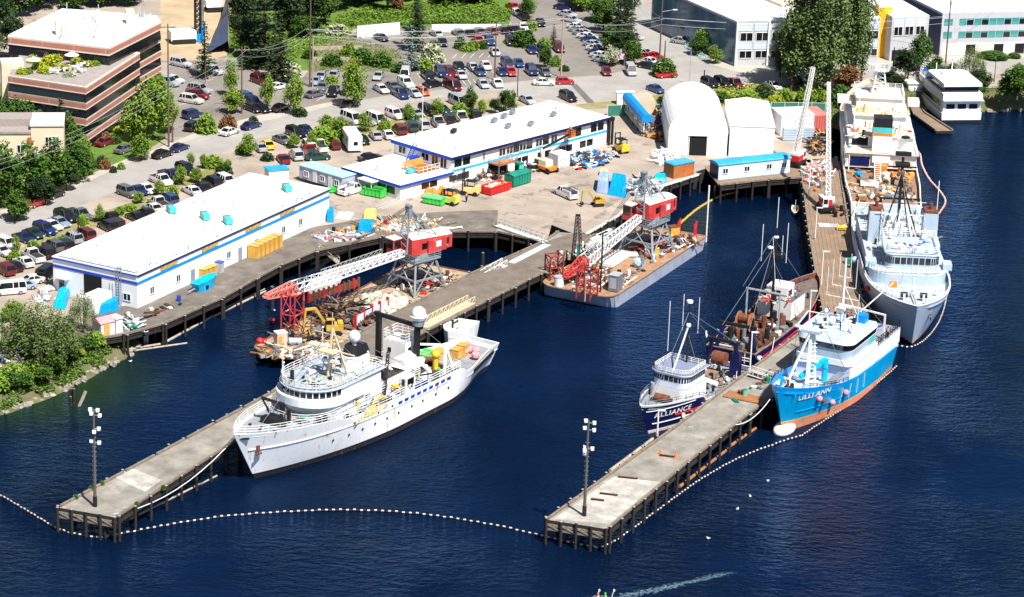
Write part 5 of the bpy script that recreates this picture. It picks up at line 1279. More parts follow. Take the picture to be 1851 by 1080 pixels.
mb = MB().rail([(*p, 11.1) for p in P3], 1.0, WHITE, 1.3, closed=True); mb.build('railing', wr)
MB().rail([(*p, 7.6) for p in P1[3:]+P1[:1]], .95, WHITE, 1.5).build('railing', wr)
mb = MB(); mb.add([(5, 4.55, 6.2), (8.6, 4.55, 6.5), (8.4, 4.55, 7.3), (6, 4.55, 7.4)], [(0, 1, 2, 3)], BLUE); mb.bx(-7, 0, 4.51, 4.56, 5.9, 6.6, DBLUE); mb.build('awning', wr)
# main mast (tan lattice) and rig on the bridge top
mb = MB()
for dx, dy in ((0, 0), (-2.4, 1.3), (-2.4, -1.3)): mb.beam((8.6+dx, dy+1, 11.1), (7.8, 1, 17.5), .22, TAN)
for z in (12.5, 14, 15.5): mb.beam((8.3, 1.7, z), (6.4, .3, z), .12, TAN); mb.beam((8.3, .3, z), (6.4, 1.7, z), .12, TAN)
mb.beam((7.9, -2.6, 14.6), (7.9, 4.6, 14.6), .16, TAN); mb.beam((7.8, -1.8, 16.6), (7.8, 3.6, 16.6), .12, TAN); mb.box((8.6, 1, 14.7), (1.6, 2.4, .2), TAN)
mb.beam((8.8, .2, 13.4), (8.8, 2.8, 13.6), .35, WHITE)
mb.beam((7.8, 1, 17.5), (7.8, 1, 19.6), .08, TAN); mb.build('mast', wr)
for x, y, hh in ((13.3, -2.5, 2.6), (13.3, 2.6, 1.2), (11.5, 3.8, 1.8), (11.8, -3.8, 2.4), (3.6, 3.6, 2.6), (4, -3.3, 4.5), (6, 3.7, 2.2)): MB().beam((x, y, 11.1), (x, y, 11.1+hh), .08, WHITE).ball((x, y, 11.1+hh), .16, WHITE, 6, 4).build('antenna', wr)
clutter(wr, 'bridge_top_gear', 60, 3.0, 12.5, -3.2, 3.4, 11.1, [STEEL, BLACK, LTB, WHITE2, TAN, TAN, BLACK], .25, 1.1, 4, 1.6, .5)
# funnel with dome
F_ = [(5.9, 1.3), (5.9, -1.3), (2.3, -1.1), (2.3, 1.1)]; F_ = rp(1.2, 5.6, 3.0, 1.4, 5)
F_ = [(x, y+1.2) for x, y in F_]
mb = MB(); mb.prism(F_, 8.9, 14.4, WHITE, WHITE, .78, (-.3, 0)); mb.prism([(3.2+(x-3.4)*.80, 1.2+(y-1.2)*.80) for x, y in F_], 14.35, 15.6, BLACK, BLACK, .8, (-.1, 0)); mb.build('funnel', wr)
mb = MB(); mb.cyl((3.4, 1.3, 15.6), (3.4, 1.3, 16.3), .3, WHITE2); mb.ball((3.4, 1.3, 17.0), .78, WHITE, 14, 9, 1.12); mb.build('radome', wr)
# midship workboat, davits, knuckle booms
mb = MB(); mb.prism(rp(-6.4, .4, 2.2, 1.1, 5), 8.6, 9.5, WHITE, WHITE2, 1.05); mb.bx(-5, -2.2, -.8, .8, 9.5, 10.4, WHITE2)
o = mb.build('workboat', wr); o.location = (0, 2.6, -.4)
mb = MB()
for x in (-6, -.4):
    mb.beam((x, 1.5, 7.6), (x, 1.5, 9.8), .3, WHITE); mb.beam((x, 1.5, 9.7), (x-.2, 4.9, 7.6), .35, WHITE); mb.beam((x, 4.9, 5.6), (x-.2, 4.9, 7.7), .3, WHITE)
mb.build('davit', wr)
mb = MB(); mb.truss((2.2, 5.0, 5.8), (-1.2, 3.4, 12.2), .5, .3, BLACK, 10, .07); mb.truss((8.5, 5.2, 5.9), (4.5, 4.9, 7.0), .4, .3, TAN, 6, .06); mb.build('crane_boom', wr)
mb = MB(); mb.bx(-2.2, -.2, 3.7, 5.2, 5.9, 8.6, WHITE); mb.bx(-1.9, -.5, 5.21, 5.26, 7.4, 8.3, GLASS); mb.bx(-.19, -.14, 3.9, 5, 7.4, 8.3, GLASS); mb.build('control_cab', wr)
mb = MB(); mb.cyl((4.2, 4.4, 5.8), (4.2, 5.0, 6.9), .35, YEL); mb.box((4.4, 4.7, 6.2), (1.5, .7, 1.1), YEL, .5); mb.beam((4.2, 4.8, 6.8), (2.8, 5.1, 7.8), .25, YEL); mb.rail([(2.2, 5.3, 5.7), (6.4, 5.3, 5.7)], 1.0, YEL, .8); mb.build('yellow_winch', wr)
mb = MB()   # white after control house
mb.bx(-8.6, -5.4, -2.2, 1.4, 5.9, 10.9, WHITE); mb.build('control_house', wr)
winrow(wr, (-8.6, 1.4), (-5.4, 1.4), [], 1, 1, 2)
pane(wr, 'window', (-5.4, 1.4), (-8.6, 1.4), .6, 1.2, 9.2, 10.2, GLASS); pane(wr, 'window', (-5.4, 1.4), (-8.6, 1.4), 1.7, 2.3, 9.2, 10.2, GLASS); pane(wr, 'window', (-5.4, -2.2), (-5.4, 1.4), .8, 1.3, 9.3, 9.9, GLASS)
MB().rail([(-8.6, -2.2, 11), (-8.6, 1.4, 11), (-5.4, 1.4, 11), (-5.4, -2.2, 11)], 1.2, WHITE, .8, closed=True).build('railing', wr)
# black U gantry with dome
mb = MB()
for y in (-3.8, 2.4): mb.beam((-6.6, y, 5.6), (-6.6, y, 14.6), .62, BLACK, .6)
mb.beam((-6.6, -4.4, 14.5), (-6.6, 3.2, 14.1), .45, BLACK, .5); mb.build('gantry', wr)
mb = MB(); mb.cyl((-6.6, 2.6, 14.3), (-6.6, 2.6, 15.1), .8, STEEL); mb.cyl((-6.6, 2.6, 15.1), (-6.6, 2.6, 15.6), .9, WHITE, 1.15, 14); mb.ball((-6.6, 2.6, 15.8), 1.0, WHITE, 16, 10, 1.1); mb.build('radome', wr)
house(wr, 'deckhouse', [(-13.5, -4.6), (-7, -4.8), (-7, 4.9), (-13.5, 4.8)], 3.2, 5.7, WHITE, BDECK)
winrow(wr, (-7.2, 4.87), (-13.5, 4.8), [2.0, 3.3, 4.6], .9, 4.2, 5.4, BLACK)
for k in range(9): MB().box((0, 0, 0), (.85, .06, .42), DBLUE).build('freeing_port', wr, h.pt(.30+.028*k, 4.05, 1, .03))
mb = MB(); mb.beam((-12.6, 4.4, 5.7), (-11.4, 3.7, 9.6), .28, WHITE); mb.beam((-10.4, 4.4, 5.7), (-11.4, 3.7, 9.6), .28, WHITE); mb.beam((-11.4, 3.7, 9.6), (-9, -1, 9.4), .25, WHITE); mb.beam((-8, 3.6, 7), (-3.5, 1.2, 8.6), .4, WHITE); mb.build('a_frame', wr)
mb = MB(); mb.cyl((-10.8, 2.6, 5.8), (-10.8, 2.6, 8), .38, YEL); mb.ball((-10.8, 2.6, 8.2), .62, YEL, 10, 6); mb.build('yellow_buoy', wr)
MB().rail([(-13.4, 4.7, 5.8), (-8.6, 4.8, 5.8)], 1.2, WHITE, .7).build('railing', wr); MB().rail([(-13.4, 4.7, 5.8), (-13.4, -4.5, 5.8)], 1.2, WHITE, .9).build('railing', wr)
clutter(wr, 'winch_gear', 80, -12.8, -5, -3.5, 3.8, 5.8, [BLACK, BLACK, JUNKB, WOODO, WHITE2, RUST, GREEN], .3, 1.3, 6, 1.6)
clutter(wr, 'boat_deck_gear', 80, -5, 3, -3.8, 4.6, 7.6, [BLACK, BLACK, WOODO, YEL, STEEL, WHITE, WHITE2, WOODO], .3, 1.1, 7, 1.8)
clutter(wr, 'side_deck_gear', 46, -4, 10, 4.4, 5.0, 5.5, [BLACK, TAN, YEL, WHITE2, STEEL], .2, .6, 8, 1.2, .5); clutter(wr, 'foredeck_gear', 30, 17, 24, -2.2, 2.4, 5.75, [BLACK, WHITE2, STEEL, BLACK, RUST], .2, .7, 9, .8, .5)
bxp_ = lambda *a: MB().bx(*a[1:]).build(a[0], wr)
DGR = mat('shade_deck_and_door', (.045, .04, .035), .85, var=.5, scale=1.5, streak=((.22, .15, .08), .62, 1, 1.5))  # dark plates below carry the midship cavity's shade in their colour; doors reuse it
bxp_('boat_deck_shade', -6.9, -1.6, -4.3, 4.3, 7.61, 7.72, DGR); bxp_('boat_deck_shade', -1.4, 3.0, -4.1, 4.1, 9.01, 9.1, DGR); bxp_('winch_deck_shade', -13.4, -7.1, -4.4, 4.6, 5.81, 5.88, DGR)
for x in (11.5, 6.1, 2.0, -3.2): bxp_('door', x, x+.8, 4.51, 4.57, 5.5, 7.2, DGR)
for x in (2.6, -1.0): bxp_('vent', x, x+.9, 4.51, 4.58, 6.3, 7.0, STEEL)
# after deck cargo
for (px, py, sx, sy, sz, m, nm) in ((772, 644, 2.6, 1.5, 1.3, GREEN, 'crate'), (797, 643, 2.3, 1.4, 1.5, WOODO, 'crate'), (829, 637, 1.7, 1.3, 1.3, WOODO, 'crate'), (840, 632, 1.4, 1.3, 1.5, WOODO, 'crate')):
    p = loc_(wr, px, py, 3.6); o = tag(MB().box((0, 0, sz/2), (sx, sy, sz), m).bx(-sx/2-.04, sx/2+.04, -sy/2-.04, sy/2+.04, sz, sz+.1, m).build('crate', None, wr.matrix_basis @ Vector((p.x, min(4, p.y)-.3, 2.75)), HD+.1), '', 'crate')
    o['label'] = {772: 'bright green slatted crate on the after deck of the white research ship', 797: 'largest orange brown crate, beside the green crate on the white ship', 829: 'small orange brown crate, nearer one of the pair by the white ship stern', 840: 'small orange brown crate, one of the pair nearest the pink bags'}[px]; o['group'] = 'crates on the after deck'
mb = MB()
for k in range(9): mb.ball((-21.5+random.uniform(-1.2, 1.0), random.uniform(-1.5, 2.2), 3.6+random.uniform(0, .6)), random.uniform(.5, .75), PINK, 8, 6, .75, .1)
mb.build('pink_fender', wr)
MB().beam(h.pt(.02, 2.9, 1, .12), h.pt(.16, 2.8, 1, .12), .12, BLACK, .5).build('fender_strip', wr)
shift(wr, KEEP, 0, -1.6, ('freeing_port', 'fender_strip', 'pink_fender', 'windlass', 'deck_crane', 'bollard', 'gantry', 'foredeck_gear', 'side_deck_gear'))
for c in wr.children:
    n_ = c.name.split('.')[0]
    if n_ in ('windlass', 'deck_crane', 'bollard'): c.location.z -= 1.0
    if n_ == 'gantry': c.location.z -= 2.4
    if n_ == 'radome' and c not in KEEP: c.location.z -= (.8 if c.data.vertices[0].co.x < 0 else .3)
    if c not in KEEP and n_ not in ('windlass', 'deckhouse', 'door', 'vent', 'boat_deck_shade', 'house_top', 'porthole', 'deck_crane', 'bollard', 'fender_strip', 'freeing_port', 'gantry', 'railing', 'foredeck_gear', 'side_deck_gear') and c.type == 'MESH':
        mx_ = sum(v.co.x for v in c.data.vertices)/len(c.data.vertices)+c.location.x
        if mx_ > 1.0: c.location.x += 2.6
        if mx_ > 1.0 and n_ in ('funnel', 'radome'): c.location.z -= 1.5
    if n_ == 'railing' and c not in KEEP and c.data.vertices[0].co.z > 7.4 and max(v.co.x for v in c.data.vertices) > 2: c.location.x += 2.6
    if n_ == 'pink_fender': c.location.z -= .3; c.location.x -= .6

mb = MB()
for a_, b2 in [((10.4, 1, 16), (24, 0, 6.6)), ((10.4, 1, 16), (-5, 4, 6)), ((10.4, 1, 15), (3, 4.4, 6)), ((10.4, 1, 15), (3, -4, 6)), ((10.4, 3.4, 13), (12, 4, 9.5)), ((-6.6, 2.4, 12), (-15, 4.6, 4.5)), ((-6.6, -3.8, 12), (-15, -4.2, 4.5)), ((10.4, -1.4, 13), (12, -4, 9.5))]: mb.beam(a_, b2, .05, STEEL)
mb.build('rigging', wr)
# ---------------------------------------------------------------- big grey ship
HULG = mat('grey_blue_hull', (.44, .52, .62), .45, var=.08, scale=.8, streak=((.3, .33, .38), .68, .2, .7)); PALEB = mat('pale_blue_grey_paint', (.40, .50, .60), .5, var=.12, streak=((.30, .36, .44), .66, .3, .9))
gs = ship_root('grey_ship', 'big pale grey ship with twin funnels moored bow on beside the timber pier', 'ship', (1648, 624), -92.2, 52)
h = mkhull(52, 12.6, [(0, 4.4), (.3, 4.6), (.6, 5.4), (.85, 6.4), (1, 7.0)], [(0, .9), (.6, .8), (1, .7)], [(.3, BOOT), (.8, HREDW)], HULG, mat('pale_deck', (.40, .45, .48), .8, var=.25, scale=.8), rake=3.2, tw=.8, fore=.66, forew=.5, pd=3.4, pw=1.8, inm=PALEB)
h.build(gs)
h.railing(0, .95, .5, WHITE, .1, rows=2)
mb = MB(); p = h.pt(.95, 4.6, 1, .12); mb.box(p, (.4, .4, .8), STEEL); mb.beam(p+Vector((-.4, .1, -1)), p+Vector((.2, 0, .2)), .2, STEEL); mb.build('anchor', gs); KEEP = set(gs.children)
F1 = rp(-10, 19.3, 11.4, 3.0, 7)
house(gs, 'deckhouse', F1, 5.0, 8.2, PALEB, mat('pale_deck'))
B1 = rp(9, 17.4, 7.8, 1.2, 6); B1 = [(x, y+.6) for x, y in B1]
house(gs, 'wheelhouse', B1, 8.3, 10.6, PALEB, PALEB, over=.3)
wband(gs, B1, 9.2, 10.2, 0, 99, .16, step=.9)
mb = MB().rail([(*p, 8.3) for p in F1[2:13]], 1.0, WHITE, 1.5); mb.build('railing', gs)
MB().rail([(*p, 11) for p in B1], .9, WHITE, 1.2, closed=True).build('railing', gs)
for y, nm in ((-3.9, 1), (4.3, 2)):
    mb = MB(); mb.bx(1.5, 4.3, y-1.1, y+1.1, 8.2, 13.1, PALEB); mb.bx(1.6, 4.2, y-1, y+1, 13.1, 13.5, RUST); mb.cyl((2.9, y, 13.4), (2.9, y, 14.4), .28, RUST); mb.build('funnel', gs)
mb = MB(); mb.beam((-2, 0, 8), (-2, 0, 20), .4, BLACK); mb.beam((-5, 2.4, 5), (-2, 0, 17), .17, BLACK); mb.beam((-5, -2.4, 5), (-2, 0, 17), .17, BLACK); mb.beam((1, -2.8, 8), (-2, 0, 17), .17, BLACK); mb.beam((1, 2.8, 8), (-2, 0, 17), .17, BLACK)
mb.beam((-2, -3.2, 13.4), (-2, 3.2, 13.4), .25, BLACK); mb.beam((-2, -2.2, 18.5), (-2, 2.2, 18.5), .2, BLACK); mb.box((-2, 0, 19), (1.6, 2.2, .3), BLACK); mb.box((-2, 0, 20.6), (1, 2.4, .5), BLACK); mb.box((-2, .8, 21.3), (.5, .5, .6), WHITE)
for z in (14.5, 15.5, 16.5): mb.beam((-2, -1.2, z), (-2, 1.2, z), .12, BLACK)
mb.build('mast', gs)
mb = MB()
for s in (-1, 1): mb.beam((8.5, s*1.6, 8.3), (5, s*.3, 14.5), .22, WHITE); mb.beam((4.5, s*2.6, 8.3), (5, s*.3, 14.5), .2, WHITE)
mb.beam((5, -3, 13), (5, 3, 13), .14, WHITE); mb.beam((3, 5.2, 13.5), (3, 5.2, 18), .1, WHITE); mb.build('mast', gs)
clutter(gs, 'boat_deck_gear', 210, -8, 9, -5.2, 5.2, 8.3, [WHITE, WHITE2, PALEB, PALEB, BLACK, STEEL, GALV], .25, 1.0, 11, 2.2, .5)
for k in range(7): MB().beam((-6+2.1*k, (-1)**k*3.2, 8.2), (-6+2.1*k, (-1)**k*3.2, 11.5+k % 3), .12, WHITE).beam((-6+2.1*k, (-1)**k*3.2-.9, 11+k % 3), (-6+2.1*k, (-1)**k*3.2+.9, 11+k % 3), .08, WHITE).build('antenna', gs)
clutter(gs, 'bridge_top_gear', 22, 10, 16.5, -2.4, 3.4, 11, [WHITE, PALEB, STEEL, DBLUE], .3, .9, 12)
clutter(gs, 'after_deck_gear', 70, -24, -11, -5, 5, 4, [WHITE2, BDECK, STEEL, WOODB, WHITE], .3, 1.3, 13, 1.4)
clutter(gs, 'side_deck_gear', 40, -9, 16, -5.9, -5.1, 5.0, [WHITE, WHITE2, BLACK], .3, .7, 14, 1.5)
mb = MB(); mb.beam((22, 0, 6.4), (22, 0, 8.6), .2, WHITE); mb.beam((20, 0, 6.2), (27, 0, 6.6), .12, STEEL)
for x, y in ((23.4, 1.4), (23.4, -1.4)): mb.cyl((x, y-.5, 6.7), (x, y+.5, 6.7), .42, BLACK, n=9); mb.box((x, y, 6.5), (.9, .3, .9), WHITE)
for x, y in ((25.5, 1.6), (25.5, -1.6), (20.5, 3.6), (20.5, -3.6)): mb.cyl((x, y, 6.2), (x, y, 6.9), .2, WHITE, n=7)
mb.build('windlass', gs)
mb = MB(); mb.box((20.6, -2.3, 6.9), (1.1, 1.0, 1.0), ORANGE); mb.build('hatch', gs)
bxp0 = lambda *a: MB().bx(*a[1:]).build(a[0], gs)
bxp0('bridge_wing', 14.6, 16.8, 5.2, 6.5, 8.3, 9.2, PALEB); bxp0('bridge_wing', 14.6, 16.8, -6.2, -4.6, 8.3, 9.2, PALEB)
shift(gs, KEEP, -4.3, -1.2, ('after_deck_gear', 'windlass'))
MB().ball(h.pt(.80, 5.0, -1, .35), .42, RED, 10, 7).build('fender', gs); MB().ball(h.pt(.52, 4.4, -1, .5), .55, PALEB, 10, 7).build('fender', gs)

mb = MB()
for a_, b2 in [((-6, 0, 17), (24, 0, 6.4)), ((-6, 0, 17), (5, 4, 7.6)), ((-6, 0, 17), (5, -4, 7.6)), ((-6, 0, 17), (-24, 4.6, 4)), ((-6, 0, 17), (-24, -4.6, 4)), ((0, 2.5, 12), (13, 4, 7.4)), ((0, -2.5, 12), (13, -4, 7.4))]: mb.beam(a_, b2, .05, STEEL)
mb.build('rigging', gs)
# ---------------------------------------------------------------- tan and white ship behind it
s0 = at(1602, 370, 4); s1 = at(1584, 195, 9); hd = math.degrees(ang(s0, s1)); Ls = 62
d = Vector((math.cos(R(hd)), math.sin(R(hd)), 0)); o = s0+d*Ls/2; o.z = 0
ts_ = thing('research_ship', 'white and tan ship with teal and orange striped funnel behind the grey ship', 'ship', o, R(hd))
h = mkhull(Ls, 12.4, [(0, 4.2), (.3, 4.4), (.42, 4.6), (.43, 6.8), (.8, 7), (1, 8.4)], [(0, .9), (.4, .8), (.43, .1), (1, .8)], [(.4, BOOT)], WHITE2, BDECK, rake=4, tw=.92, twl=.85, so=.2, fore=.7, inm=TAN)
h.build(ts_); KEEP = set(ts_.children)
def bxp(root, name, *a): return MB().bx(*a).build(name, root)
bxp(ts_, 'deckhouse', -10.5, 26, -6.0, 6.0, 4.2, 7.6, WHITE2); bxp(ts_, 'deckhouse', -6, 24, -5.4, 5.4, 7.61, 10.4, WHITE); bxp(ts_, 'deckhouse', 2, 20, -4.4, 4.4, 10.41, 13, WHITE)
for z, x, w_ in ((7.63, -10.5, 12.2), (10.43, -6, 11), (13.02, 2, 9)): bxp(ts_, 'deck', x-.6, x+8 if z < 13 else 20.4, -w_/2-.2, w_/2+.2, z, z+.1, mat('stained_white_deck', (.66, .62, .54), .8, var=.2, scale=1, streak=((.40, .30, .18), .58, 1, .9)))
bxp(ts_, 'wheelhouse', 8, 18, -4, 4, 13.13, 15.6, WHITE); bxp(ts_, 'roof', 7.5, 18.5, -4.3, 4.3, 15.61, 15.75, mat('stained_white_deck'))
for y in (-7.1, 5.2): bxp(ts_, 'bridge_wing', 12, 16, y, y+1.9, 13.0, 14.2, WHITE)
mb = MB(); mb.bx(-10, -6.2, -1.6, 1.6, 7.7, 11.6, WHITE); mb.build('funnel', ts_)
mb = MB(); mb.bx(-10.05, -6.15, -1.65, 1.65, 11.6, 12.3, ORANGE); mb.bx(-10.05, -6.15, -1.65, 1.65, 12.3, 13.5, AQUA); mb.bx(-9.95, -6.25, -1.55, 1.55, 13.5, 15.6, BLACK); mb.build('funnel_bands', ts_)
bxp(ts_, 'white_box', -10.9, -10.55, -1.5, 1.5, 5.6, 8.0, WHITE); bxp(ts_, 'opening', -10.6, -10.52, 1.9, 5.4, 4.6, 6.7, NAVY); bxp(ts_, 'opening', -10.6, -10.52, -5.4, -2.2, 4.7, 6.2, TAN)
bxp(ts_, 'orange_locker', -13, -11.2, -1.0, .9, 3.5, 5.6, ORANGE); bxp(ts_, 'opening', -6.1, -6.01, 2.2, 4.9, 8.1, 10, DARK)
for pts, z in (([(-11, 6.1), (-11, -6.1)], 7.73), ([(-6.5, 5.5), (-6.5, -5.5)], 10.53), ([(1.5, 4.5), (1.5, -4.5)], 13.13)):
    MB().rail([(*p, z) for p in pts], 1, TAN, 1.1).build('railing', ts_)
for y in (-6.0, 6.0): MB().rail([(-11, y, 7.73), (6, y, 7.73)], 1, WHITE, 1.4).build('railing', ts_)
MB().rail([(8, 4.2, 15.8), (8, -4.2, 15.8), (18, -4.2, 15.8), (18, 4.2, 15.8)], 1, WHITE, 1.2, closed=True).build('railing', ts_)
mb = MB(); 
for z0 in (15.7,):
    for i, (sx, sy) in enumerate(((-1, -1), (1, -1), (1, 1), (-1, 1))):
        mb.beam((13+sx*1.5, sy*1.3, z0), (13+sx*.6, sy*.6, 23), .22, WHITE)
    for k in range(6):
        z = z0+k*1.25; f = 1.4-.14*k; mb.beam((13-f, -f, z), (13-f, f, z+1.2), .1, WHITE); mb.beam((13-f, f, z), (13+f, f, z+1.2), .1, WHITE); mb.beam((13-f, -f, z+.1), (13-f, f, z+.1), .1, WHITE)
mb.cyl((13, 0, 23), (13, 0, 23.2), 1.5, WHITE, n=10); mb.rail([(13+1.6*math.cos(a), 1.6*math.sin(a), 23.2) for a in [k*math.pi/4 for k in range(8)]], 1.6, WHITE, .8, rows=3, closed=True, r=.05); mb.cyl((13, 0, 23.2), (13, 0, 26), .12, WHITE)
mb.build('mast', ts_)
clutter(ts_, 'bridge_top_gear', 80, 3, 17, -4, 4, 13.2, [TAN, YEL, WHITE, TAN, WOODO], .3, 1.3, 21, 2.8, .5)
clutter(ts_, 'boat_deck_gear', 70, -9, 1, -5.2, 5.2, 10.5, [WHITE, TAN, WHITE2, RUST, BLACK, RED], .3, 1.2, 22, 1.8, .4)
clutter(ts_, 'after_deck_gear', 120, -29.5, -11.5, -5.2, 5.2, 3.55, [TAN, RUST, WHITE2, WOODB, STEEL, TAN, WOODO, ORANGE, BLACK, WHITE], .3, 1.4, 23, 1.6, .4)
mb = MB(); mb.beam((-17, 1.2, 3.6), (-12, 1.2, 7.2), .12, WHITE); mb.beam((-17, .2, 3.6), (-12, .2, 7.2), .12, WHITE)
for k in range(12): mb.beam((-17+k*.42, .2, 3.6+k*.3), (-17+k*.42, 1.2, 3.6+k*.3), .1, WHITE)
mb.build('ladder', ts_)
mb = MB(); mb.box((-17.6, 3, 4.3), (2.4, 1.4, 1.3), STEEL); mb.box((-19, 2.4, 4.0), (2, 2.6, .6), WHITE2); mb.box((-25.5, 0, 3.8), (.9, 8.8, .5), STEEL); mb.ball((-14.2, 3.8, 4.2), .8, TARP, 9, 6, .6, .2); mb.ball((-15, -.8, 4.4), .9, WHITE2, 9, 6, .8, .2); mb.build('deck_locker', ts_)
mb = MB()
for x, y, m in ((-16, -1.6, ORANGE), (-19, -2.8, ORANGE), (-12.5, -3, ORANGE)): mb.beam((x, y, 3.6), (x+.4, y, 5.6), .35, m); mb.beam((x+.4, y, 5.5), (x-1, y-.4, 5.2), .25, m)
mb.build('orange_davit', ts_)
for c in ts_.children:
    if c in KEEP: continue
    q = .55 if c.name.startswith('mast') else 1
    for v in c.data.vertices:
        if q < 1: v.co.z = 15.7+(v.co.z-15.7)*.72
        v.co.z = 4.2+(v.co.z-4.2)*.75 if v.co.z > 4.2 else v.co.z; v.co.x = -10+(v.co.x+10)*.75 if v.co.x > -10 else v.co.x

for x, y, z, h_ in ((8, 5.6, 7.7, 2.6), (8, -5.6, 7.7, 2.6), (-4, 4.6, 10.5, 2.4), (-3, -4.6, 10.5, 2.4), (2, 3.6, 12.2, 3), (1, -3.8, 12.2, 3.4), (-12, 5.4, 4, 3)): MB().beam((x, y, z-2), (x, y, z+h_-1), .16, WHITE2).beam((x-1, y, z+h_-1), (x+1, y, z+h_-.6), .12, TAN).build('davit', ts_)
# ---------------------------------------------------------------- blue trawler ALLIANCE
NAVYR = mat('navy_hull_rusty', (.008, .012, .09), .3, var=.3, streak=((.16, .06, .02), .66, .3, .5))
al = ship_root('trawler', 'small navy blue trawler ALLIANCE with white wheelhouse and red stripe by the pier', 'trawler', (1172, 784), -120, 24)
h = mkhull(24, 7.2, [(0, 2.4), (.5, 2.4), (.62, 2.7), (.64, 3.5), (1, 4.7)], [(0, .8), (.6, .8), (.64, .7), (1, .7)], [(.25, HREDW), (.5, WHITE), (.62, NAVYR)], NAVYR, GDECK, rake=2.6, tw=.9, twl=.8, fore=.58, forew=.45, pd=2.4, railm=WHITE, inm=STEEL)
h.build(al)
h.strake(.05, .84, 2.0, .2, RED, 'red_stripe', fn=lambda t: 1.7+.9*max(0, t-.4)); h.strake(.6, .97, 1.3, .1, WHITE, 'white_stripe', fn=lambda t: 1.3+.5*(t-.6)); h.strake(.72, .985, 4.1, .07, WHITE, 'white_stripe', fn=lambda t: 3.35+.9*(t-.7))
h.text('ALLIANCE', .955, 2.45, 1.0, WHITE, bold=.03, spacing=1.1, slope=-.03); KEEP = set(al.children)
W1 = rp(1.6, 7.6, 5.6, 1.0, 5); W2 = rp(1.8, 7.2, 5.2, 1.2, 5)
house(al, 'deckhouse', W1, 3.2, 5.6, WHITE, GDECK); house(al, 'wheelhouse', W2, 5.7, 7.5, mat('pale_blue_white', (.6, .68, .8), .5), mat('slate_blue_roof', (.20, .23, .33), .6), over=.4)
wband(al, W2, 6.5, 7.2, 0, 99, .14, step=.65)
MB().rail([(*p, 7.6) for p in W2], .7, WHITE, 1., closed=True).build('railing', al); KEEP2 = set(al.children); h.railing(.3, .98, .6, STEEL, .05, rows=2); KEEP |= set(al.children)-KEEP2
mb = MB(); mast(mb, 2.2, 0, 7.5, 16, BLACK, .14, ((12.5, 3.2), (11, 1.6))); mb.beam((6.0, 0, 7.6), (2.3, 0, 12.6), .16, WHITE); mb.beam((-1, 1.5, 3), (2.2, 0, 12), .12, BLACK)
for x, y, z0, z1 in ((3.2, -2.4, 9, 16), (2.2, 1.4, 12, 17), (2.2, -.9, 12, 17)): mb.beam((x, y, z0), (x, y, z1), .07, WHITE)
mb.cyl((2.2, 0, 16), (2.2, 0, 16.3), .45, WHITE); mb.ball((2.2, 0, 12.8), .35, WHITE, 8, 6); mb.build('mast', al)
mb = MB(); mb.cyl((9, -1, 4.6), (9, 1, 4.6), .6, RUST, n=10); mb.box((9, 0, 4.2), (1.4, 2.6, .8), BLACK); mb.ball((10.6, .4, 4.0), .6, TEAL, 8, 5, .4, .2); mb.build('windlass', al)
clutter(al, 'deck_gear', 60, -10.5, .6, -2.6, 2.6, 1.9, [RUST, BDECK, STEEL, WHITE2, BDECK, BLACK], .3, 1.2, 31, 1.3, .45)
mb = MB(); mb.beam((-4.6, 1.6, 2.2), (-2, 0, 3.6), .5, WHITE2); mb.bx(-7.8, -3.6, -1.9, .2, 2.0, 2.7, BDECK); mb.build('hatch', al)
mb = MB()
for s in (-1, 1): mb.beam((-9.5, s*2.6, 2), (-9.2, s*1.7, 6.8), .45, NAVY)
mb.beam((-9.2, -2.4, 6.7), (-9.2, 2.4, 6.7), .4, BLACK); mb.beam((-9.2, -2.6, 6.7), (-10.6, -3.4, 6.9), .2, WHITE); mb.cyl((-8.4, -1, 4.4), (-8.4, .9, 4.4), .95, RUST, n=12); mb.bx(-9.9, -9.0, 1.2, 2.6, 2, 5.2, NAVY); mb.build('stern_gantry', al)
for t, z, m, r in ((.60, 2.3, mat('orange_buoy', (.85, .38, .2), .5), .5), (.8, 1.9, WHITE2, .28)): MB().ball(h.pt(t, z-.3, 1, .35), r, m, 10, 7, 1.0 if r > .4 else 1.8).build('fender', al)
shift(al, KEEP, -.3, -.7, ('deck_gear', 'hatch', 'fender', 'stern_gantry'))
# ---------------------------------------------------------------- dark trawler astern of it
s0 = at(1322, 668, 0); s1 = at(1462, 562, 0); hd = ang(s0, s1); Lb = (s1-s0).length
bt = thing('trawler', 'cluttered dark navy trawler with orange net reel and rusty deck gear, behind the small trawler', 'trawler', (s0+s1)/2, hd)
h = mkhull(Lb, 8.0, [(0, 3.2), (.5, 3.3), (.75, 4.4), (1, 5.4)], [(0, .7), (.7, .7), (1, .8)], [(.3, HREDW)], NAVYR, mat('dark_greasy_deck', (.13, .10, .08), .85, var=.4, scale=1.2), rake=2.4, tw=.92, twl=.85, fore=.6, inm=RUST, railm=BDECK); h.build(bt)
h.strake(.02, .9, 2.2, .22, RED, 'red_stripe', side=-1, fn=lambda t: 1.9+.7*t)
xs = -Lb/2
mb = MB()
for s in (-1, 1): mb.cyl((xs+6.5, s*.9+1, 5.0), (xs+6.5, s*1.0+1, 5.0), 1.35, mat('orange_rust_reel', (.36, .14, .06), .7), n=18)
mb.cyl((xs+6.5, .1, 5.4), (xs+6.5, 1.9, 5.4), .7, RUST, n=10); mb.beam((xs+6.5, 2.2, 2.8), (xs+6.5, 2.2, 5.6), .4, BLACK); mb.beam((xs+6.5, -.2, 2.8), (xs+6.5, -.2, 5.6), .4, BLACK); mb.build('net_reel', bt)
mb = MB()
for s in (-1, 1): mb.beam((xs+10.5, s*2.5, 2.8), (xs+10.5, s*2.5, 8.6), .2, GALV)
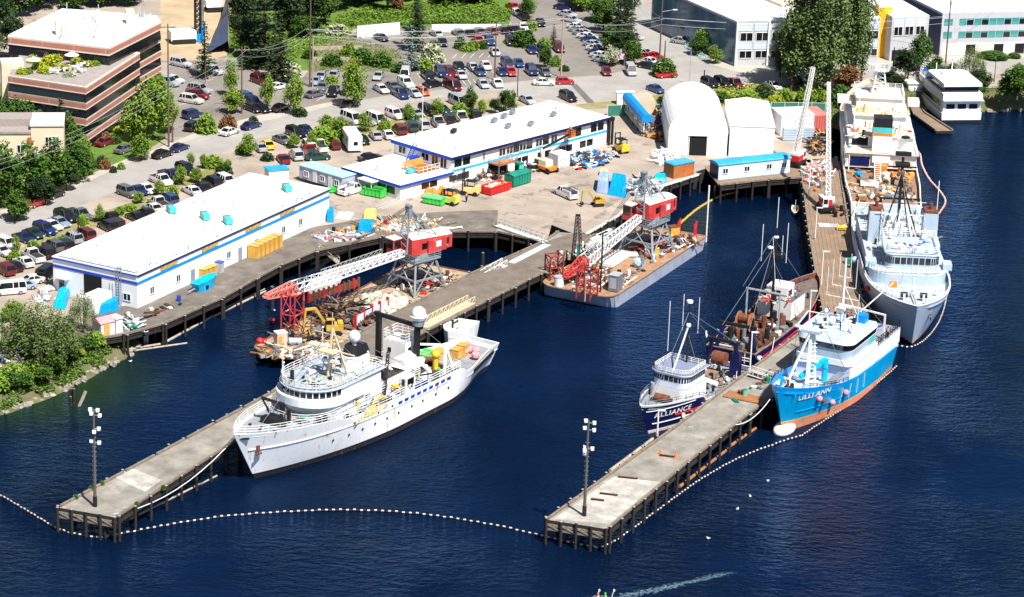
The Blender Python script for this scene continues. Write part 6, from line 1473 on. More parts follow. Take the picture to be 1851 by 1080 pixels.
mb.beam((xs+10.5, -2.7, 8.5), (xs+10.5, 2.7, 8.5), .22, GALV); mb.build('net_gantry', bt); mb = MB()
for s in (-1, 1): mb.beam((xs+1.0, s*2.8, 2.6), (xs+1.6, s*2.1, 6.2), .5, NAVY)
mb.beam((xs+1.5, -2.8, 6.1), (xs+1.5, 2.8, 6.1), .4, BLACK); mb.build('stern_gantry', bt)
house(bt, 'deckhouse', rp(xs+15, xs+21, 5.2, .8, 4), 3.2, 5.8, WHITE2, mat('dark_grey_roof', (.10, .10, .11), .8)); house(bt, 'wheelhouse', rp(xs+15.6, xs+18.8, 3.2, .6, 4), 5.9, 7.6, WHITE, WHITE)
pane(bt, 'window', (xs+15.6, 1.6), (xs+15.6, -1.6), 1, 2.2, 6.4, 7.2, GLASS); pane(bt, 'window', (xs+15.6, -1.6), (xs+18.8, -1.6), .5, 1.8, 6.4, 7.2, GLASS)
mb = MB(); mast(mb, xs+14, 0, 3.2, 17, BLACK, .24, ((12, 4), (13.5, 3), (14.6, 2)), 0); mb.beam((xs+10.6, 1.5, 6), (xs+13.8, .2, 12.5), .2, BLACK); mb.beam((xs+18, 0, 6), (xs+14, 0, 12), .1, BLACK)
for x, y, z0, z1 in ((-1, 1.7, 12, 17.5), (0, 0, 16, 21.5), (0, -1.7, 12, 18), (0, -1, 13, 16)): mb.beam((xs+14+x, y, z0), (xs+14+x, y, z1), .08, WHITE)
mb.ball((xs+14, .8, 13.9), .45, WHITE, 8, 6, .6); mb.ball((xs+14, 0, 15.6), .4, WHITE, 8, 6, .6); mb.box((xs+14, 0, 12.9), (1, 2.2, .5), BLACK); mb.build('mast', bt)
clutter(bt, 'deck_gear', 260, xs+1.5, xs+14.5, -2.9, 2.9, 2.6, [RUST, BLACK, STEEL, WHITE2, JUNKB, BLACK, RUST, STEEL], .3, 1.5, 41, 2.4, .4)
clutter(bt, 'house_gear', 55, xs+13, xs+20.5, -2.4, 2.4, 5.9, [BLACK, WHITE2, STEEL, TAN, RED], .3, .9, 42, 1.6, .4)
clutter(bt, 'foredeck_gear', 50, xs+21.5, xs+26, -1.8, 1.8, 3.8, [RUST, STEEL, WHITE2, BLACK, STEEL], .3, 1.2, 43, 1)
mb = MB()
mb.beam((xs-.85, -2.2, 1.6), (xs-.85, -2.2, 3.0), .1, WHITE); mb.beam((xs-.85, -3.0, 2.4), (xs-.85, -1.3, 2.4), .12, WHITE); mb.beam((xs-.85, -2.9, 2.0), (xs-.85, -1.2, 2.0), .1, WHITE); mb.build('hull_lettering', bt)
MB().ball(h.pt(.02, 2.4, -1, .4), .42, WHITE2, 10, 7).build('fender', bt)

# ---------------------------------------------------------------- blue ship LILLI ANN
LBL = mat('bright_blue_hull', (.0, .30, .60), .3, var=.12, scale=.6, streak=((.0, .16, .42), .64, .4, .5)); LORG = mat('orange_red_bottom', (.62, .13, .04), .65, var=.3, scale=1.0, col2=(.68, .34, .22))
ll = ship_root('fishing_ship', 'bright blue fishing ship LILLI ANN with white superstructure at the pier corner', 'ship', (1414, 782), -117, 31)
h = mkhull(31, 8.8, [(0, 3.3), (.5, 3.9), (.72, 4.9), (.85, 6.0), (1, 7.5)], [(0, .5), (.6, .9), (1, .9)], [(.6, LORG), (1.3, LORG), (1.42, YEL)], LBL, mat('pale_blue_deck', (.42, .52, .58), .8, var=.2, scale=.9), rake=3.4, tw=.96, twl=.85, so=.4, fore=.60, forew=.45, pd=2.5, pw=1.5, inm=BLUE, railm=BLUE, trim=(.3, 1.2))
h.build(ll)
h.text('LILLI ANN', .925, 4.75, 1.0, WHITE, bold=.035, spacing=1.05, slope=-.07)
mb = MB(); mb.ball((16.2, 0, .35), 1.25, mat('pale_bulb', (.80, .66, .58), .7, var=.2, scale=1.5, col2=(.85, .8, .78)), 16, 10, .8); o = mb.build('bulbous_bow', ll); o.scale = (2.0, 1.05, .95); o.location = (-17.6, 0, 0)
h.strake(.55, .93, 3.2, .12, LBL, fn=lambda t: 2.1+1.7*(t-.5))
mb = MB()
for t in (.5, .58, .42, .66): a_ = h.pt(t, 3.6, 1, .06); b2 = h.pt(t, 1.5, 1, .06); mb.beam(a_, b2, .06, WHITE2)
mb.build('weld_seam', ll)
for t, z in ((.83, 4.0), (.74, 2.4), (.64, 2.9)): MB().ball(h.pt(t, z, 1, .3), .42, mat('pink_buoy', (.8, .25, .3), .5), 10, 7).build('fender', ll)
h.railing(.62, .9, .5, BLACK, .1, rows=2); KEEP = set(ll.children)
S1 = rp(-15, 3.4, 8.2, .6, 3, 1.0)
mb = MB(); mb.prism(S1, 4.5, 7.2, WHITE); mb.build('deckhouse', ll)
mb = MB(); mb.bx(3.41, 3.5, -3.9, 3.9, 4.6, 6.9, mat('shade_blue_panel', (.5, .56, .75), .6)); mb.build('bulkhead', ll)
house(ll, 'deckhouse', rp(-6, 4.0, 8.4, 1.2, 5), 7.21, 7.9, WHITE, WHITE)
S2 = rp(-5.5, 3.9, 7.6, 1.4, 6)
house(ll, 'wheelhouse', S2, 7.95, 9.3, PALEB, None, scale=1.04); 
mb = MB(); S3 = rp(-5.5, 4.1, 7.9, 1.5, 6); mb.prism(S3, 9.42, 10.25, GLASS, GLASS, 1.02); mb.build('window', ll)
house(ll, 'wheelhouse', rp(-5.5, 4.3, 8.3, 1.6, 6), 10.27, 11.0, WHITE, PALEB, scale=.97)
bxp(ll, 'after_deck', -15.2, -5.6, -4.2, 4.2, 7.22, 7.34, GDECK); MB().rail([(-5.6, 4.1, 7.34), (-15, 4.1, 7.34), (-15, -4.1, 7.34), (-5.6, -4.1, 7.34)], 1.1, BLACK, .9).build('railing', ll)
bxp(ll, 'aqua_panel', -5.4, -3.2, 3.86, 3.95, 8.3, 9.3, AQUA); mb = MB(); mb.bx(-5.6, -15.1, 4.11, 4.2, 5.2, 7.3, WHITE); mb.build('bulwark', ll)
mb = MB(); mast(mb, -2.4, 0, 11, 20.2, WHITE, .22, ((16.2, 3.4), (14.6, 4.6), (17.6, 1.6)), 2.4)
for y, z0, z1 in ((-1.7, 16.2, 19.8), (1.7, 16.2, 20.4), (-2.4, 14.6, 18.6), (2.3, 11, 15.5), (.8, 17.6, 21), (-.8, 17.6, 21)): mb.beam((-2.4, y, z0), (-2.4, y, z1), .07, WHITE)
mb.beam((-1, 0, 14), (-1, 1.8, 14), .35, WHITE); mb.box((-1.6, 0, 13.2), (1, 1.2, .3), WHITE); mb.build('mast', ll)
mb = MB(); mb.ball((.4, -2.2, 11.8), .6, WHITE, 10, 7); mb.ball((-.2, -.6, 11.9), .55, WHITE, 10, 7); mb.ball((-4, -2.8, 11.8), .5, WHITE, 10, 7); mb.build('radome', ll)
clutter(ll, 'bridge_top_gear', 34, -5, 3, -3, 3, 11.1, [WHITE, WHITE2, PALEB, BLACK], .25, .8, 51, 1.4, .4); bxp(ll, 'blue_locker', -4.8, -3.4, 1.6, 3.0, 11.1, 12.2, BLUE)
mb = MB(); mb.beam((-9, 3.9, 7.3), (-9, 3.9, 11), .22, WHITE); mb.beam((-9, 3.9, 10.9), (-9, -1, 11.2), .2, WHITE); mb.beam((-7, -2, 8), (-14, 3, 14), .12, WHITE); mb.build('davit', ll)
clutter(ll, 'after_deck_gear', 16, -14, -7, -3.4, 3.4, 7.35, [BLACK, DBLUE, STEEL, RED], .3, .9, 52)
mb = MB()       # forward tripod mast
mb.beam((9.2, 0, 5), (8.8, 0, 13.5), .45, WHITE); mb.beam((8.4, .9, 5), (8.6, .3, 13.2), .22, WHITE); mb.beam((12.6, -1.9, 5.6), (9, 0, 13.4), .24, WHITE); mb.beam((9.6, -1.4, 9), (8.6, 1.2, 9), .18, WHITE)
for k in range(12): mb.beam((9.1, .1, 5.5+k*.6), (8.5, .8, 5.5+k*.6), .07, WHITE)
mb.beam((8.8, -2.4, 13.5), (8.8, 2.4, 13.5), .3, WHITE); mb.box((8.8, 0, 13.2), (1.2, 2.6, .4), PALEB); mb.beam((8.8, -2.2, 13.4), (7, -1.4, 15.2), .12, WHITE); mb.beam((8.8, 2.2, 13.4), (7, 1.4, 15.2), .12, WHITE); mb.beam((7, 1.4, 15.2), (7, -1.4, 15.2), .12, WHITE); mb.build('mast', ll)
BC = mat('crane_blue', (.0, .42, .68), .4); mb = MB(); mb.cyl((5.4, 1.0, 4.3), (5.4, 1.0, 8.4), .42, BC, n=10); mb.beam((5.4, 1.0, 8.3), (9.6, -.9, 6.7), .55, BC); mb.build('deck_crane', ll)
clutter(ll, 'deck_gear', 80, 4, 12, -3.2, 3.0, 4.4, [TAN, RUST, WHITE2, WOODB, BLACK, BC, WHITE], .25, 1.0, 53, 1.2, .35)
clutter(ll, 'bow_gear', 34, 12, 16, -2, 2, 5.3, [BLACK, STEEL, WHITE, RUST, BC], .25, .9, 54, 1.2, .4)
mb = MB()
for k in range(5): mb.cyl((4.2, 3.4-k*.2, 6.4), (11, 3.2-k*.2, 6.4), .11, STEEL, n=6)
mb.build('pipe_rack', ll)
shift(ll, KEEP, -1.6, -1.5, ('bow_gear',))

mb = MB()
for a_, b2 in [((7.2, 0, 12), (-4, 0, 16)), ((7.2, 0, 12), (15.5, 0, 7.4)), ((-4, 0, 16), (-15, 3, 5.6)), ((-4, 0, 16), (-15, -3, 5.6)), ((7.2, 2, 12), (3, 4, 5)), ((7.2, -2, 12), (3, -4, 5))]: mb.beam(a_, b2, .05, STEEL)
mb.build('rigging', ll)
mb = MB()
for a_, b2 in [((1.9, 0, 14), (11.5, 0, 4.6)), ((1.9, 0, 14), (-9.2, 2, 6.7)), ((1.9, 0, 14), (-9.2, -2, 6.7)), ((1.9, 0, 11), (2, 3, 3)), ((1.9, 0, 11), (2, -3, 3))]: mb.beam(a_, b2, .05, STEEL)
mb.build('rigging', al)
mb = MB()
for a_, b2 in [((-2, 0, 16), (12, 0, 5)), ((-2, 0, 16), (-6, 2.5, 9.3)), ((-2, 0, 16), (-6, -2.5, 9.3)), ((-2, 0, 14), (-14, 2, 6)), ((-2, 0, 14), (-14, -2, 6)), ((-1, 0, 12), (2, 3.5, 3.5)), ((-1, 0, 12), (2, -3.5, 3.5))]: mb.beam(a_, b2, .05, STEEL)
mb.build('rigging', bt)
# ---------------------------------------------------------------- passenger yacht and its float
a_ = at(1712, 224, 0); b_ = at(1762, 222, 0)
yc = at(1675, 168, 0); st = at(1737, 222, 0); hd = ang(st, yc); Ly = min(30, (st-yc).length)
d = Vector((math.cos(hd), math.sin(hd), 0)); yt = thing('passenger_yacht', 'white passenger yacht with dark window bands and blue upper deck at the top right', 'yacht', st+d*Ly/2, hd)
h = mkhull(Ly, 8.0, [(0, 1.9), (.6, 2.2), (1, 3.4)], [(0, .3), (1, .6)], [(.5, BLACK)], WHITE, WHITE, rake=2.5, tw=.95, twl=.93, so=0, fore=.55, forew=.5); h.build(yt)
Y1 = rp(-Ly/2+.3, 8.4, 7.2, 5.5, 8); house(yt, 'saloon', Y1, 1.7, 4.3, WHITE, WHITE, over=.25)
mb = MB(); mb.prism(rp(-Ly/2+2, 8.3, 7.26, 5.5, 8), 2.5, 3.7, GLASS); mb.build('window', yt)
for k in range(3): pane(yt, 'window', (-Ly/2+.3, 3.7), (-Ly/2+.3, -3.7), .7+2.2*k, 2.3+2.2*k, 2.6, 3.5, GLASS)
Y2 = rp(-Ly/2+.1, 9.2, 7.6, 6, 8); mb = MB(); mb.prism(Y2, 4.42, 5.5, WHITE); mb.build('upper_bulwark', yt)
mb = MB(); mb.prism(rp(-Ly/2+1.2, .3, 6.6, 1, 4), 5.5, 6.7, GLASS); mb.build('window', yt)
Y3 = rp(-Ly/2+.6, .6, 7.4, 1.2, 4); mb = MB(); mb.prism(Y3, 6.71, 7.3, mat('cool_white', (.7, .76, .8), .5), WHITE); mb.build('roof', yt)
mb = MB(); mb.prism(rp(.7, 8.8, 6.9, 5.6, 8), 5.51, 5.6, DBLUE); mb.build('blue_deck', yt); MB().rail([(*p, 5.5) for p in rp(.7, 9.1, 7.4, 5.9, 8)], 1, WHITE, 1.1).build('railing', yt)
mb = MB(); mb.beam((0, -1, 7.3), (0, -1, 9.5), .15, WHITE); mb.beam((0, -1, 9.4), (-1.3, -1, 9.4), .15, WHITE); mb.box((-3, 1.5, 7.5), (1.2, .8, .3), WHITE2); mb.beam((-1, 2.4, 7.3), (-1, 2.4, 9), .12, WHITE); mb.build('mast', yt)
fl = deck('floating_dock', 'narrow timber float alongside the white passenger yacht', 'dock', [(1692, 237), (1652, 208), (1640, 180)], [(1722, 237), (1672, 205), (1654, 180)], DECKB, h=.6, piles=False, th=.5)
t = tag(MB().bx(-1.5, 1.5, -1.5, 1.5, 0, 3.2, WHITE).bx(-1.7, 1.7, -1.7, 1.7, 3.2, 3.35, WHITE2).bx(-1.3, 1.3, -3.6, -1.6, 0, 2.0, PALEB).build('kiosk', None, at(1650, 178, .7), hd), 'white kiosk at the shore end of the yacht float', 'kiosk')
# ---------------------------------------------------------------- small boats
def smallboat(name, label, bow, stern, B, z, m, inm, cab=None, cat='boat'):
    b0 = at(*bow); s0 = at(*stern); L = (b0-s0).length; t = thing(name, label, cat, (b0+s0)/2, ang(s0, b0))
    h = mkhull(L, B, [(0, z), (1, z*1.4)], [(0, z*.4), (1, z*.4)], [(.15, BOOT)], m, inm, rake=.9, tw=.9, twl=.8, fore=.5, forew=.4, N=20); h.build(t)
    if cab: house(t, 'cabin', rp(-L*.25+cab[0], L*.1+cab[0], B*.6, .4, 4), z*.6, z*.6+cab[1], WHITE, WHITE)
    return t, L
t, L = smallboat('landing_boat', 'white steel workboat moored across the pier behind the white research ship', (812, 640), (842, 612), 3.8, 2.6, WHITE, WHITE2)
clutter(t, 'deck_gear', 14, -L*.3, L*.3, -1.2, 1.2, 1.6, [BLUE, BLACK, WHITE2, RUST], .3, .9, 61)
t, L = smallboat('skiff', 'pale grey open skiff moored beneath the left crane boom', (560, 535), (602, 513), 2.6, 1.1, WHITE2, WHITE2)
t, L = smallboat('skiff', 'tiny white and brown dinghy tied against the timber pier', (1437, 390), (1437, 379), 1.2, .5, WHITE2, WOODO)
mb = MB(); mb.cyl((0, 0, 0), (0, 0, 2.2), .04, WHITE2, n=5); mb.build('mast', t)
# ================================================================ derrick barges and cranes
ORD = mat('orange_rust_deck', (.32, .185, .11), .85, var=.3, scale=.9, streak=((.22, .12, .08), .6, 1, .8)); BHG = mat('grey_barge_side', (.30, .33, .40), .6, var=.15, streak=((.28, .17, .12), .6, .25, .7))
def barge(name, label, A, B_, C_, z, side, dkm, rnd_=2.5, rake=2.):
    """A near-left, B near-right, C far-right corner pixels at deck height z"""
    a, b, c = at(*A, z), at(*B_, z), at(*C_, z); rz = ang(b, c); L = (c-b).length
    u = Vector((math.cos(rz), math.sin(rz), 0)); n_ = Vector((-u.y, u.x, 0)); W = (a-b).dot(n_)
    o = b.copy(); o.z = 0; t = thing(name, label, 'barge', o, rz)
    P_ = [(0+rnd_, 0), (L, 0), (L, W), (0+rnd_, W)]+[(rnd_-rnd_*math.sin(math.pi/2*k/4), W-rnd_+rnd_*math.cos(math.pi/2*k/4)) for k in range(1, 5)]+[(rnd_-rnd_*math.cos(math.pi/2*k/4), rnd_-rnd_*math.sin(math.pi/2*k/4)) for k in range(0, 4)]
    n2 = len(P_); lo_ = []
    for x, y in P_:
        f = (rake if x < rnd_ else 0); lo_.append((x+f*(1-x/rnd_) if x < rnd_ else x-(1.5 if x > L-.1 else 0), y, -1))
    mb = MB(); hi = [(x, y, z) for x, y in P_]; mb.add(lo_+hi, [(i, (i+1) % n2, n2+(i+1) % n2, n2+i) for i in range(n2)], side); mb.build('hull', t)
    MB().add([(x, y, z+.002) for x, y in P_], [tuple(range(n2))], dkm).build('deck', t)
    mb = MB()
    for i in range(n2): p, q = P_[i], P_[(i+1) % n2]; mb.beam((p[0], p[1], z+.06), (q[0], q[1], z+.06), .22, RUST if dkm != ORD else ORD, .16)
    mb.build('deck_edge', t)
    return t, L, W
REDC = mat('weathered_crane_red', (.50, .045, .04), .6, var=.25, scale=.8, streak=((.60, .42, .38), .58, .3, .9))
CST = mat('crane_grey_blue', (.26, .31, .35), .5, metal=.2, var=.2); BOOMW = mat('pale_boom_paint', (.68, .70, .72), .5, var=.12)
def crane(name, label, base, zb, head, boom_tip, zt, houseL=8.0, apex_h=6.9, ph=5.0, redtip=.18, tipm=REDF, boomn=26, foot=None):
    g = at(*base, zb); t = thing(name, label, 'crane', g, head)
    # pedestal portal of splayed legs
    mb = MB(); w1, w2 = 3.2, 1.9
    cs = [(-1, -1), (1, -1), (1, 1), (-1, 1)]
    for sx, sy in cs: mb.beam((sx*w1, sy*w1, 0), (sx*w2, sy*w2, ph), .3, CST)
    for i in range(4):
        a, b_ = cs[i], cs[(i+1) % 4]
        mb.beam((a[0]*w1, a[1]*w1, .3), (b_[0]*w2, b_[1]*w2, ph-.3), .15, CST); mb.beam((b_[0]*w1, b_[1]*w1, .3), (a[0]*w2, a[1]*w2, ph-.3), .15, CST)
        mb.beam((a[0]*w2, a[1]*w2, ph-.2), (b_[0]*w2, b_[1]*w2, ph-.2), .5, CST)
        mb.beam((a[0]*w1*.82, a[1]*w1*.82, ph*.45), (b_[0]*w1*.82, b_[1]*w1*.82, ph*.45), .25, CST)
    mb.bx(-2.6, 2.6, -2.4, 2.4, ph-.1, ph+.12, CST); mb.rail([(-2.6, -2.4, ph+.1), (2.6, -2.4, ph+.1), (2.6, 2.4, ph+.1), (-2.6, 2.4, ph+.1)], .9, CST, 1.2, closed=True)
    mb.build('pedestal', t)
    MB().cyl((0, 0, ph+.12), (0, 0, ph+.9), 1.9, CST, n=18).build('turntable', t)
    z0 = ph+.92; hw = 1.75
    mb = MB()
    mb.add([(-houseL*.68, -hw, z0), (houseL*.32, -hw, z0), (houseL*.32, hw, z0), (-houseL*.68, hw, z0), (-houseL*.68, -hw, z0+2.0), (houseL*.32, -hw, z0+2.5), (houseL*.32, hw, z0+2.5), (-houseL*.68, hw, z0+2.0)],
           [(0, 3, 2, 1), (0, 1, 5, 4), (1, 2, 6, 5), (2, 3, 7, 6), (3, 0, 4, 7)], REDC)
    mb.bx(-houseL*.5, -houseL*.05, -hw-.35, -hw, z0, z0+1.9, REDC); mb.bx(-houseL*.5, -houseL*.05, hw, hw+.35, z0, z0+1.9, REDC); mb.build('machinery_house', t)
    mb = MB(); n_ = 6; v = []
    for i in range(n_+1):
        y = -hw+2*hw*i/n_; dz = .45*math.sin(math.pi*i/n_); v += [(-houseL*.68, y, z0+2.0+dz), (houseL*.32, y, z0+2.5+dz)]
    mb.add(v, [(2*i, 2*i+1, 2*i+3, 2*i+2) for i in range(n_)], WHITE2); mb.add(v, [tuple(2*i for i in range(n_+1)), tuple(2*i+1 for i in reversed(range(n_+1)))], REDC); mb.build('house_roof', t)
    for s in (-1, 1):
        for k, x in enumerate((-houseL*.6, -houseL*.36, -houseL*.05)): MB().bx(x, x+1.0, s*(hw+.0)-.0 if k != 1 else s*(hw+.35), s*(hw+.05) if k != 1 else s*(hw+.41), z0+.7, z0+1.6, GLASS if k != 1 else LTB).build('window', t)
    cx = houseL*.32
    mb = MB(); mb.bx(cx, cx+1.7, -hw-.2, -hw+1.3, z0, z0+2.3, REDC); mb.bx(cx-.02, cx+1.85, -hw-.35, -hw+1.4, z0+2.3, z0+2.45, WHITE2); mb.build('cab', t)
    mb = MB(); mb.bx(cx+1.7, cx+1.76, -hw-.05, -hw+1.15, z0+.9, z0+2.1, GLASS); mb.bx(cx+.2, cx+1.5, -hw-.26, -hw-.2, z0+.9, z0+2.1, GLASS); mb.bx(cx+.2, cx+1.5, -hw+1.3, -hw+1.36, z0+.9, z0+2.1, GLASS); mb.build('cab_window', t)
    ap = Vector((cx*.7, 0, z0+apex_h)); mb = MB()
    for s in (-1, 1):
        mb.beam((cx+.6, s*1.2, z0+.3), ap+Vector((0, s*.3, 0)), .18, CST); mb.beam((-houseL*.55, s*1.9, z0+.4), ap+Vector((0, s*.3, 0)), .18, CST); mb.beam((cx*.2, s*1.0, z0+2.6), ap+Vector((0, s*.3, 0)), .14, CST)
        for k in range(5): f = .15+.14*k; mb.beam(Vector((cx+.6, s*1.2, z0+.3)).lerp(ap, f), Vector((cx+.6, -s*1.2, z0+.3)).lerp(ap, f+.1), .09, CST)
    mb.box(ap, (.6, .9, .8), CST); mb.cyl(ap+Vector((0, -.45, .3)), ap+Vector((0, .45, .3)), .35, CST, n=10); mb.build('gantry', t)
    tip = loc_(t, *boom_tip, zt); tip.z = zt-zb; root_ = Vector((cx+.6, 0.4, z0+.4)); mid = root_.lerp(tip, 1-redtip)
    MB().truss(root_, mid, .9, 1.5, BOOMW, int(boomn*(1-redtip)*.8), .095, h1=.8, h2=1.5).build('boom', t)
    mb = MB(); mb.truss(mid, tip, 1.5, .6, tipm, 6, .13, h1=1.5, h2=.5)
    mb.beam(mid, tip, .3, tipm, .2); mb.cyl(tip+Vector((0, 0, -.1)), tip+Vector((0, 0, .1)), .5, tipm, n=10); mb.build('boom_tip', t)
    mb = MB()
    for s in (-.35, -.12, .12, .35): mb.beam(ap+Vector((0, s, .3)), mid+Vector((0, s, .6)), .045, BLACK); mb.beam(Vector((-houseL*.3, s*2, z0+2.3)), ap+Vector((0, s, 0)), .05, BLACK)
    mb.build('cable', t)
    return t, mid, tip
# left barge and crane
lb, L, W = barge('barge', 'left derrick barge heaped with white rocks, timber and a yellow excavator', (455, 628), (585, 662), (872, 498), 1.6, BOOT, mat('littered_deck', (.36, .27, .18), .9, var=.4, scale=1.2, streak=((.12, .08, .06), .55, 1, 1)))
g1 = at(752, 522, 1.6); tp1 = at(480, 537, 6.5); lc, mid, tip = crane('derrick_crane', 'left red and white derrick crane with its pale lattice boom lowered to the left', (752, 522), 1.6, ang(g1, tp1), (480, 537), 6.5, redtip=.2)
rt, L2, W2 = barge('barge', 'right derrick barge with orange brown deck and grey sides', (981, 510), (1106, 540), (1276, 428), 2.0, BHG, ORD, 2.2)
g2 = at(1168, 455, 2.0); tp2 = at(1018, 505, 3.4); rc, mid2, tip2 = crane('derrick_crane', 'right red and white derrick crane with its lattice boom resting down the barge', (1168, 455), 2.0, ang(g2, tp2), (1022, 500), 3.6, redtip=.25, tipm=REDC)
def onpx(mbf, name, label, cat, x, y, h, rz=0., group=None):
    o = mbf.build(name, None, at(x, y, h), rz); return tag(o, label, cat, group)
# white rocks heap: countable boulders
k = 0; rnd = random.Random(5)
RW = mat('pale_boulder', (.50, .46, .39), .9, var=.2, scale=2, bump=.5); rocks = [MB().ball((0, 0, 0), .62, RW, 8, 6, .75, .16).build('boulder') for _ in range(3)]; ru = set()
for i in range(84):
    px, py = rnd.uniform(652, 732), rnd.uniform(528, 572); cx_, cy_ = 692, 552; rr = math.hypot((px-cx_)/42, (py-cy_)/22)
    if rr > 1.05: continue
    src = rocks[i % 3]; o = src if i % 3 not in ru else dup(src); ru.add(i % 3)
    o.location = at(px, py, 1.8+max(0, 1.5*(1-rr))*rnd.uniform(.5, 1)); o.rotation_euler = (rnd.uniform(0, 3), rnd.uniform(0, 3), rnd.uniform(0, 3)); s = rnd.uniform(.7, 1.35); o.scale = (s, s, s)
    tag(o, 'pale boulder in the heap on the left derrick barge', 'boulder', 'boulders heaped on the left barge')
def scatter(px0, py0, px1, py1, n, h, mats, names, place, seed, group, smin=.3, smax=1.1, hm=1.0, long=.35):
    """single items of gear lying about, each an object of its own"""
    r = random.Random(seed); its = []
    for i in range(n):
        u, v = r.random(), r.random(); x = px0+(px1-px0)*u; y = py0+(py1-py0)*u+(v-.5)*hm
        mname, m = r.choice(mats); s = r.uniform(smin, smax); q = r.random(); mb = MB()
        if q < long: a = 0; mb.box((0, 0, .12), (s*3, .22, .2), m); mb.box((.1, .25, .1), (s*2.8, .18, .16), m); nm = ('timber_beam', 'beam', 'long')
        elif q < long+.25: mb.cyl((0, 0, 0), (0, 0, .88), .3, m, n=10); mb.cyl((0, 0, .4), (0, 0, .45), .32, m, n=10); nm = ('drum', 'drum', 'upright')
        elif q < long+.5: mb.box((0, 0, s*.35), (s*1.2, s*.9, s*.6), m); mb.box((0, 0, s*.68), (s*1.28, s*.98, .08), m); mb.box((0, 0, .04), (s*1.1, s*.8, .08), m); nm = ('crate', 'crate', 'boxy')
        else: mb.ball((0, 0, s*.3), s*.55, m, 8, 5, .7, .22); mb.ball((s*.5, .1, s*.2), s*.35, m, 7, 5, .7, .2); nm = ('bundle', 'bundle', 'lumpy')
        its.append((x, y, mb, nm, mname, r.uniform(0, 3.1)))
    its.sort(key=lambda k: k[0]); cnt = {}; tot = {}
    for it in its: key = (it[3][0], it[4]); tot[key] = tot.get(key, 0)+1
    for x, y, mb, nm, mname, a in its:
        key = (nm[0], mname); c = cnt.get(key, 0); cnt[key] = c+1
        pos = '' if tot[key] == 1 else (' leftmost' if c == 0 else (' rightmost' if c == tot[key]-1 else ' '+NUM[c]+' from left'))
        onpx(mb, nm[0], f"{nm[2]} {mname} {nm[1]},{pos or ' lying'} {place}", nm[1], x, y, h, a, group)
MW = [('white', WHITE2), ('black', BLACK), ('brown', RUST), ('grey', STEEL), ('tan', WOODO), ('dark', JUNKB)]
MC = MW+[('blue', BLUE), ('red', RED), ('orange', ORANGE), ('white', WHITE)]
def heap(name, label, cx, cy, rx, ry, h, n, mats, seed, hz=1.6, blen=2.4, kind=None):
    """one tangled scrap heap nobody could count"""
    r = random.Random(seed); mb = MB()
    for i in range(n):
        a, q = r.uniform(0, 6.283), math.sqrt(r.random()); px, py = cx+rx*q*math.cos(a), cy+ry*q*math.sin(a); g = at(px, py, h); z = h+hz*(1-q*q)*r.uniform(.2, 1)
        m = r.choice(mats); th = r.uniform(0, 3.14); l_ = r.uniform(.4, blen)
        if r.random() < .6: mb.beam((g.x, g.y, z), (g.x+l_*math.cos(th), g.y+l_*math.sin(th), z+r.uniform(-.3, .5)), r.uniform(.08, .22), m)
        else: mb.box((g.x, g.y, z), (r.uniform(.2, 1), r.uniform(.2, .8), r.uniform(.1, .5)), m, th)
    o = mb.build(name); tag(o, label, 'scrap heap'); return struct(o, 'stuff')
heap('timber_heap', 'dark tangled heap of broken timber on the left barge', 615, 575, 52, 22, 1.7, 420, [JUNKB, WOODD, JUNKB, WOOD, RUST, BLACK], 1, 2.4, 3)
heap('timber_heap', 'brown tangle of scrap timber and pipe behind the black gantry', 668, 590, 40, 14, 1.7, 240, [JUNKB, WOODD, WOOD, RUST, STEEL], 2, 1.8, 3)
heap('scrap_heap', 'pale planks and scrap lying on the near end of the left barge', 520, 640, 50, 11, 1.7, 170, [WOOD, LOG, WHITE2, WOODB, JUNKB, STEEL], 3, .7, 3)
heap('scrap_heap', 'rusty chain and pipe clutter under the right crane', 1175, 455, 34, 14, 2.0, 170, [RUST, WHITE2, STEEL, WOOD, BLACK, RED], 4, 1.4, 2)
heap('scrap_heap', 'rusty scrap beside the left crane pedestal', 800, 512, 22, 9, 1.7, 110, [RUST, WHITE2, ORD, BLACK], 5, .8, 1.8)
heap('scrap_heap', 'pipes and rusty gear in the middle of the right barge', 1060, 492, 40, 12, 2.0, 120, [RUST, WOODO, WHITE2, STEEL, BLACK], 6, .7, 2.6)
heap('scrap_heap', 'cables and gear strewn over the near half of the right barge', 1085, 510, 62, 14, 2.0, 170, [RUST, JUNKB, WHITE2, STEEL, BLACK, WOODB], 7, .6, 2.0)
heap('scrap_heap', 'cables and gear strewn over the far half of the right barge', 1215, 440, 48, 13, 2.0, 120, [RUST, JUNKB, WHITE2, STEEL, BLACK], 8, .5, 2.0)
heap('scrap_heap', 'dense debris around the red frame on the left barge', 545, 610, 46, 16, 1.7, 230, [JUNKB, WOOD, BLACK, STEEL, WOODD, RUST, WOODO], 9, 1.2, 2.2)
heap('scrap_heap', 'pipes and winches on the far end of the left barge', 760, 515, 46, 16, 1.7, 170, [RUST, ORD, WHITE2, BLACK, STEEL, RED], 10, .8, 2.0)
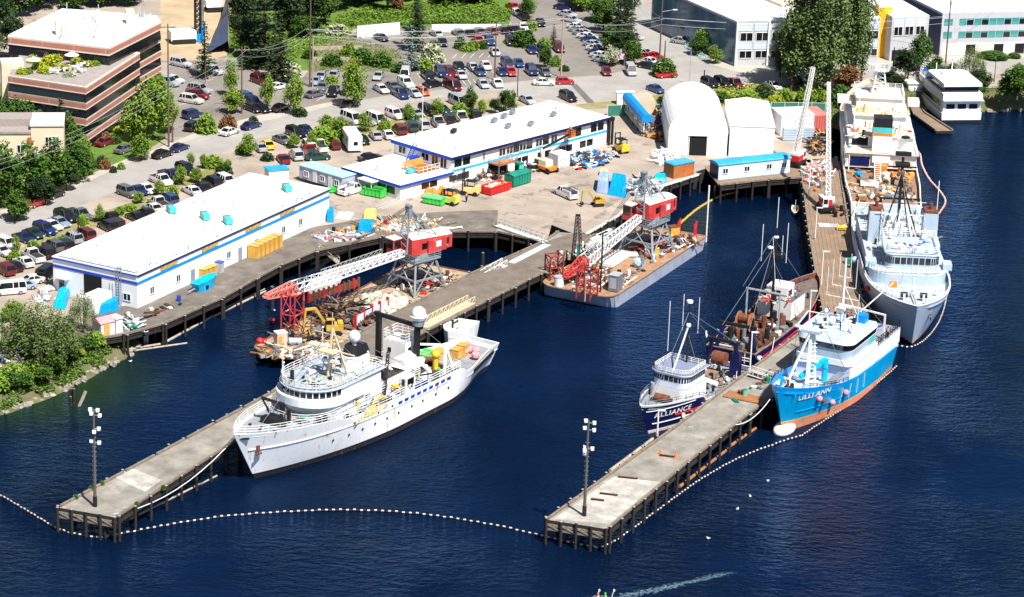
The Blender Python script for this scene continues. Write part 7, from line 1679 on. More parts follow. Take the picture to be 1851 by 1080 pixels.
# red frame tower on the left barge
def frame_tower(name, label, x, y, h, w, d, ht, m, rz, r=.17, X=True):
    t = MB()
    c = [(0, 0), (w, 0), (w, d), (0, d)]
    for a in c: t.beam((*a, 0), (*a, ht), r, m)
    for i in range(4):
        a, b_ = c[i], c[(i+1) % 4]
        for z in (ht*.5, ht-.1): t.beam((*a, z), (*b_, z), r*.8, m)
        if X: t.beam((*a, ht*.05), (*b_, ht*.5), r*.5, m); t.beam((*b_, ht*.5), (*a, ht-.1), r*.5, m)
    return onpx(t, name, label, 'frame', x, y, h, rz)
frame_tower('braced_tower', 'tall red braced steel frame under the left boom tip', 508, 604, 1.7, 2.2, 2.4, 6.0, REDC, lb.rotation_euler.z-1.57)
frame_tower('braced_tower', 'dark red braced steel frame at the near end of the right barge', 1066, 545, 2.0, 2.6, 2.2, 4.3, mat('dark_red_frame', (.30, .03, .03), .7, var=.3), rt.rotation_euler.z, .19)
frame_tower('braced_tower', 'dark red braced frame at the left edge of the right barge', 994, 508, 2.0, 2.2, 1.6, 3.8, mat('dark_red_frame'), rt.rotation_euler.z-.6, .19)
# excavators
def excavator(label, x, y, h, head, m, s=1.):
    g = at(x, y, h); t = thing('excavator', label, 'excavator', g, head); t.scale = (s, s, s)
    for sd_ in (-1, 1):
        o = MB().prism([(-1.6, .35), (-1.3, .05), (1.3, .05), (1.6, .35), (1.3, .7), (-1.3, .7)], -.25, .25, RUBBER).build('track', t); o.rotation_euler = (R(90), 0, 0); o.location = (0, sd_*.95, 0)
    mb = MB(); mb.bx(-1.6, 1.0, -1.1, 1.1, .85, 1.7, m); mb.bx(-1.7, -.9, -1.0, 1.0, 1.0, 2.0, m); mb.build('body', t)
    mb = MB(); mb.bx(-.3, .95, .2, 1.1, 1.7, 2.75, m); mb.build('cab', t); mb = MB(); mb.bx(-.2, .98, .15, 1.13, 1.95, 2.6, GLASS); mb.build('window', t)
    mb = MB(); mb.beam((.8, -.3, 1.4), (2.6, -.3, 4.2), .5, m, .35); mb.beam((2.6, -.3, 4.2), (4.2, -.3, 4.0), .45, m, .35); mb.beam((4.1, -.3, 4.1), (4.4, -.3, 1.2), .4, m, .3); mb.build('arm', t)
    MB().box((4.3, -.3, .8), (.7, .9, .8), BLACK).build('bucket', t); return t
excavator('yellow excavator with raised arm on the left barge', 600, 604, 1.8, R(190), mat('dull_yellow', (.50, .33, .05), .6, var=.25), .9)
excavator('small orange and black excavator in the yard by the blue tarpaulin', 1080, 372, 3.05, R(200), mat('amber_paint', (.5, .3, .03), .5), .62)
excavator('white and red excavator high in the construction pit', 388, 20, 3.05, R(20), WHITE2, 1.2)
# goods on the left barge
onpx(MB().box((0, 0, 1.1), (1.5, 1.3, 2.2), mat('pinkish_ply', (.66, .48, .38), .8)).box((0, 0, 2.25), (1.6, 1.4, .12), WHITE2).box((-.3, -.67, 1), (.6, .06, 1.8), WOODO), 'site_toilet', 'pinkish tall box cabin on the near end of the left barge', 'cabin', 507, 628, 1.65, .5)
onpx(MB().cyl((-.9, 0, .55), (.9, 0, .55), .5, PALEB, n=12).box((0, 0, .1), (1.4, .7, .2), STEEL), 'tank', 'pale blue horizontal tank on the left barge', 'tank', 534, 624, 1.65, .1)
onpx(MB().box((0, 0, .2), (2.0, 1.3, .4), ORANGE).ball((.4, .1, .5), .4, ORANGE, 7, 5, .7, .2).ball((-.5, 0, .5), .45, ORANGE, 7, 5, .7, .2), 'float_bundle', 'orange float bundle on the near edge of the left barge', 'bundle', 536, 638, 1.65, -.4)
onpx(MB().ball((0, 0, .3), .55, RED, 8, 6, .8, .1).ball((.6, 0, .3), .4, RED, 8, 6, .8, .1), 'buoy', 'red buoy at the left corner of the left barge', 'buoy', 470, 620, 1.65)
onpx(MB().cyl((0, 0, -.2), (0, 0, .5), .12, RED, .5, 8).cyl((0, 0, .5), (0, 0, .8), .5, RED, .1, 8), 'buoy', 'red buoy floating alone left of the left barge', 'buoy', 492, 584, 0)
mb = MB(); L_ = (at(560, 635, 1.7)-at(625, 648, 1.7)).length; mb.truss((0, 0, .5), (L_, 0, .5), .9, .9, WHITE2, 9, .07)
onpx(mb, 'lattice_section', 'pale lattice boom section lying on the left barge', 'lattice', 560, 630, 1.7, ang(at(560, 630, 1.7), at(625, 643, 1.7)))
# red bulwark with white panels beside the pier
a, b_ = at(642, 598, 1.7), at(700, 568, 1.7); mb = MB(); Lr = (b_-a).length
mb.bx(0, Lr, -.1, .1, .4, .8, RED); mb.bx(0, Lr, -.1, .1, 1.7, 1.9, RED)
for k in range(5): mb.bx(k*Lr/4-.12, k*Lr/4+.12, -.2, .2, 0, 2.6, RED)
for k in range(4): mb.bx(k*Lr/4+.2, (k+1)*Lr/4-.2, -.12, -.16, .5, 2.2, LTB)
tag(mb.build('barrier', None, a, ang(a, b_)), 'red steel barrier with pale panels along the left barge', 'barrier')
a, b_ = at(558, 548, 1.7), at(648, 520, 1.7); mb = MB(); Lr = (b_-a).length
for k in range(11): mb.bx(k*Lr/10-.15, k*Lr/10+.15, -.15, .15, 0, 1.6, RUST if k % 3 else RED); mb.bx(k*Lr/10+.1, k*Lr/10+1.0, -.06, .06, .2, 1.3, RUST) if k < 10 else None
tag(mb.build('barrier', None, a, ang(a, b_)), 'rusty brown sheet barrier along the far side of the left barge', 'barrier')
# right barge goods
onpx(MB().box((0, 0, .35), (6.5, 2.3, .5), WHITE).box((.1, 0, .75), (6.2, 2.2, .3), WHITE), 'panel_stack', 'stack of long white panels on the right barge', 'panels', 1110, 473, 2.02, rt.rotation_euler.z)
onpx(MB().box((0, 0, .3), (3, 1.6, .25), WHITE2), 'panel_stack', 'single pale grey slab lying beside the white panel stack', 'panels', 1135, 463, 2.02, rt.rotation_euler.z-1)
onpx(MB().box((0, 0, 1.3), (1.9, 1.5, 2.4), STEEL).box((-.96, 0, 1.3), (.06, 1.1, 1.6), GALV).box((0, 0, 2.55), (2, 1.6, .1), GALV), 'generator', 'grey generator cabinet inside the near end of the right barge', 'generator', 1112, 525, 2.02, rt.rotation_euler.z)
onpx(MB().cyl((0, 0, 0), (0, 0, 1.4), .75, WHITE2, n=14).cyl((0, 0, 1.4), (0, 0, 1.5), .78, GALV, n=14), 'tank', 'round pale tank at the left end of the right barge', 'tank', 1010, 517, 2.02)
onpx(MB().ball((0, 0, .7), .75, mat('pinkish_tank', (.62, .32, .25), .7, var=.4), 10, 7, .9, .08).cyl((-.8, 0, .2), (.8, 0, .2), .25, RUST), 'winch', 'round pinkish winch beside the right crane', 'winch', 1173, 466, 2.02)
onpx(MB().box((0, 0, .5), (.8, .7, 1.0), YEL).box((0, 0, 1.05), (.9, .8, .1), YEL), 'locker', 'small yellow locker beside the pinkish winch', 'locker', 1186, 461, 2.02)
onpx(MB().box((0, 0, .7), (1.6, 1.2, 1.4), mat('amber_tank', (.62, .33, .06), .7, var=.4, scale=4)).box((0, 0, 1.45), (1.7, 1.3, .1), RUST), 'pump_cage', 'amber pump cage behind the right crane', 'pump', 1217, 425, 2.02, .5)
for i, (x, y) in enumerate([(1227, 425), (1256, 430)]): onpx(MB().box((0, 0, .1), (.8, .6, .2), RED).beam((0, 0, 0), (0, 0, 2.2), .45, RED).beam((0, 0, 2.2), (.2, .1, 2.7), .25, RED), 'bollard_post', ['left red post at the far end of the right barge', 'right red post at the far end of the right barge'][i], 'post', x, y, 2.02, 0, 'red posts on the right barge')
for i, (x, y) in enumerate([(1085, 528), (1057, 545)]): onpx(MB().cyl((0, 0, 0), (0, 0, 9.0 if i == 0 else 3.5), .12, BLACK if i == 0 else REDF, n=7), 'pole', ['thin tall black pole standing on the right barge', 'faded red pole at the near end of the right barge'][i], 'pole', x, y, 2.02)
for i in range(5): onpx(MB().cyl((0, 0, .12), (4.5, 0, .12), .14, [WHITE2, GALV, RUST, WHITE2, LOG][i], n=7), 'pipe', ['white pipe nearest the barge edge', 'galvanised pipe second from the barge edge', 'rusty pipe among the pale pipes on the right barge', 'short white pipe beside the rusty pipe', 'tan pipe farthest from the right barge edge'][i], 'pipe', 1128-i*7, 517-i*2, 2.02, rt.rotation_euler.z+.1*i, 'pipes on the right barge')
onpx(MB().cyl((0, 0, 0), (0, 0, 9.4), .14, WHITE2, n=7), 'mooring_pole', 'tall white pole rising from the water at the far barge corner', 'pole', 1276, 438, 0)
onpx(MB().ball((0, 0, .8), .7, PALEB, 9, 6, 1.1, .1).ball((.5, .3, .5), .5, TARP, 8, 5, 1, .2), 'bag', 'pale blue and white bags in the middle of the right barge', 'bags', 1151, 483, 2.02)
# black lattice masts standing on the pier behind the right barge
t = MB(); t.truss((0, 0, 0), (.4, 0, 7.2), .5, .35, BLACK, 12, .07, up=(0, 1, 0)); t.truss((1.3, 0, 0), (.7, 0, 7.0), .5, .35, BLACK, 12, .07, up=(0, 1, 0)); t.beam((.3, 0, 7.1), (.9, 0, 7.1), .3, BLACK); t.box((.8, 0, 1.3), (.5, .5, 2), TEAL)
onpx(t, 'pile_leads', 'tall black lattice pile driver leads on the pier beside the right barge', 'pile driver', 1035, 470, 3.03)
# ================================================================ yard, wharf and pier furniture
# lamp posts on the timber pier
for i, (x, y, h_) in enumerate([(1461, 358, 5.0), (1473, 433, 5.2), (1484, 517, 5.4), (1462, 588, 5.2), (1355, 676, 6.0), (1188, 787, 3.4)]):
    m = WHITE2; mb = MB().cyl((0, 0, 0), (0, 0, h_), .11, m, .09, 7)
    t = thing('lamp_post', ['white lamp post on the timber pier nearest the yard', 'white lamp post beside the small yard crane on the timber pier', 'white lamp post beside the ship shadow on the timber pier',
        'white lamp post at the pier bend behind the dark trawler', 'white lamp post between the two trawlers on the pier', 'short white post at the bow of the small blue trawler'][i], 'lamp post', at(x, y, 3.02), 0, 'white posts on the right pier')
    mb.build('pole', t); MB().box((.4, 0, h_), (1.0, .22, .14), m).build('lamp_head', t); MB().cyl((0, 0, 0), (0, 0, .3), .2, CONC, n=8).build('base', t)
def floodmast(label, x, y, ht, heads):
    t = thing('light_mast', label, 'light mast', at(x, y, 3.0)); mb = MB().cyl((0, 0, 0), (0, 0, ht), .2, mat('dark_pole', (.10, .09, .08), .8), .13, 8).cyl((0, 0, 0), (0, 0, 1.3), .26, BLACK, .26, 8)
    for k in range(14): mb.beam((-.25, 0, 1.6+k*.6), (.25, 0, 1.6+k*.6), .04, GALV)
    mb.build('pole', t)
    for z, dx, dy in heads:
        o = MB().beam((0, 0, z), (dx, dy, z), .07, GALV).box((dx, dy, z+.05), (.42, .34, .34), WHITE2).box((dx, dy-.2, z+.0), (.36, .05, .28), LAMP).build('floodlight', t)
floodmast('dark mast with white floodlights at the tip of the left pier', 172, 916, 12.3, [(12.2, .5, -.1), (12.2, -.4, .1), (11.6, .75, -.2), (11.9, -.2, -.4), (9.9, .6, -.1), (9.6, .1, -.4), (8.3, -.3, 0), (8.1, .6, 0)])
floodmast('grey mast with white floodlights at the tip of the right pier', 1056, 933, 12.2, [(12.1, -.3, 0), (11.9, .7, -.1), (11.0, .7, -.1), (11.2, -.4, 0), (8.6, .6, 0), (8.4, -.3, -.2), (8.0, -.3, 0), (8.7, -.25, .2)])
# utility poles and wires
POLE = mat('utility_pole', (.13, .085, .06), .9, var=.3); tops = {}
def upole(k, label, x, y, ht, arms=1, m=POLE, r=.17, lamp=0, h=3.0):
    t = thing('utility_pole', label, 'utility pole', at(x, y, h), R(8)); mb = MB().cyl((0, 0, -.3), (0, 0, ht), r, m, r*.6, 8); mb.build('pole', t)
    for a in range(arms):
        z = ht-.6-1.1*a; mb = MB().beam((-1.3, 0, z), (1.3, 0, z), .13, m)
        for x_ in (-1.2, -.5, .5, 1.2): mb.cyl((x_, 0, z), (x_, 0, z+.3), .07, GALV, n=5)
        mb.build('crossarm', t)
    if lamp: mb = MB().beam((0, 0, ht*lamp), (2.2, -.4, ht*lamp+.5), .08, GALV).box((2.5, -.4, ht*lamp+.5), (.9, .3, .16), WHITE2); mb.build('lamp_arm', t)
    tops[k] = at(x, y, h)+Vector((0, 0, ht-.3)); return t
upole('a', 'brown utility pole in front of the brick block corner', 305, 266, 21.5, 1); upole('b', 'tall dark utility pole beside the big conifers', 560, 158, 19.5, 2); upole('c', 'pale utility pole at the upper car park entrance', 1014, 141, 12.0, 1, LOG)
upole('d', 'tall brown pole with transformers left of the glass office', 1192, 111, 17, 2, lamp=.58); upole('e', 'dark utility pole in the double row of cars', 894, 146, 11.6, 1); upole('f', 'street light pole beside the side street', 1142, 58, 9.5, 0, GALV, .12, lamp=.86)
upole('g', 'dark utility pole right of the brick block car park', 437, 206, 12.2, 1); upole('h', 'very tall dark pole in front of the grey office at the top right', 1709, 116, 23, 1); upole('i', 'thin pole beside the road behind the office', 935, 176, 6.0, 0, BLACK, .1)
upole('j', 'pale pole just behind the tall dark pole by the conifers', 565, 158, 9.4, 0, LOG); upole('k', 'slim grey pole on the road verge left of the white tent', 1246, 154, 6.5, 0, GALV, .1); upole('l', 'short black pole on the road verge behind the white tent', 1272, 155, 3.0, 0, BLACK)
upole('m', 'dark street pole among the lower left cars', 142, 441, 5.4, 0, BLACK, .12); upole('n', 'short brown stub pole beside the brown utility pole', 312, 258, 6.4, 0); upole('o', 'white flagpole behind the office roof', 763, 238, 8.2, 0, WHITE, .09); upole('p', 'dark poles by the junction bushes', 1201, 112, 4.2, 0)
upole('q', 'dark post beside the white garage office', 1613, 137, 5.6, 0, BLACK, .16); upole('r', 'slim street light on the right shore road', 1797, 148, 4.8, 0, BLACK, .09); upole('s', 'lamp pole in the small lot beside the brick block', 371, 152, 4.5, 0, POLE, .1)
def wire(a, b_, sag=1.2, off=0., dz=0., mbx=None):
    a = Vector(a)+Vector((off, 0, dz)); b_ = Vector(b_)+Vector((off, 0, dz)); prev = a
    for i in range(1, 13):
        t = i/12; p = a.lerp(b_, t); p.z -= sag*4*t*(1-t); (mbx or mb).cyl(prev, p, .022, GALV, n=4, caps=False); prev = p
for k_, z_ in (('a', 10.7), ('g', 11.8), ('b', 11.0), ('d', 8.6), ('h', 9.6), ('c', 11.6), ('e', 9.5), ('f', 8.8)): tops[k_].z = 3+z_
left_ = at(-60, 425, 3)+Vector((0, 0, 10)); right_ = at(2050, 40, 3)+Vector((0, 0, 12)); up_ = at(1230, -140, 3)+Vector((0, 0, 12))
wl = [('a', None, left_), ('a', 'g', None), ('g', 'b', None), ('b', 'c', None), ('c', 'd', None), ('d', 'h', None), ('h', None, right_), ('b', 'e', None), ('d', 'f', None)]
for i, (p, q, w_) in enumerate(wl):
    for j, off in enumerate((-.9, .9, 0)):
        mb = MB(); wire(tops[p], tops[q] if q else w_, 1.4, off, -1.3*(j == 2)); 
        tag(mb.build('power_line'), ['left', 'right', 'lowest'][j]+' of three overhead power lines strung %s' % (['from the brown pole towards the lower left', 'between the brick block poles', 'past the big conifers', 'across the middle car park', 'across the junction', 'in front of the offices at the top right', 'off the right edge', 'from the conifers to the double row', 'up the side street'][i]), 'power line', 'overhead lines '+str(i))
# dumpsters
def dumpster(label, x, y, rz, L, W, H, m, full=None, lid=None):
    t = thing('dumpster', label, 'dumpster', at(x, y, 3.04), rz); mb = MB(); s = .12
    mb.bx(-L/2, L/2, -W/2, -W/2+s, .15, H, m); mb.bx(-L/2, L/2, W/2-s, W/2, .15, H, m); mb.bx(-L/2, -L/2+s, -W/2+s, W/2-s, .15, H, m); mb.bx(L/2-s, L/2, -W/2+s, W/2-s, .15, H, m); mb.bx(-L/2+s, L/2-s, -W/2+s, W/2-s, .15, .25, DARK)
    for k in range(int(L/.7)+1): x_ = -L/2+.1+k*.7; mb.bx(x_, x_+.12, -W/2-.09, -W/2, .15, H, m); mb.bx(x_, x_+.12, W/2, W/2+.09, .15, H, m)
    mb.bx(-L/2-.06, L/2+.06, -W/2-.1, -W/2-.01, H, H+.12, m); mb.bx(-L/2-.06, L/2+.06, W/2+.01, W/2+.1, H, H+.12, m); mb.build('bin', t)
    if lid: mb = MB(); mb.add([(-L/2, -W/2-.1, H+.13), (L/2, -W/2-.1, H+.13), (L/2, W/2+.1, H+.13), (-L/2, W/2+.1, H+.13), (-L/2, 0, H+.5), (L/2, 0, H+.5)], [(0, 1, 5, 4), (2, 3, 4, 5), (1, 2, 5), (3, 0, 4)], lid); mb.build('lid', t)
    if full: clutter(t, 'rubbish', 40, -L/2+.4, L/2-.4, -W/2+.3, W/2-.3, H-.5, full, .3, .9, 3, .6, .4)
    return t
dumpster('open bright green dumpster beside the office wing door', 676, 354, R(152), 3.7, 1.7, 1.3, GREEN); dumpster('lidded bright green dumpster beside the orange floats', 786, 368, R(155), 3.4, 2.0, 1.0, GREEN, lid=mat('green_lid', (.12, .52, .2), .5))
dumpster('open red dumpster full of pale rubbish', 896, 347, rz1+.05, 5.0, 2.0, 1.3, RED, [WHITE2, LOG, WOODO, WHITE]); dumpster('teal green covered dumpster beside the red dumpster', 935, 333, rz1+.05, 4.4, 2.0, 1.8, TEAL, lid=TEAL)
dumpster('small green bin beside the shade lavender trailer', 601, 348, .3, 1.2, 1, .7, GREEN)
t = thing('portable_toilet', 'turquoise portable toilet by the office porch', 'portable toilet', at(938, 318, 3.04), rz1); MB().bx(-.55, .55, -.55, .55, 0, 2.1, AQUA).build('cabin', t); MB().bx(-.6, .6, -.6, .6, 2.1, 2.3, TEAL).build('roof', t); MB().bx(-.58, -.55, -.4, .4, .1, 1.9, BLACK).build('door', t)
def forklift(label, x, y, rz, m, mh=4.2):
    t = thing('forklift', label, 'forklift', at(x, y, 3.04), rz); mb = MB().bx(-1.5, 1.0, -.75, .75, .4, 1.3, m).bx(-1.6, -.9, -.7, .7, .5, 1.6, m); mb.build('body', t)
    mb = MB()
    for y_ in (-.5, .5): mb.beam((1.2, y_, .1), (1.2, y_, mh), .16, BLACK)
    for z in (1.0, 2.2, mh-.1): mb.beam((1.2, -.5, z), (1.2, .5, z), .14, BLACK)
    for y_ in (-.35, .35): mb.beam((1.2, y_, .25), (2.5, y_, .25), .12, BLACK)
    mb.build('mast', t); mb = MB()
    for a in ((-.9, -.6), (-.9, .6), (.7, -.6), (.7, .6)): mb.beam((*a, 1.2), (*a, 2.3), .1, BLACK)
    mb.bx(-1, .8, -.7, .7, 2.3, 2.4, BLACK); mb.build('canopy', t)
    for a in ((-1, -.75), (-1, .75), (.8, -.75), (.8, .75)): MB().cyl((a[0], a[1]-.12, .35), (a[0], a[1]+.12, .35), .38, RUBBER, n=10).build('wheel', t)
    return t
forklift('large pale yellow forklift with tall black mast in front of the office', 850, 352, R(165), mat('cream_yellow', (.75, .62, .25), .5)); forklift('small lime yellow forklift behind the lidded green dumpster', 812, 369, R(150), mat('lime_yellow', (.6, .6, .1), .5), 2.0)
forklift('yellow forklift at the far end of the office beside the black columns', 1122, 275, R(120), YEL, 3.2)
# boom lift
g = at(988, 310, 3.04); t = thing('boom_lift', 'orange wheeled boom lift reaching up to the office roof edge', 'boom lift', g, ang(g, at(1010, 318, 3)))
MB().bx(-1.6, 1.6, -1, 1, .5, 1.0, ORANGE).build('chassis', t); MB().bx(-2.0, .6, -.8, .8, 1.0, 2.0, mat('cream_turret', (.75, .72, .5), .5)).bx(-2.3, -1.2, -.8, .8, 1.0, 1.8, BLACK).build('turret', t)
for a in ((-1.3, -1), (-1.3, 1), (1.3, -1), (1.3, 1)): MB().cyl((a[0], a[1]-.18, .45), (a[0], a[1]+.18, .45), .5, RUBBER, n=12).build('wheel', t)
q = loc_(t, 1031, 242, 7.2); MB().beam((-1, 0, 2), (-1.6, 0, 3.6), .35, mat('cream_turret')).beam((-1.6, 0, 3.4), q, .28, BLACK, .3).build('boom', t); mb = MB(); mb.rail([(q.x-.7, q.y-.5, q.z-.4), (q.x+.7, q.y-.5, q.z-.4), (q.x+.7, q.y+.5, q.z-.4), (q.x-.7, q.y+.5, q.z-.4)], 1, ORANGE, .5, closed=True); mb.box((q.x, q.y, q.z-.4), (1.4, 1, .1), ORANGE); mb.build('basket', t)
# people: skinned bodies
def person(label, x, y, h, head, shirt, trou, pose='walk', sc=1., hair=BLACK, helmet=None):
    t = thing('person', label, 'person', at(x, y, h), head); t.scale = (sc,)*3
    J = {'pel': (0, 0, .95), 'ch': (.02, 0, 1.28), 'nk': (.02, 0, 1.5), 'hd': (.04, 0, 1.62), 'tp': (.04, 0, 1.74)}
    k = .28 if pose == 'walk' else .06
    J.update({'h1': (0, .1, .9), 'k1': (k*.6, .1, .5), 'f1': (k*.8, .1, .08), 't1': (k*.8+.2, .1, .05), 'h2': (0, -.1, .9), 'k2': (-k*.1, -.1, .5), 'f2': (-k*1.1, -.1, .1), 't2': (-k*1.1+.18, -.1, .04),
              's1': (0, .2, 1.42), 'e1': (-.1, .26, 1.14), 'w1': (.02, .27, .9), 'g1': (.05, .27, .80), 's2': (0, -.2, 1.42), 'e2': (.02, -.26, 1.14), 'w2': (.18, -.25, .95), 'g2': (.23, -.25, .87)})
    if pose == 'row':
        J = {'pel': (0, 0, .25), 'ch': (.05, 0, .58), 'nk': (.08, 0, .80), 'hd': (.1, 0, .92), 'tp': (.1, 0, 1.04), 'h1': (.05, .1, .22), 'k1': (.4, .1, .42), 'f1': (.75, .1, .2), 't1': (.8, .1, .3), 'h2': (.05, -.1, .22), 'k2': (.4, -.1, .42), 'f2': (.75, -.1, .2), 't2': (.8, -.1, .3),
             's1': (.05, .2, .72), 'e1': (.3, .24, .55), 'w1': (.55, .16, .55), 'g1': (.62, .14, .55), 's2': (.05, -.2, .72), 'e2': (.3, -.24, .55), 'w2': (.55, -.16, .55), 'g2': (.62, -.14, .55)}
    E = [('pel', 'ch'), ('ch', 'nk'), ('nk', 'hd'), ('hd', 'tp'), ('pel', 'h1'), ('h1', 'k1'), ('k1', 'f1'), ('f1', 't1'), ('pel', 'h2'), ('h2', 'k2'), ('k2', 'f2'), ('f2', 't2'), ('ch', 's1'), ('s1', 'e1'), ('e1', 'w1'), ('w1', 'g1'), ('ch', 's2'), ('s2', 'e2'), ('e2', 'w2'), ('w2', 'g2')]
    rad = {'pel': .15, 'ch': .17, 'nk': .06, 'hd': .10, 'tp': .07, 'h1': .1, 'h2': .1, 'k1': .065, 'k2': .065, 'f1': .045, 'f2': .045, 't1': .035, 't2': .035, 's1': .07, 's2': .07, 'e1': .045, 'e2': .045, 'w1': .032, 'w2': .032, 'g1': .03, 'g2': .03}
    names = list(J)
    def skin(nm, keep, m, grow=0.):
        idx = {n_: i for i, n_ in enumerate(keep)}; me = bpy.data.meshes.new(nm); me.from_pydata([J[n_] for n_ in keep], [(idx[a], idx[b_]) for a, b_ in E if a in idx and b_ in idx], []); me.materials.append(m)
        o = bpy.data.objects.new(nm, me); COL.objects.link(o); o.parent = t; o.modifiers.new('s', 'SKIN')
        for i, n_ in enumerate(keep): d = me.skin_vertices[0].data[i]; d.radius = (rad[n_]+grow, rad[n_]+grow); d.use_root = (i == 0)
        o.modifiers.new('u', 'SUBSURF').levels = 1; o.modifiers['u'].render_levels = 1; return o
    skin('body', names, SKIN); skin('shirt', ['pel', 'ch', 's1', 'e1', 's2', 'e2'], shirt, .02); skin('trousers', ['pel', 'h1', 'k1', 'f1', 'h2', 'k2', 'f2'], trou, .022)
    hd = Vector(J['hd']); MB().ball((hd.x-.015, 0, hd.z+.05), .125, helmet or hair, 10, 6, .8).build('helmet' if helmet else 'hair', t)
    for s in (-1, 1):
        hand = MB(); p = Vector(J['g1' if s > 0 else 'g2'])
        for f in range(5): hand.cyl(p+Vector((-.02, (f-2)*.014, 0)), p+Vector((.03+.006*(2-abs(f-2)), (f-2)*.016, -.07-.01*(2-abs(f-2)))), .009, SKIN, .006, 5)
        hand.build('hand', t)
    return t
person('person in dark blue clothes walking across the yard', 843, 366, 3.04, R(-100), mat('dark_blue_cloth', (.01, .015, .06), .9), mat('dark_blue_cloth'), 'walk')
person('person in an orange vest in the boom lift basket', 1031, 244, 6.9, R(-120), ORANGE, mat('dark_blue_cloth'), 'stand', .95, helmet=YEL)
person('person in purple clothes standing on the after deck of the blue ship', 1604, 612, 5.75, R(-90), mat('purple_cloth', (.08, .03, .35), .9), BLACK, 'stand')
# rowing boat at the bottom edge
g = at(1092, 1089, 0); t = thing('rowing_boat', 'slim white rowing boat cut by the bottom edge of the picture', 'rowing boat', g, R(185))
h = mkhull(9, .9, [(0, .35), (1, .4)], [(0, .1), (1, .1)], [(.05, WHITE)], WHITE, WOODO, rake=.3, tw=.15, twl=.1, fore=.5, forew=.5, N=16); h.build(t)
mb = MB()
for x in (-.8, .9):
    for s in (-1, 1): mb.beam((x, 0, .45), (x-.6, s*2.6, .25), .05, WHITE2); mb.box((x-.65, s*2.7, .22), (.15, .5, .03), WHITE)
mb.build('oar', t)
for i, (x, m, hc) in enumerate(((1082, PINK, ORANGE), (1095, GREEN, GREEN))): person(['rower in a pink top with orange cap, left of two', 'rower in a green top with green cap, right of two'][i], x, 1087, .12, R(185), m, BLACK, 'row', 1., helmet=hc)
# floating boom: rope of small white floats
def boom(label, pts, sp_=.95, m=WHITE2, h=0., dark=True, fm=None, r=.105):
    P_ = [at(x, y, 0) for x, y in pts]; Q = []
    for i in range(len(P_)-1):
        p0, p1, p2, p3 = P_[max(0, i-1)], P_[i], P_[i+1], P_[min(len(P_)-1, i+2)]
        k = max(2, int((p2-p1).length/.6))
        for j in range(k):
            t = j/k; Q.append(.5*((2*p1)+(-p0+p2)*t+(2*p0-5*p1+4*p2-p3)*t*t+(-p0+3*p1-3*p2+p3)*t**3))
    Q.append(P_[-1]); o = Q[0].copy(); T_ = thing('floating_boom', label, 'floating boom', o)
    mb = MB(); mb.tube([q-o+Vector((0, 0, .05)) for q in Q[::2]+[Q[-1]]], .07, BLACK, 5); mb.build('skirt', T_)
    tot = sum((b_-a).length for a, b_ in zip(Q, Q[1:])); sp = max(sp_, tot/98); d = 0; nxt = 0; src = None
    for a, b_ in zip(Q, Q[1:]):
        L = (b_-a).length
        while nxt <= d+L:
            p = a.lerp(b_, (nxt-d)/max(L, 1e-4)); rz = ang(a, b_)+random.uniform(-.18, .18); p.z = random.uniform(-.07, .03)
            if src is None: src = MB().cyl((-sp*.19, 0, .12), (sp*.19, 0, .12), r, fm or WHITE, n=7).build('float', T_, p-o, rz)
            else: c = src.copy(); COL.objects.link(c); c.location = p-o; c.rotation_euler = (0, 0, rz)
            nxt += sp
        d += L
    return T_
FLM = mat('boom_float', (.62, .52, .45), .6, var=.15)
boom('white floating boom from the left edge to the left pier tip', [(-20, 888), (0, 896), (50, 925), (105, 957), (150, 969), (182, 973)], .75, fm=FLM)
boom('white floating boom curving from the left pier tip to the right pier tip', [(182, 973), (240, 962), (330, 945), (420, 933), (520, 926), (630, 923), (740, 928), (840, 941), (930, 958), (1000, 975), (1078, 991)], .85, fm=FLM)
boom('white floating boom along the right pier to the blue ship bow', [(1078, 991), (1110, 980), (1180, 930), (1260, 872), (1330, 832), (1400, 804), (1450, 788)], .75, fm=FLM)
boom('white floating boom hugging the blue ship side', [(1450, 788), (1480, 768), (1540, 728), (1590, 690), (1622, 662)], .7, fm=FLM)
boom('white floating boom around the grey ship bow', [(1622, 626), (1648, 628), (1672, 615), (1693, 590), (1706, 560), (1712, 530)], .7, fm=FLM)
boom('red and white floating boom curving off the ships side at the right', [(1645, 265), (1662, 278), (1667, 300), (1680, 325), (1700, 348), (1709, 366), (1697, 388)], .8, fm=mat('red_white_float', (.85, .5, .4), .6, var=.3, scale=3), r=.16)
boom('yellow floating boom from the right barge to the trailer platform', [(1226, 408), (1262, 378), (1298, 358), (1334, 348)], .5, fm=mat('yellow_float', (.68, .48, .08), .6), r=.2)
# logs floating by the wharf
def logfl(label, a, b_, r=.2, m=LOG, z=.12): a = at(*a); b_ = at(*b_); return tag(MB().cyl((0, 0, z), ((b_-a).length, 0, z), r, m, r*.85, 8).box(((b_-a).length*.5, 0, z+r), (.3, r*1.4, .08), WOODD).build('floating_log', None, a, ang(a, b_)), label, 'log', 'floating boom logs')
logfl('long pale boom log from the wharf ladder towards the skiff', (296, 622), (385, 573)); logfl('boom log continuing past the wharf corner', (385, 574), (480, 528)); logfl('second boom log lying alongside under the wharf', (400, 562), (478, 524), .16); logfl('pale log beneath the pink roofed shed', (220, 635), (295, 623)); logfl('thin pale log floating farthest out by the shed', (212, 640), (338, 622), .16)
logfl('long log floating beside the left pier tip', (235, 940), (392, 862), .15); logfl('dark log along the right pier side, near part', (1228, 882), (1318, 812), .22, WOODB); logfl('dark log along the right pier side, far part', (1320, 808), (1366, 776), .22, WOODB); logfl('timber fender log left of the small trawler bow', (1103, 853), (1180, 795), .25); logfl('long pale log under the right side of the wharf', (560, 480), (640, 452), .18)
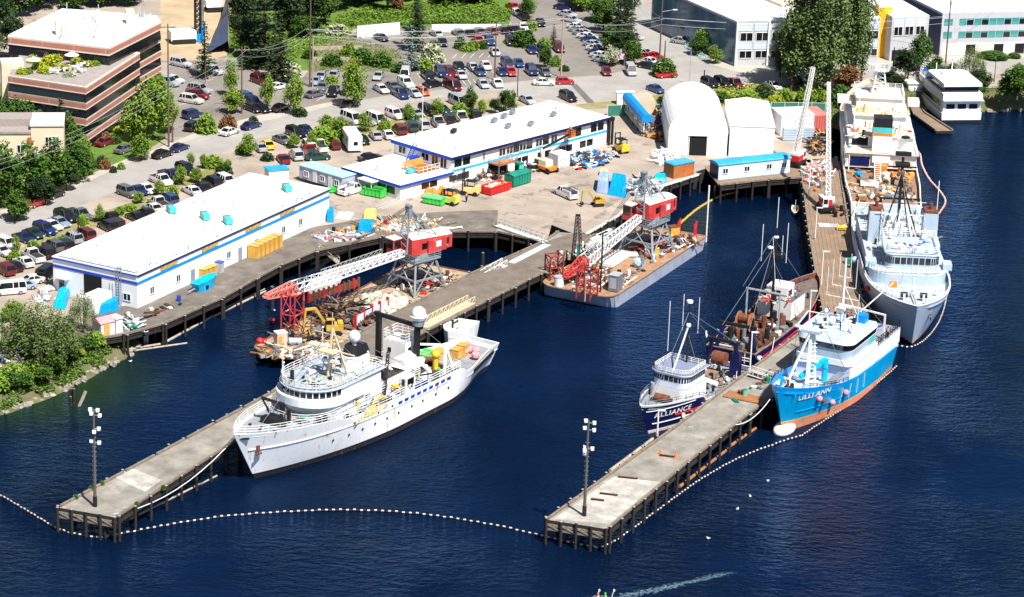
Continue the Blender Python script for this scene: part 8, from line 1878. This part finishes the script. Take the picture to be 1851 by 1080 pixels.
# piles standing in water
for i, (x, y, hh, r) in enumerate([(129, 727, 1.9, .22), (134, 729, 2.0, .22), (128, 733, 1.2, .2), (872, 489, 2.8, .28), (492, 560, 3.5, .3), (545, 590, 5.5, .32), (481, 498, 2.4, .22)]): tag(MB().cyl((0, 0, -1), (0, 0, hh), r, WOODD, r*.9, 8).cyl((0, 0, hh), (0, 0, hh+.06), r*.8, WOOD, n=8).build('mooring_pile', None, at(x, y, 0)), ['left pile of the group off the left bank', 'right pile of the group off the left bank', 'shortest pile of the group off the left bank', 'dark pile standing in the pool by the left crane', 'rusty pile behind the red steel frame', 'tall dark pile behind the yellow excavator', 'dark pile beneath the left crane boom'][i], 'pile')
tag(MB().beam((0, 0, -.5), (1.0, .8, 1.9), .3, LOG).build('leaning_post', None, at(140, 735, 0)), 'leaning weathered post off the left bank', 'post')
# gangways
def gangway(label, a, ha, b_, hb, w_=1.2, m=GALV, rail=1.0, deckm=WHITE2, truss=True):
    a = at(*a, ha); b_ = at(*b_, hb); t = thing('gangway', label, 'gangway', a, ang(a, b_)); L = math.hypot(b_.x-a.x, b_.y-a.y); dz = hb-ha; n_ = max(4, int(L/1.1)); MB().beam((0, 0, 0), (L, 0, dz), w_, deckm, .12).build('walkway', t)
    for s in (-1, 1):
        mb = MB(); y = s*w_/2; mb.beam((0, y, rail), (L, y, dz+rail), .08, m); mb.beam((0, y, .1), (L, y, dz+.1), .1, m)
        for k in range(n_+1): x = L*k/n_; z = dz*k/n_; mb.beam((x, y, z), (x, y, z+rail), .06, m); (mb.beam((x, y, z), (L*(k+1)/n_, y, dz*(k+1)/n_+rail), .05, m) if truss and k < n_ else None)
        mb.build('railing', t)
    return t
gangway('pale gangway sloping from the wharf down to the float', (576, 445), 3.1, (612, 476), .6, 1.4, LOG, .7, LOG); gangway('white trussed gangway from the left pool to the pier', (862, 508), 1.8, (912, 480), 3.1, 1.1, WHITE, 1.0)
gangway('pale metal gangway across the corner of the pool', (898, 408), 3.2, (985, 438), 3.2, 1.3); gangway('cream trussed gangway lying on the pier behind the white ship', (766, 592), 3.1, (852, 548), 3.1, 1.2, mat('cream_paint', (.72, .6, .38), .6), 1.1, mat('cream_paint'))
gangway('white gangway with stanchions leading aboard the blue ship', (1392, 688), 3.1, (1356, 676), 3.3, 1.3, WHITE, .9, WOODD, False); gangway('long pale blue ramp lying along the left edge of the pier', (925, 476), 3.05, (990, 443), 3.05, 1.0, LTB, .1, LTB, False)
gangway('pale catwalk under the left crane boom', (590, 500), .7, (700, 462), .7, 2.2, GALV, .8, LOG); gangway('white access ladder hanging on the wharf face', (264, 622), .1, (264, 600), 3.0, .5, WHITE, .05, STEEL, False)
# stairs cut at the pool
heap('beam_stack', 'long pale steel beams and pipes stored along the curved wharf', 735, 412, 62, 12, 3.05, 230, [GALV, LOG, WOOD, WHITE2, WOODO], 31, .7, 4.5)
heap('lumber_stack', 'blue grey pipes and rails stacked at the wharf edge', 615, 432, 40, 6, 3.05, 130, [STEEL, LTB, GALV, WHITE2, REDF], 32, .6, 3.6)
heap('scrap_heap', 'dark scrap metal beside the red dumpster against the office', 873, 318, 34, 10, 3.05, 230, [BLACK, BLACK, RUST, STEEL, WHITE2, WOODB], 33, 1.5, 1.8)
heap('scrap_heap', 'dark machinery scrap right of the turquoise toilet', 962, 305, 26, 7, 3.05, 140, [BLACK, BLACK, WHITE2, RUST, STEEL], 34, 1.0, 1.5)
heap('scrap_heap', 'white and grey gear piled among the drums in front of the office', 1062, 290, 40, 14, 3.05, 260, [WHITE2, BLACK, BLACK, LTB, STEEL, JUNKB, BLUE], 35, 1.0, 1.4)
heap('scrap_heap', 'grey clutter of gear behind the right crane on the quay', 1160, 340, 34, 16, 3.05, 230, [WHITE2, STEEL, BLACK, GALV, LTB, WHITE], 36, 1.6, 1.8)
heap('scrap_heap', 'dark clutter of gear between the blue conveyor and the tent', 1190, 225, 14, 34, 3.05, 240, [BLACK, JUNKB, STEEL, BLACK, RUST, WOODO], 37, 2.2, 1.8)
heap('scrap_heap', 'white railing sections heaped in front of the round tent', 1203, 288, 24, 12, 3.05, 150, [WHITE, WHITE, WHITE2], 38, 1.7, 2.2)
heap('scrap_heap', 'mixed gear heaped left of the ships beside the containers', 1478, 262, 18, 22, 3.05, 200, [BLACK, JUNKB, WOODO, STEEL, NAVY, RUST], 39, 1.6, 1.8)
heap('scrap_heap', 'gear strewn at the landward end of the timber pier', 1480, 315, 26, 22, 3.05, 220, [WHITE2, PINK, STEEL, WOODO, RUST, WHITE], 40, .9, 1.6)
heap('scrap_heap', 'bicycles and fence panels by the pink roofed shed', 240, 590, 18, 9, 3.05, 110, [GALV, TEAL, BLACK, WHITE2], 41, 1.0, 1.4)
heap('scrap_heap', 'junk lying under the willow at the left edge', 20, 650, 26, 20, 2.9, 120, [BLACK, DBLUE, WOODO, WHITE2, LOG], 42, 1.0, 1.4)
heap('float_heap', 'heap of orange floats behind the lidded green dumpster', 790, 350, 30, 11, 3.05, 10, [ORANGE], 43, .6, .6)
rnd = random.Random(12); o0 = MB().ball((0, 0, 0), .5, mat('orange_float', (.78, .24, .05), .5, var=.25), 9, 6, .9, .08).build('float'); first = True
for i in range(46):
    q, a = math.sqrt(rnd.random()), rnd.uniform(0, 6.28); o = o0 if first else dup(o0); first = False; o.location = at(790+30*q*math.cos(a), 350+11*q*math.sin(a), 3.3+1.5*(1-q)*rnd.random()); s = rnd.uniform(.6, 1.1); o.scale = (s, s, s*.9); tag(o, 'orange float in the heap behind the lidded green dumpster', 'float', 'orange floats heaped by the office wing')
# crates on the wharf
SLAT = mat('tan_crate_slats', (.66, .38, .07), .7, var=.2, stripes=((4, 4, 0), (.35, .16, .02), .12))
for i, (x, y) in enumerate([(459, 466), (467, 462), (475, 458), (483, 454), (491, 450), (500, 446)]): onpx(MB().box((0, 0, .95), (.95, 1.6, 1.9), SLAT).box((0, 0, 1.94), (1.02, 1.68, .08), WOODO), 'crate', ('leftmost' if i == 0 else 'rightmost' if i == 5 else NUM[i])+' tall tan crate in the row of six against the warehouse', 'crate', x, y, 3.06, rz0+.1, 'tan crates against the warehouse')
for i, (x, y) in enumerate([(366, 505), (374, 502), (382, 499), (395, 492)]): onpx(MB().box((0, 0, .8), (.9, 1.4, 1.6), SLAT if i < 3 else GALV).box((0, 0, 1.64), (1, 1.5, .08), WOODO if i < 3 else DBLUE), 'crate', ['leftmost tan crate beside the blue covered boat', 'middle tan crate beside the blue covered boat', 'right tan crate beside the blue covered boat', 'grey cage with blue top right of the tan crates'][i], 'crate', x, y, 3.06, rz0+.1, 'crates by the covered boat')
# blue covered boat on trailer and tarpaulins
def tarp(name, label, cat, pts, h, hz, m=TARP, ridge=.5, rz=None):
    """tarpaulin draped over goods: pixel corners on the ground"""
    P_ = [at(x, y, h) for x, y in pts]; c = sum(P_, Vector())/len(P_); c.z = h; mb = MB(); N_ = 9; V = []; r = random.Random(int(pts[0][0]))
    for i in range(N_+1):
        a = P_[0].lerp(P_[1], i/N_); b_ = P_[3].lerp(P_[2], i/N_)
        for j in range(N_+1):
            p = a.lerp(b_, j/N_); u = min(1, min(i, N_-i)/1.0)*min(1, min(j, N_-j)/1.0); z = hz*u*(1-ridge*abs(2*j/N_-1))+r.uniform(-.1, .1)*u
            V.append((p.x-c.x, p.y-c.y, z))
    mb.add(V, [(i*(N_+1)+j, (i+1)*(N_+1)+j, (i+1)*(N_+1)+j+1, i*(N_+1)+j+1) for i in range(N_) for j in range(N_)], m); o = mb.build(name, None, c); bm_fix(o); return tag(o, label, cat)
CY = mat('cyan_tarpaulin', (.0, .38, .70), .4, var=.2, scale=3, bump=.4)
g = at(372, 520, 3.06); t = thing('covered_boat', 'boat under a bright blue cover on a trailer in front of the warehouse', 'boat', g, rz0); h = mkhull(4.4, 1.8, [(0, 1.1), (1, 1.3)], [(0, .02), (1, .02)], [(.3, CY)], CY, CY, rake=.6, tw=.8, twl=.4, fore=.5, forew=.3, N=16, railm=CY, inm=CY); h.build(t)
mb = MB(); mb.add([(-2.2, -.75, 1.1), (-2.2, .75, 1.1), (.6, .9, 1.15), (.6, -.9, 1.15), (2.6, 0, 1.35), (-2.0, 0, 1.5), (.8, 0, 1.7)], [(0, 3, 6, 5), (1, 5, 6, 2), (3, 4, 6), (2, 6, 4), (0, 5, 1)], CY); mb.build('cover', t)
mb = MB(); mb.beam((-4.4, 0, .35), (2, 0, .35), .12, GALV); mb.beam((-1.5, -.8, .3), (-1.5, .8, .3), .1, GALV)
for s in (-1, 1): mb.cyl((-1, s*.9, .3), (-1, s*1.05, .3), .3, RUBBER, n=9)
mb.build('trailer', t)
t.location.z += .25
tarp('tarpaulin', 'big bright blue tarpaulin tent over goods in the middle of the yard', 'tarpaulin', [(1098, 352), (1132, 358), (1134, 330), (1108, 326)], 3.05, 2.6, TARP, .6); tarp('tarpaulin', 'pale blue tarpaulin hut left of the big blue tarpaulin', 'tarpaulin', [(1078, 348), (1100, 352), (1102, 328), (1082, 327)], 3.05, 2.2, mat('pale_tarpaulin', (.3, .42, .68), .5, var=.3), .1)
tarp('tarpaulin', 'blue tarpaulin over crates on the curved wharf', 'tarpaulin', [(645, 421), (674, 423), (676, 409), (650, 407)], 3.06, 1.3, TARP, .1); tarp('tarpaulin', 'blue tarpaulin over crates below the warehouse ladder', 'tarpaulin', [(178, 570), (216, 560), (214, 548), (185, 553)], 3.06, 1.5, TARP, .2)
tarp('tarpaulin', 'cyan tarpaulin draped over goods left of the warehouse', 'tarpaulin', [(96, 556), (118, 560), (128, 530), (112, 526)], 3.06, 1.4, CY, .4); tarp('tarpaulin', 'cyan cover beside the orange brown shed', 'tarpaulin', [(1180, 330), (1204, 330), (1204, 318), (1184, 317)], 3.06, .9, CY, .4)
tarp('tarpaulin', 'pale blue sheet lying on the ground at the warehouse end', 'tarpaulin', [(604, 396), (632, 398), (640, 386), (612, 384)], 3.06, .35, LTB, .1); tarp('tarpaulin', 'blue cover standing at the warehouse corner', 'tarpaulin', [(590, 402), (603, 402), (604, 392), (592, 391)], 3.06, 1.9, TARP, .1)
tarp('pallet_stack', 'yellowish stack of timber beyond the blue sheet on the yard', 'timber', [(655, 396), (680, 396), (682, 386), (660, 385)], 3.06, .9, mat('yellow_timber', (.66, .46, .14), .8, var=.3), .0); tarp('pallet_stack', 'yellow timber pile on the yard near the utility truck', 'timber', [(1082, 318), (1100, 318), (1100, 312), (1084, 311)], 3.06, .8, mat('yellow_timber'), .0)
scatter(600, 428, 700, 408, 26, 3.06, MC, None, 'between crates on the curved wharf', 71, 'gear on the curved wharf', .3, .8, 16)
scatter(1040, 300, 1125, 272, 46, 3.06, [('blue', BLUE), ('white', WHITE2), ('red', RED), ('grey', STEEL), ('pale blue', LTB), ('black', BLACK)], None, 'in the storage area before the office', 72, 'gear stored before the office', .35, .8, 22, 1, )
scatter(1130, 345, 1210, 325, 22, 3.06, MC, None, 'on the quay behind the right crane', 73, 'gear on the quay', .3, .9, 18)
scatter(1465, 330, 1530, 400, 22, 3.06, MC, None, 'on the timber pier beside the ships', 74, 'gear on the timber pier', .25, .6, 30)
scatter(480, 640, 580, 648, 18, 1.7, MW, None, 'on the near end of the left barge', 75, 'gear on the left barge', .3, .8, 14)
scatter(1100, 512, 1260, 432, 26, 2.02, MW, None, 'along the deck edge of the right barge', 76, 'gear on the right barge', .2, .5, 16)
scatter(700, 535, 830, 500, 18, 1.7, MW+[('orange', ORANGE)], None, 'around the left crane pedestal', 77, 'gear round the left crane', .3, .7, 20)
scatter(1330, 720, 1395, 690, 10, 3.05, [('white', WHITE2), ('green', TEAL), ('brown', RUST), ('grey', STEEL)], None, 'on the pier by the blue ship bow', 78, 'gear by the blue ship bow', .3, .8, 14)
scatter(225, 585, 330, 545, 18, 3.06, MW+[('blue', DBLUE)], None, 'on the left part of the wharf', 79, 'gear on the left wharf', .25, .7, 14)
scatter(60, 545, 130, 525, 14, 3.06, [('white', WHITE2), ('white', WHITE), ('grey', GALV)], None, 'left of the warehouse end wall', 80, 'gear left of the warehouse', .5, 1.2, 24)
scatter(985, 490, 1060, 440, 16, 3.06, [('white', WHITE2), ('white', WHITE), ('tan', LOG)], None, 'on the long pier beside the right barge', 81, 'gear on the long pier', .4, .9, 18)
# stacked white pontoons on the pier
for i, (x, y) in enumerate([(1085, 437), (1095, 430), (1078, 447)]): onpx(MB().cyl((-2.6, 0, .5), (2.6, 0, .5), .5, WHITE, n=10).box((0, 0, 1.0), (5, .8, .12), WHITE2), 'pontoon', ['left white pontoon on the pier behind the right boom', 'right white pontoon on the pier behind the right boom', 'lower white pontoon on the pier behind the right boom'][i], 'pontoon', x, y, 3.06, R(58), 'white pontoons on the pier')
# traffic cones
for i, (x, y) in enumerate([(1194, 822), (1222, 828)]):
    c = MB().cyl((0, 0, .05), (0, 0, .85), .22, mat('cone_orange', (.85, .22, .06), .5), .04, 10).bx(-.28, .28, -.28, .28, 0, .06, mat('cone_orange')).cyl((0, 0, .45), (0, 0, .6), .125, WHITE, .095, 10); onpx(c, 'traffic_cone', ['left orange traffic cone on the right pier', 'right orange traffic cone on the right pier'][i], 'traffic cone', x, y, 3.03, 0, 'cones on the pier')
for i, (x, y, L_, a) in enumerate([(1135, 865, 2.4, -.15), (1100, 895, 2.2, -.2), (1080, 905, 1.6, -.2), (1208, 826, 2.2, -.25)]): onpx(MB().box((0, 0, .1), (L_, .22, .2), WOODD).box((0, 0, .22), (L_*.9, .1, .06), WOODB), 'timber_sleeper', ['dark sleeper on the right pier behind the pale patch', 'dark sleeper on the right pier midway on the pale patch', 'short sleeper nearest the right pier light mast', 'thin dark timber lying between the two cones'][i], 'timber', x, y, 3.02, a)
onpx(MB().cyl((0, 0, 0), (0, 0, .9), .32, mat('mint_green', (.1, .5, .38), .5), n=12).cyl((0, 0, .9), (0, 0, .95), .34, TEAL, n=12), 'drum', 'mint green drum on the pier by the blue ship bow', 'drum', 1346, 716, 3.03); onpx(MB().bx(-3, 3, -1.3, 1.3, 0, .08, RUST).bx(-2.9, 2.9, -1.2, 1.2, .08, .1, WOODB), 'steel_plate', 'rusty brown plate lying on the pier by the blue ship bow', 'plate', 1350, 720, 3.02, R(-25))
# mooring lines
def rope(label, a, ha, b_, hb, sag=.8, r=.06, m=WHITE2):
    p, q = at(*a, ha), at(*b_, hb); mb = MB(); prev = Vector((0, 0, 0)); d = q-p
    for i in range(1, 11): t = i/10; c = d*t; c.z -= sag*4*t*(1-t); mb.cyl(prev, c, r, m, n=5, caps=False); prev = c
    return tag(mb.build('mooring_line', None, p), label, 'rope')
rope('white mooring line from the white ship bow to the left pier tip', (428, 788), 5.6, (205, 930), 3.2, 2.0); rope('white mooring line from the blue ship bow down to the right pier', (1392, 722), 5.5, (1325, 768), 3.2, 1.0); rope('thin mooring line from the dark trawler to the pier post', (1400, 610), 4.0, (1393, 640), 3.2, .5, .05); rope('mooring line from the grey ship to the timber pier', (1553, 362), 4.5, (1540, 400), 3.2, .6, .05); rope('mooring line from the trawler stern to the pier', (1333, 660), 3.0, (1330, 690), 3.1, .3, .05)
# blue conveyor and cable reel
a, b_ = at(1133, 205, 3.05), at(1168, 247, 3.05); t = thing('conveyor', 'long bright blue covered conveyor standing behind the office end', 'conveyor', a, ang(a, b_)); L_ = (b_-a).length
o = MB().prism([(-.9, 2.6), (-.9, 3.4), (-.5, 3.9), (.5, 3.9), (.9, 3.4), (.9, 2.6)], 0, L_, BLUE).build('cover', t); o.rotation_euler = (R(90), 0, R(90)); mb = MB(); mb.truss((0, -.6, 1.6), (L_, -.6, 1.6), .3, .3, WHITE2, 12, .07, h1=1.6, h2=1.6); mb.truss((0, .6, 1.6), (L_, .6, 1.6), .3, .3, STEEL, 12, .07, h1=1.6, h2=1.6)
for k in range(5):
    for s in (-.7, .7): mb.beam((L_*k/4, s, 0), (L_*k/4, s, 2.5), .12, BLACK)
mb.build('truss_frame', t)
onpx(MB().cyl((0, -.6, 2.3), (0, -.5, 2.3), 2.3, mat('cream_reel', (.76, .62, .42), .7, var=.1), n=22).cyl((0, .5, 2.3), (0, .6, 2.3), 2.3, mat('cream_reel'), n=22).cyl((0, -.5, 2.3), (0, .5, 2.3), 1.1, JUNKB, n=14), 'cable_reel', 'huge cream cable reel behind the blue conveyor', 'cable reel', 1160, 212, 3.05, R(-12))
onpx(MB().box((0, 0, 1), (1.4, 5, 1.5), mat('slate_cover', (.15, .17, .3), .6)).box((0, 0, .2), (1.3, 4.6, .2), BLACK), 'covered_machine', 'slate grey covered machine right of the blue conveyor', 'machine', 1170, 225, 3.05, R(30)); onpx(MB().box((0, 0, .3), (2.2, 1.0, .5), WOODO).box((0, 0, .58), (2.3, .6, .08), WOODB), 'timber_box', 'orange timber box at the foot of the blue conveyor', 'box', 1178, 247, 3.05, .4)
onpx(MB().bx(-1.6, 1.6, -.6, .6, 0, 2.2, WHITE2).bx(-1.7, 1.7, -.7, .7, 2.2, 2.3, WHITE).bx(-1.2, -.4, -.63, -.6, .3, 1.8, LTB), 'site_cabin', 'small white site cabin behind the blue conveyor', 'cabin', 1130, 188, 3.05, .1)
# yard crane on timber pier with tall boom
def ycrane(label, x, y, head, tip, ht):
    g = at(x, y, 3.04); t = thing('mobile_crane', label, 'mobile crane', g, head); MB().bx(-1.8, 1.8, -1, 1, .5, 1.1, BLACK).build('chassis', t); MB().bx(-1.3, .6, -.9, .9, 1.1, 2.1, RED).bx(-1.3, .6, -.92, .92, 2.1, 2.5, WHITE).build('body', t); MB().bx(.6, 1.4, -.9, 0, 1.1, 2.6, WHITE).build('cab', t); MB().bx(1.4, 1.43, -.8, -.1, 1.6, 2.4, GLASS).bx(.7, 1.3, -.93, -.9, 1.6, 2.4, GLASS).build('window', t)
    for a in ((-1.3, -1), (-1.3, 1), (1.3, -1), (1.3, 1)): MB().cyl((a[0], a[1]-.14, .42), (a[0], a[1]+.14, .42), .45, RUBBER, n=10).build('wheel', t)
    q = loc_(t, *tip, ht); q.z = ht-3.04; MB().truss((0, .3, 2.3), q, .7, .45, WHITE2, 22, .09).beam((0, .3, 2.3), q, .28, LOG).build('boom', t); return t
ycrane('small red and white crane with tall pale boom on the timber pier', 1492, 382, R(-80), (1498, 150), 21); ycrane('mobile crane with long slanting pale boom beside the blue roofed trailer', 1440, 300, R(60), (1470, 122), 20)
onpx(MB().bx(-1.7, 1.7, -.9, .9, 0, .08, GALV).bx(-1.6, 0, -.8, .8, .08, .12, WHITE2), 'steel_plate', 'pale grey plates lying on the timber pier', 'plate', 1498, 408, 3.03); onpx(MB().box((0, 0, .5), (1.5, 1.1, .1), YEL).box((0, 0, .25), (1.4, 1.0, .1), YEL).beam((-.7, -.5, 0), (-.7, -.5, 1), .1, YEL).beam((.7, -.5, 0), (.7, -.5, 1), .1, YEL).beam((.7, .5, 0), (.7, .5, 1), .1, YEL).beam((-.7, .5, 0), (-.7, .5, 1), .1, YEL), 'cage', 'yellow metal cage on the timber pier', 'cage', 1521, 416, 3.03, -.1)
onpx(MB().box((0, 0, .35), (1.3, .9, .6), TEAL).box((0, 0, .7), (1.35, .95, .1), TEAL), 'skip', 'dark blue skip in the ship shadow on the timber pier', 'skip', 1535, 476, 3.03)
# drilling rig in the pit
g = at(334, 76, 3.05); t = thing('drilling_rig', 'tall dark drilling rig with blue base in the construction pit', 'drilling rig', g, R(20)); MB().bx(-3, 2, -1.6, 1.6, .6, 2.4, WHITE2).bx(-2.8, 1.8, -1.9, -1.2, 0, .9, RUBBER).bx(-2.8, 1.8, 1.2, 1.9, 0, .9, RUBBER).build('body', t); MB().truss((2.6, 0, 0), (2.6, 0, 17), 1.0, 1.0, BLACK, 16, .14, up=(1, 0, 0)).cyl((3.6, .4, 2), (3.6, .4, 17), .3, STEEL, n=8).build('mast', t); MB().cyl((3.6, .4, 0), (3.6, .4, 3), .55, BLUE, n=10).bx(2.2, 3.2, -.8, .8, 0, 1.6, BLUE).build('drill_head', t)
# signs and bicycles, bike rack
onpx(MB().box((0, 0, 1.7), (3.2, .12, 1.1), mat('mauve_sign', (.62, .42, .6), .6)).beam((-1.3, 0, 0), (-1.3, 0, 1.3), .12, WHITE).beam((1.3, 0, 0), (1.3, 0, 1.3), .12, WHITE), 'lot_sign', 'pale mauve board sign beside the diagonal car row', 'sign', 1116, 118, 3.03)
def bike(mb, x, y, a, m):
    ca, sa = math.cos(a), math.sin(a); P = lambda u, z: (x+ca*u, y+sa*u, z)
    for u in (-.5, .5): mb.cyl((x+ca*u-sa*.03, y+sa*u+ca*.03, .33), (x+ca*u+sa*.03, y+sa*u-ca*.03, .33), .33, m, n=9, caps=False)
    mb.beam(P(-.5, .33), P(.1, .8), .05, m); mb.beam(P(.5, .33), P(.38, .95), .05, m); mb.beam(P(0, .3), P(.4, .85), .05, m); mb.beam(P(-.5, .33), P(0, .3), .05, m); mb.box(P(-.15, .9), (.25, .12, .08), BLACK)
for i in range(14): mb = MB(); bike(mb, 0, 0, 0, AQUA if i % 3 else WHITE2); onpx(mb, 'bicycle', ('leftmost' if i == 0 else 'rightmost' if i == 13 else NUM[i])+' bicycle in the street corner row by the glass office', 'bicycle', 1242+i*2.6, 86+i*1.9, 3.04, .4, 'bicycles at the street corner')
# terrace tables
for i, (x, y) in enumerate([(118, 131), (133, 127), (145, 132), (150, 122), (98, 134)]):
    mb = MB().cyl((0, 0, .7), (0, 0, .75), .5, WHITE, n=10).cyl((0, 0, 0), (0, 0, .7), .05, WHITE, n=6)
    for k in range(4): a = k*1.57; mb.box((.85*math.cos(a), .85*math.sin(a), .42), (.35, .35, .06), WHITE, a); mb.box((1.0*math.cos(a), 1.0*math.sin(a), .65), (.06, .35, .45), WHITE, a)
    onpx(mb, 'table_set', ['second', 'third', 'fourth', 'rearmost', 'leftmost'][i]+' white table with chairs on the brick block terrace', 'table', x, y, 14.1, i, 'tables on the roof terrace')
# wake streak and gulls
mb = MB(); rnd = random.Random(3); FOAM = mat('foam', (.09, .17, .20), .6, var=.3)
for i in range(900):
    t = rnd.random(); x = 1120+200*t**.8+rnd.gauss(0, 3+6*t); y = 1079-44*t**.9+rnd.gauss(0, .8+1.6*(1-t)); g = at(x, y, 0)
    s = rnd.uniform(.03, .15)*(1-.5*t); a = rnd.uniform(0, 3.14); mb.add([(g.x+s*math.cos(a+k*1.57)*(1.8 if k % 2 else .7), g.y+s*math.sin(a+k*1.57)*(1.8 if k % 2 else .7), .012+.0006*(i % 9)) for k in range(4)], [(0, 1, 2, 3)], FOAM)
struct(tag(mb.build('wake'), 'thin pale foam streak trailing across the water at the bottom', 'wake'), 'stuff')
for i, (x, y) in enumerate([(236, 655), (1333, 922), (1356, 899), (1280, 975), (1388, 871), (496, 563)]):
    onpx(MB().ball((0, 0, .14), .16, WHITE, 8, 5, .7).ball((.16, 0, .26), .07, WHITE, 6, 4).beam((-.3, 0, .18), (-.1, 0, .16), .08, GALV).beam((.2, 0, .25), (.28, 0, .25), .03, ORANGE), 'gull', ['white gull on the water near the left bank', 'gull on the water in a pair right of the right pier', 'gull alone on the open water beside the floating boom', 'small gull nearest the wake right of the pier', 'gull on the water near the blue ship bulb', 'gull on the water beside the left barge'][i], 'gull', x, y, 0, i)
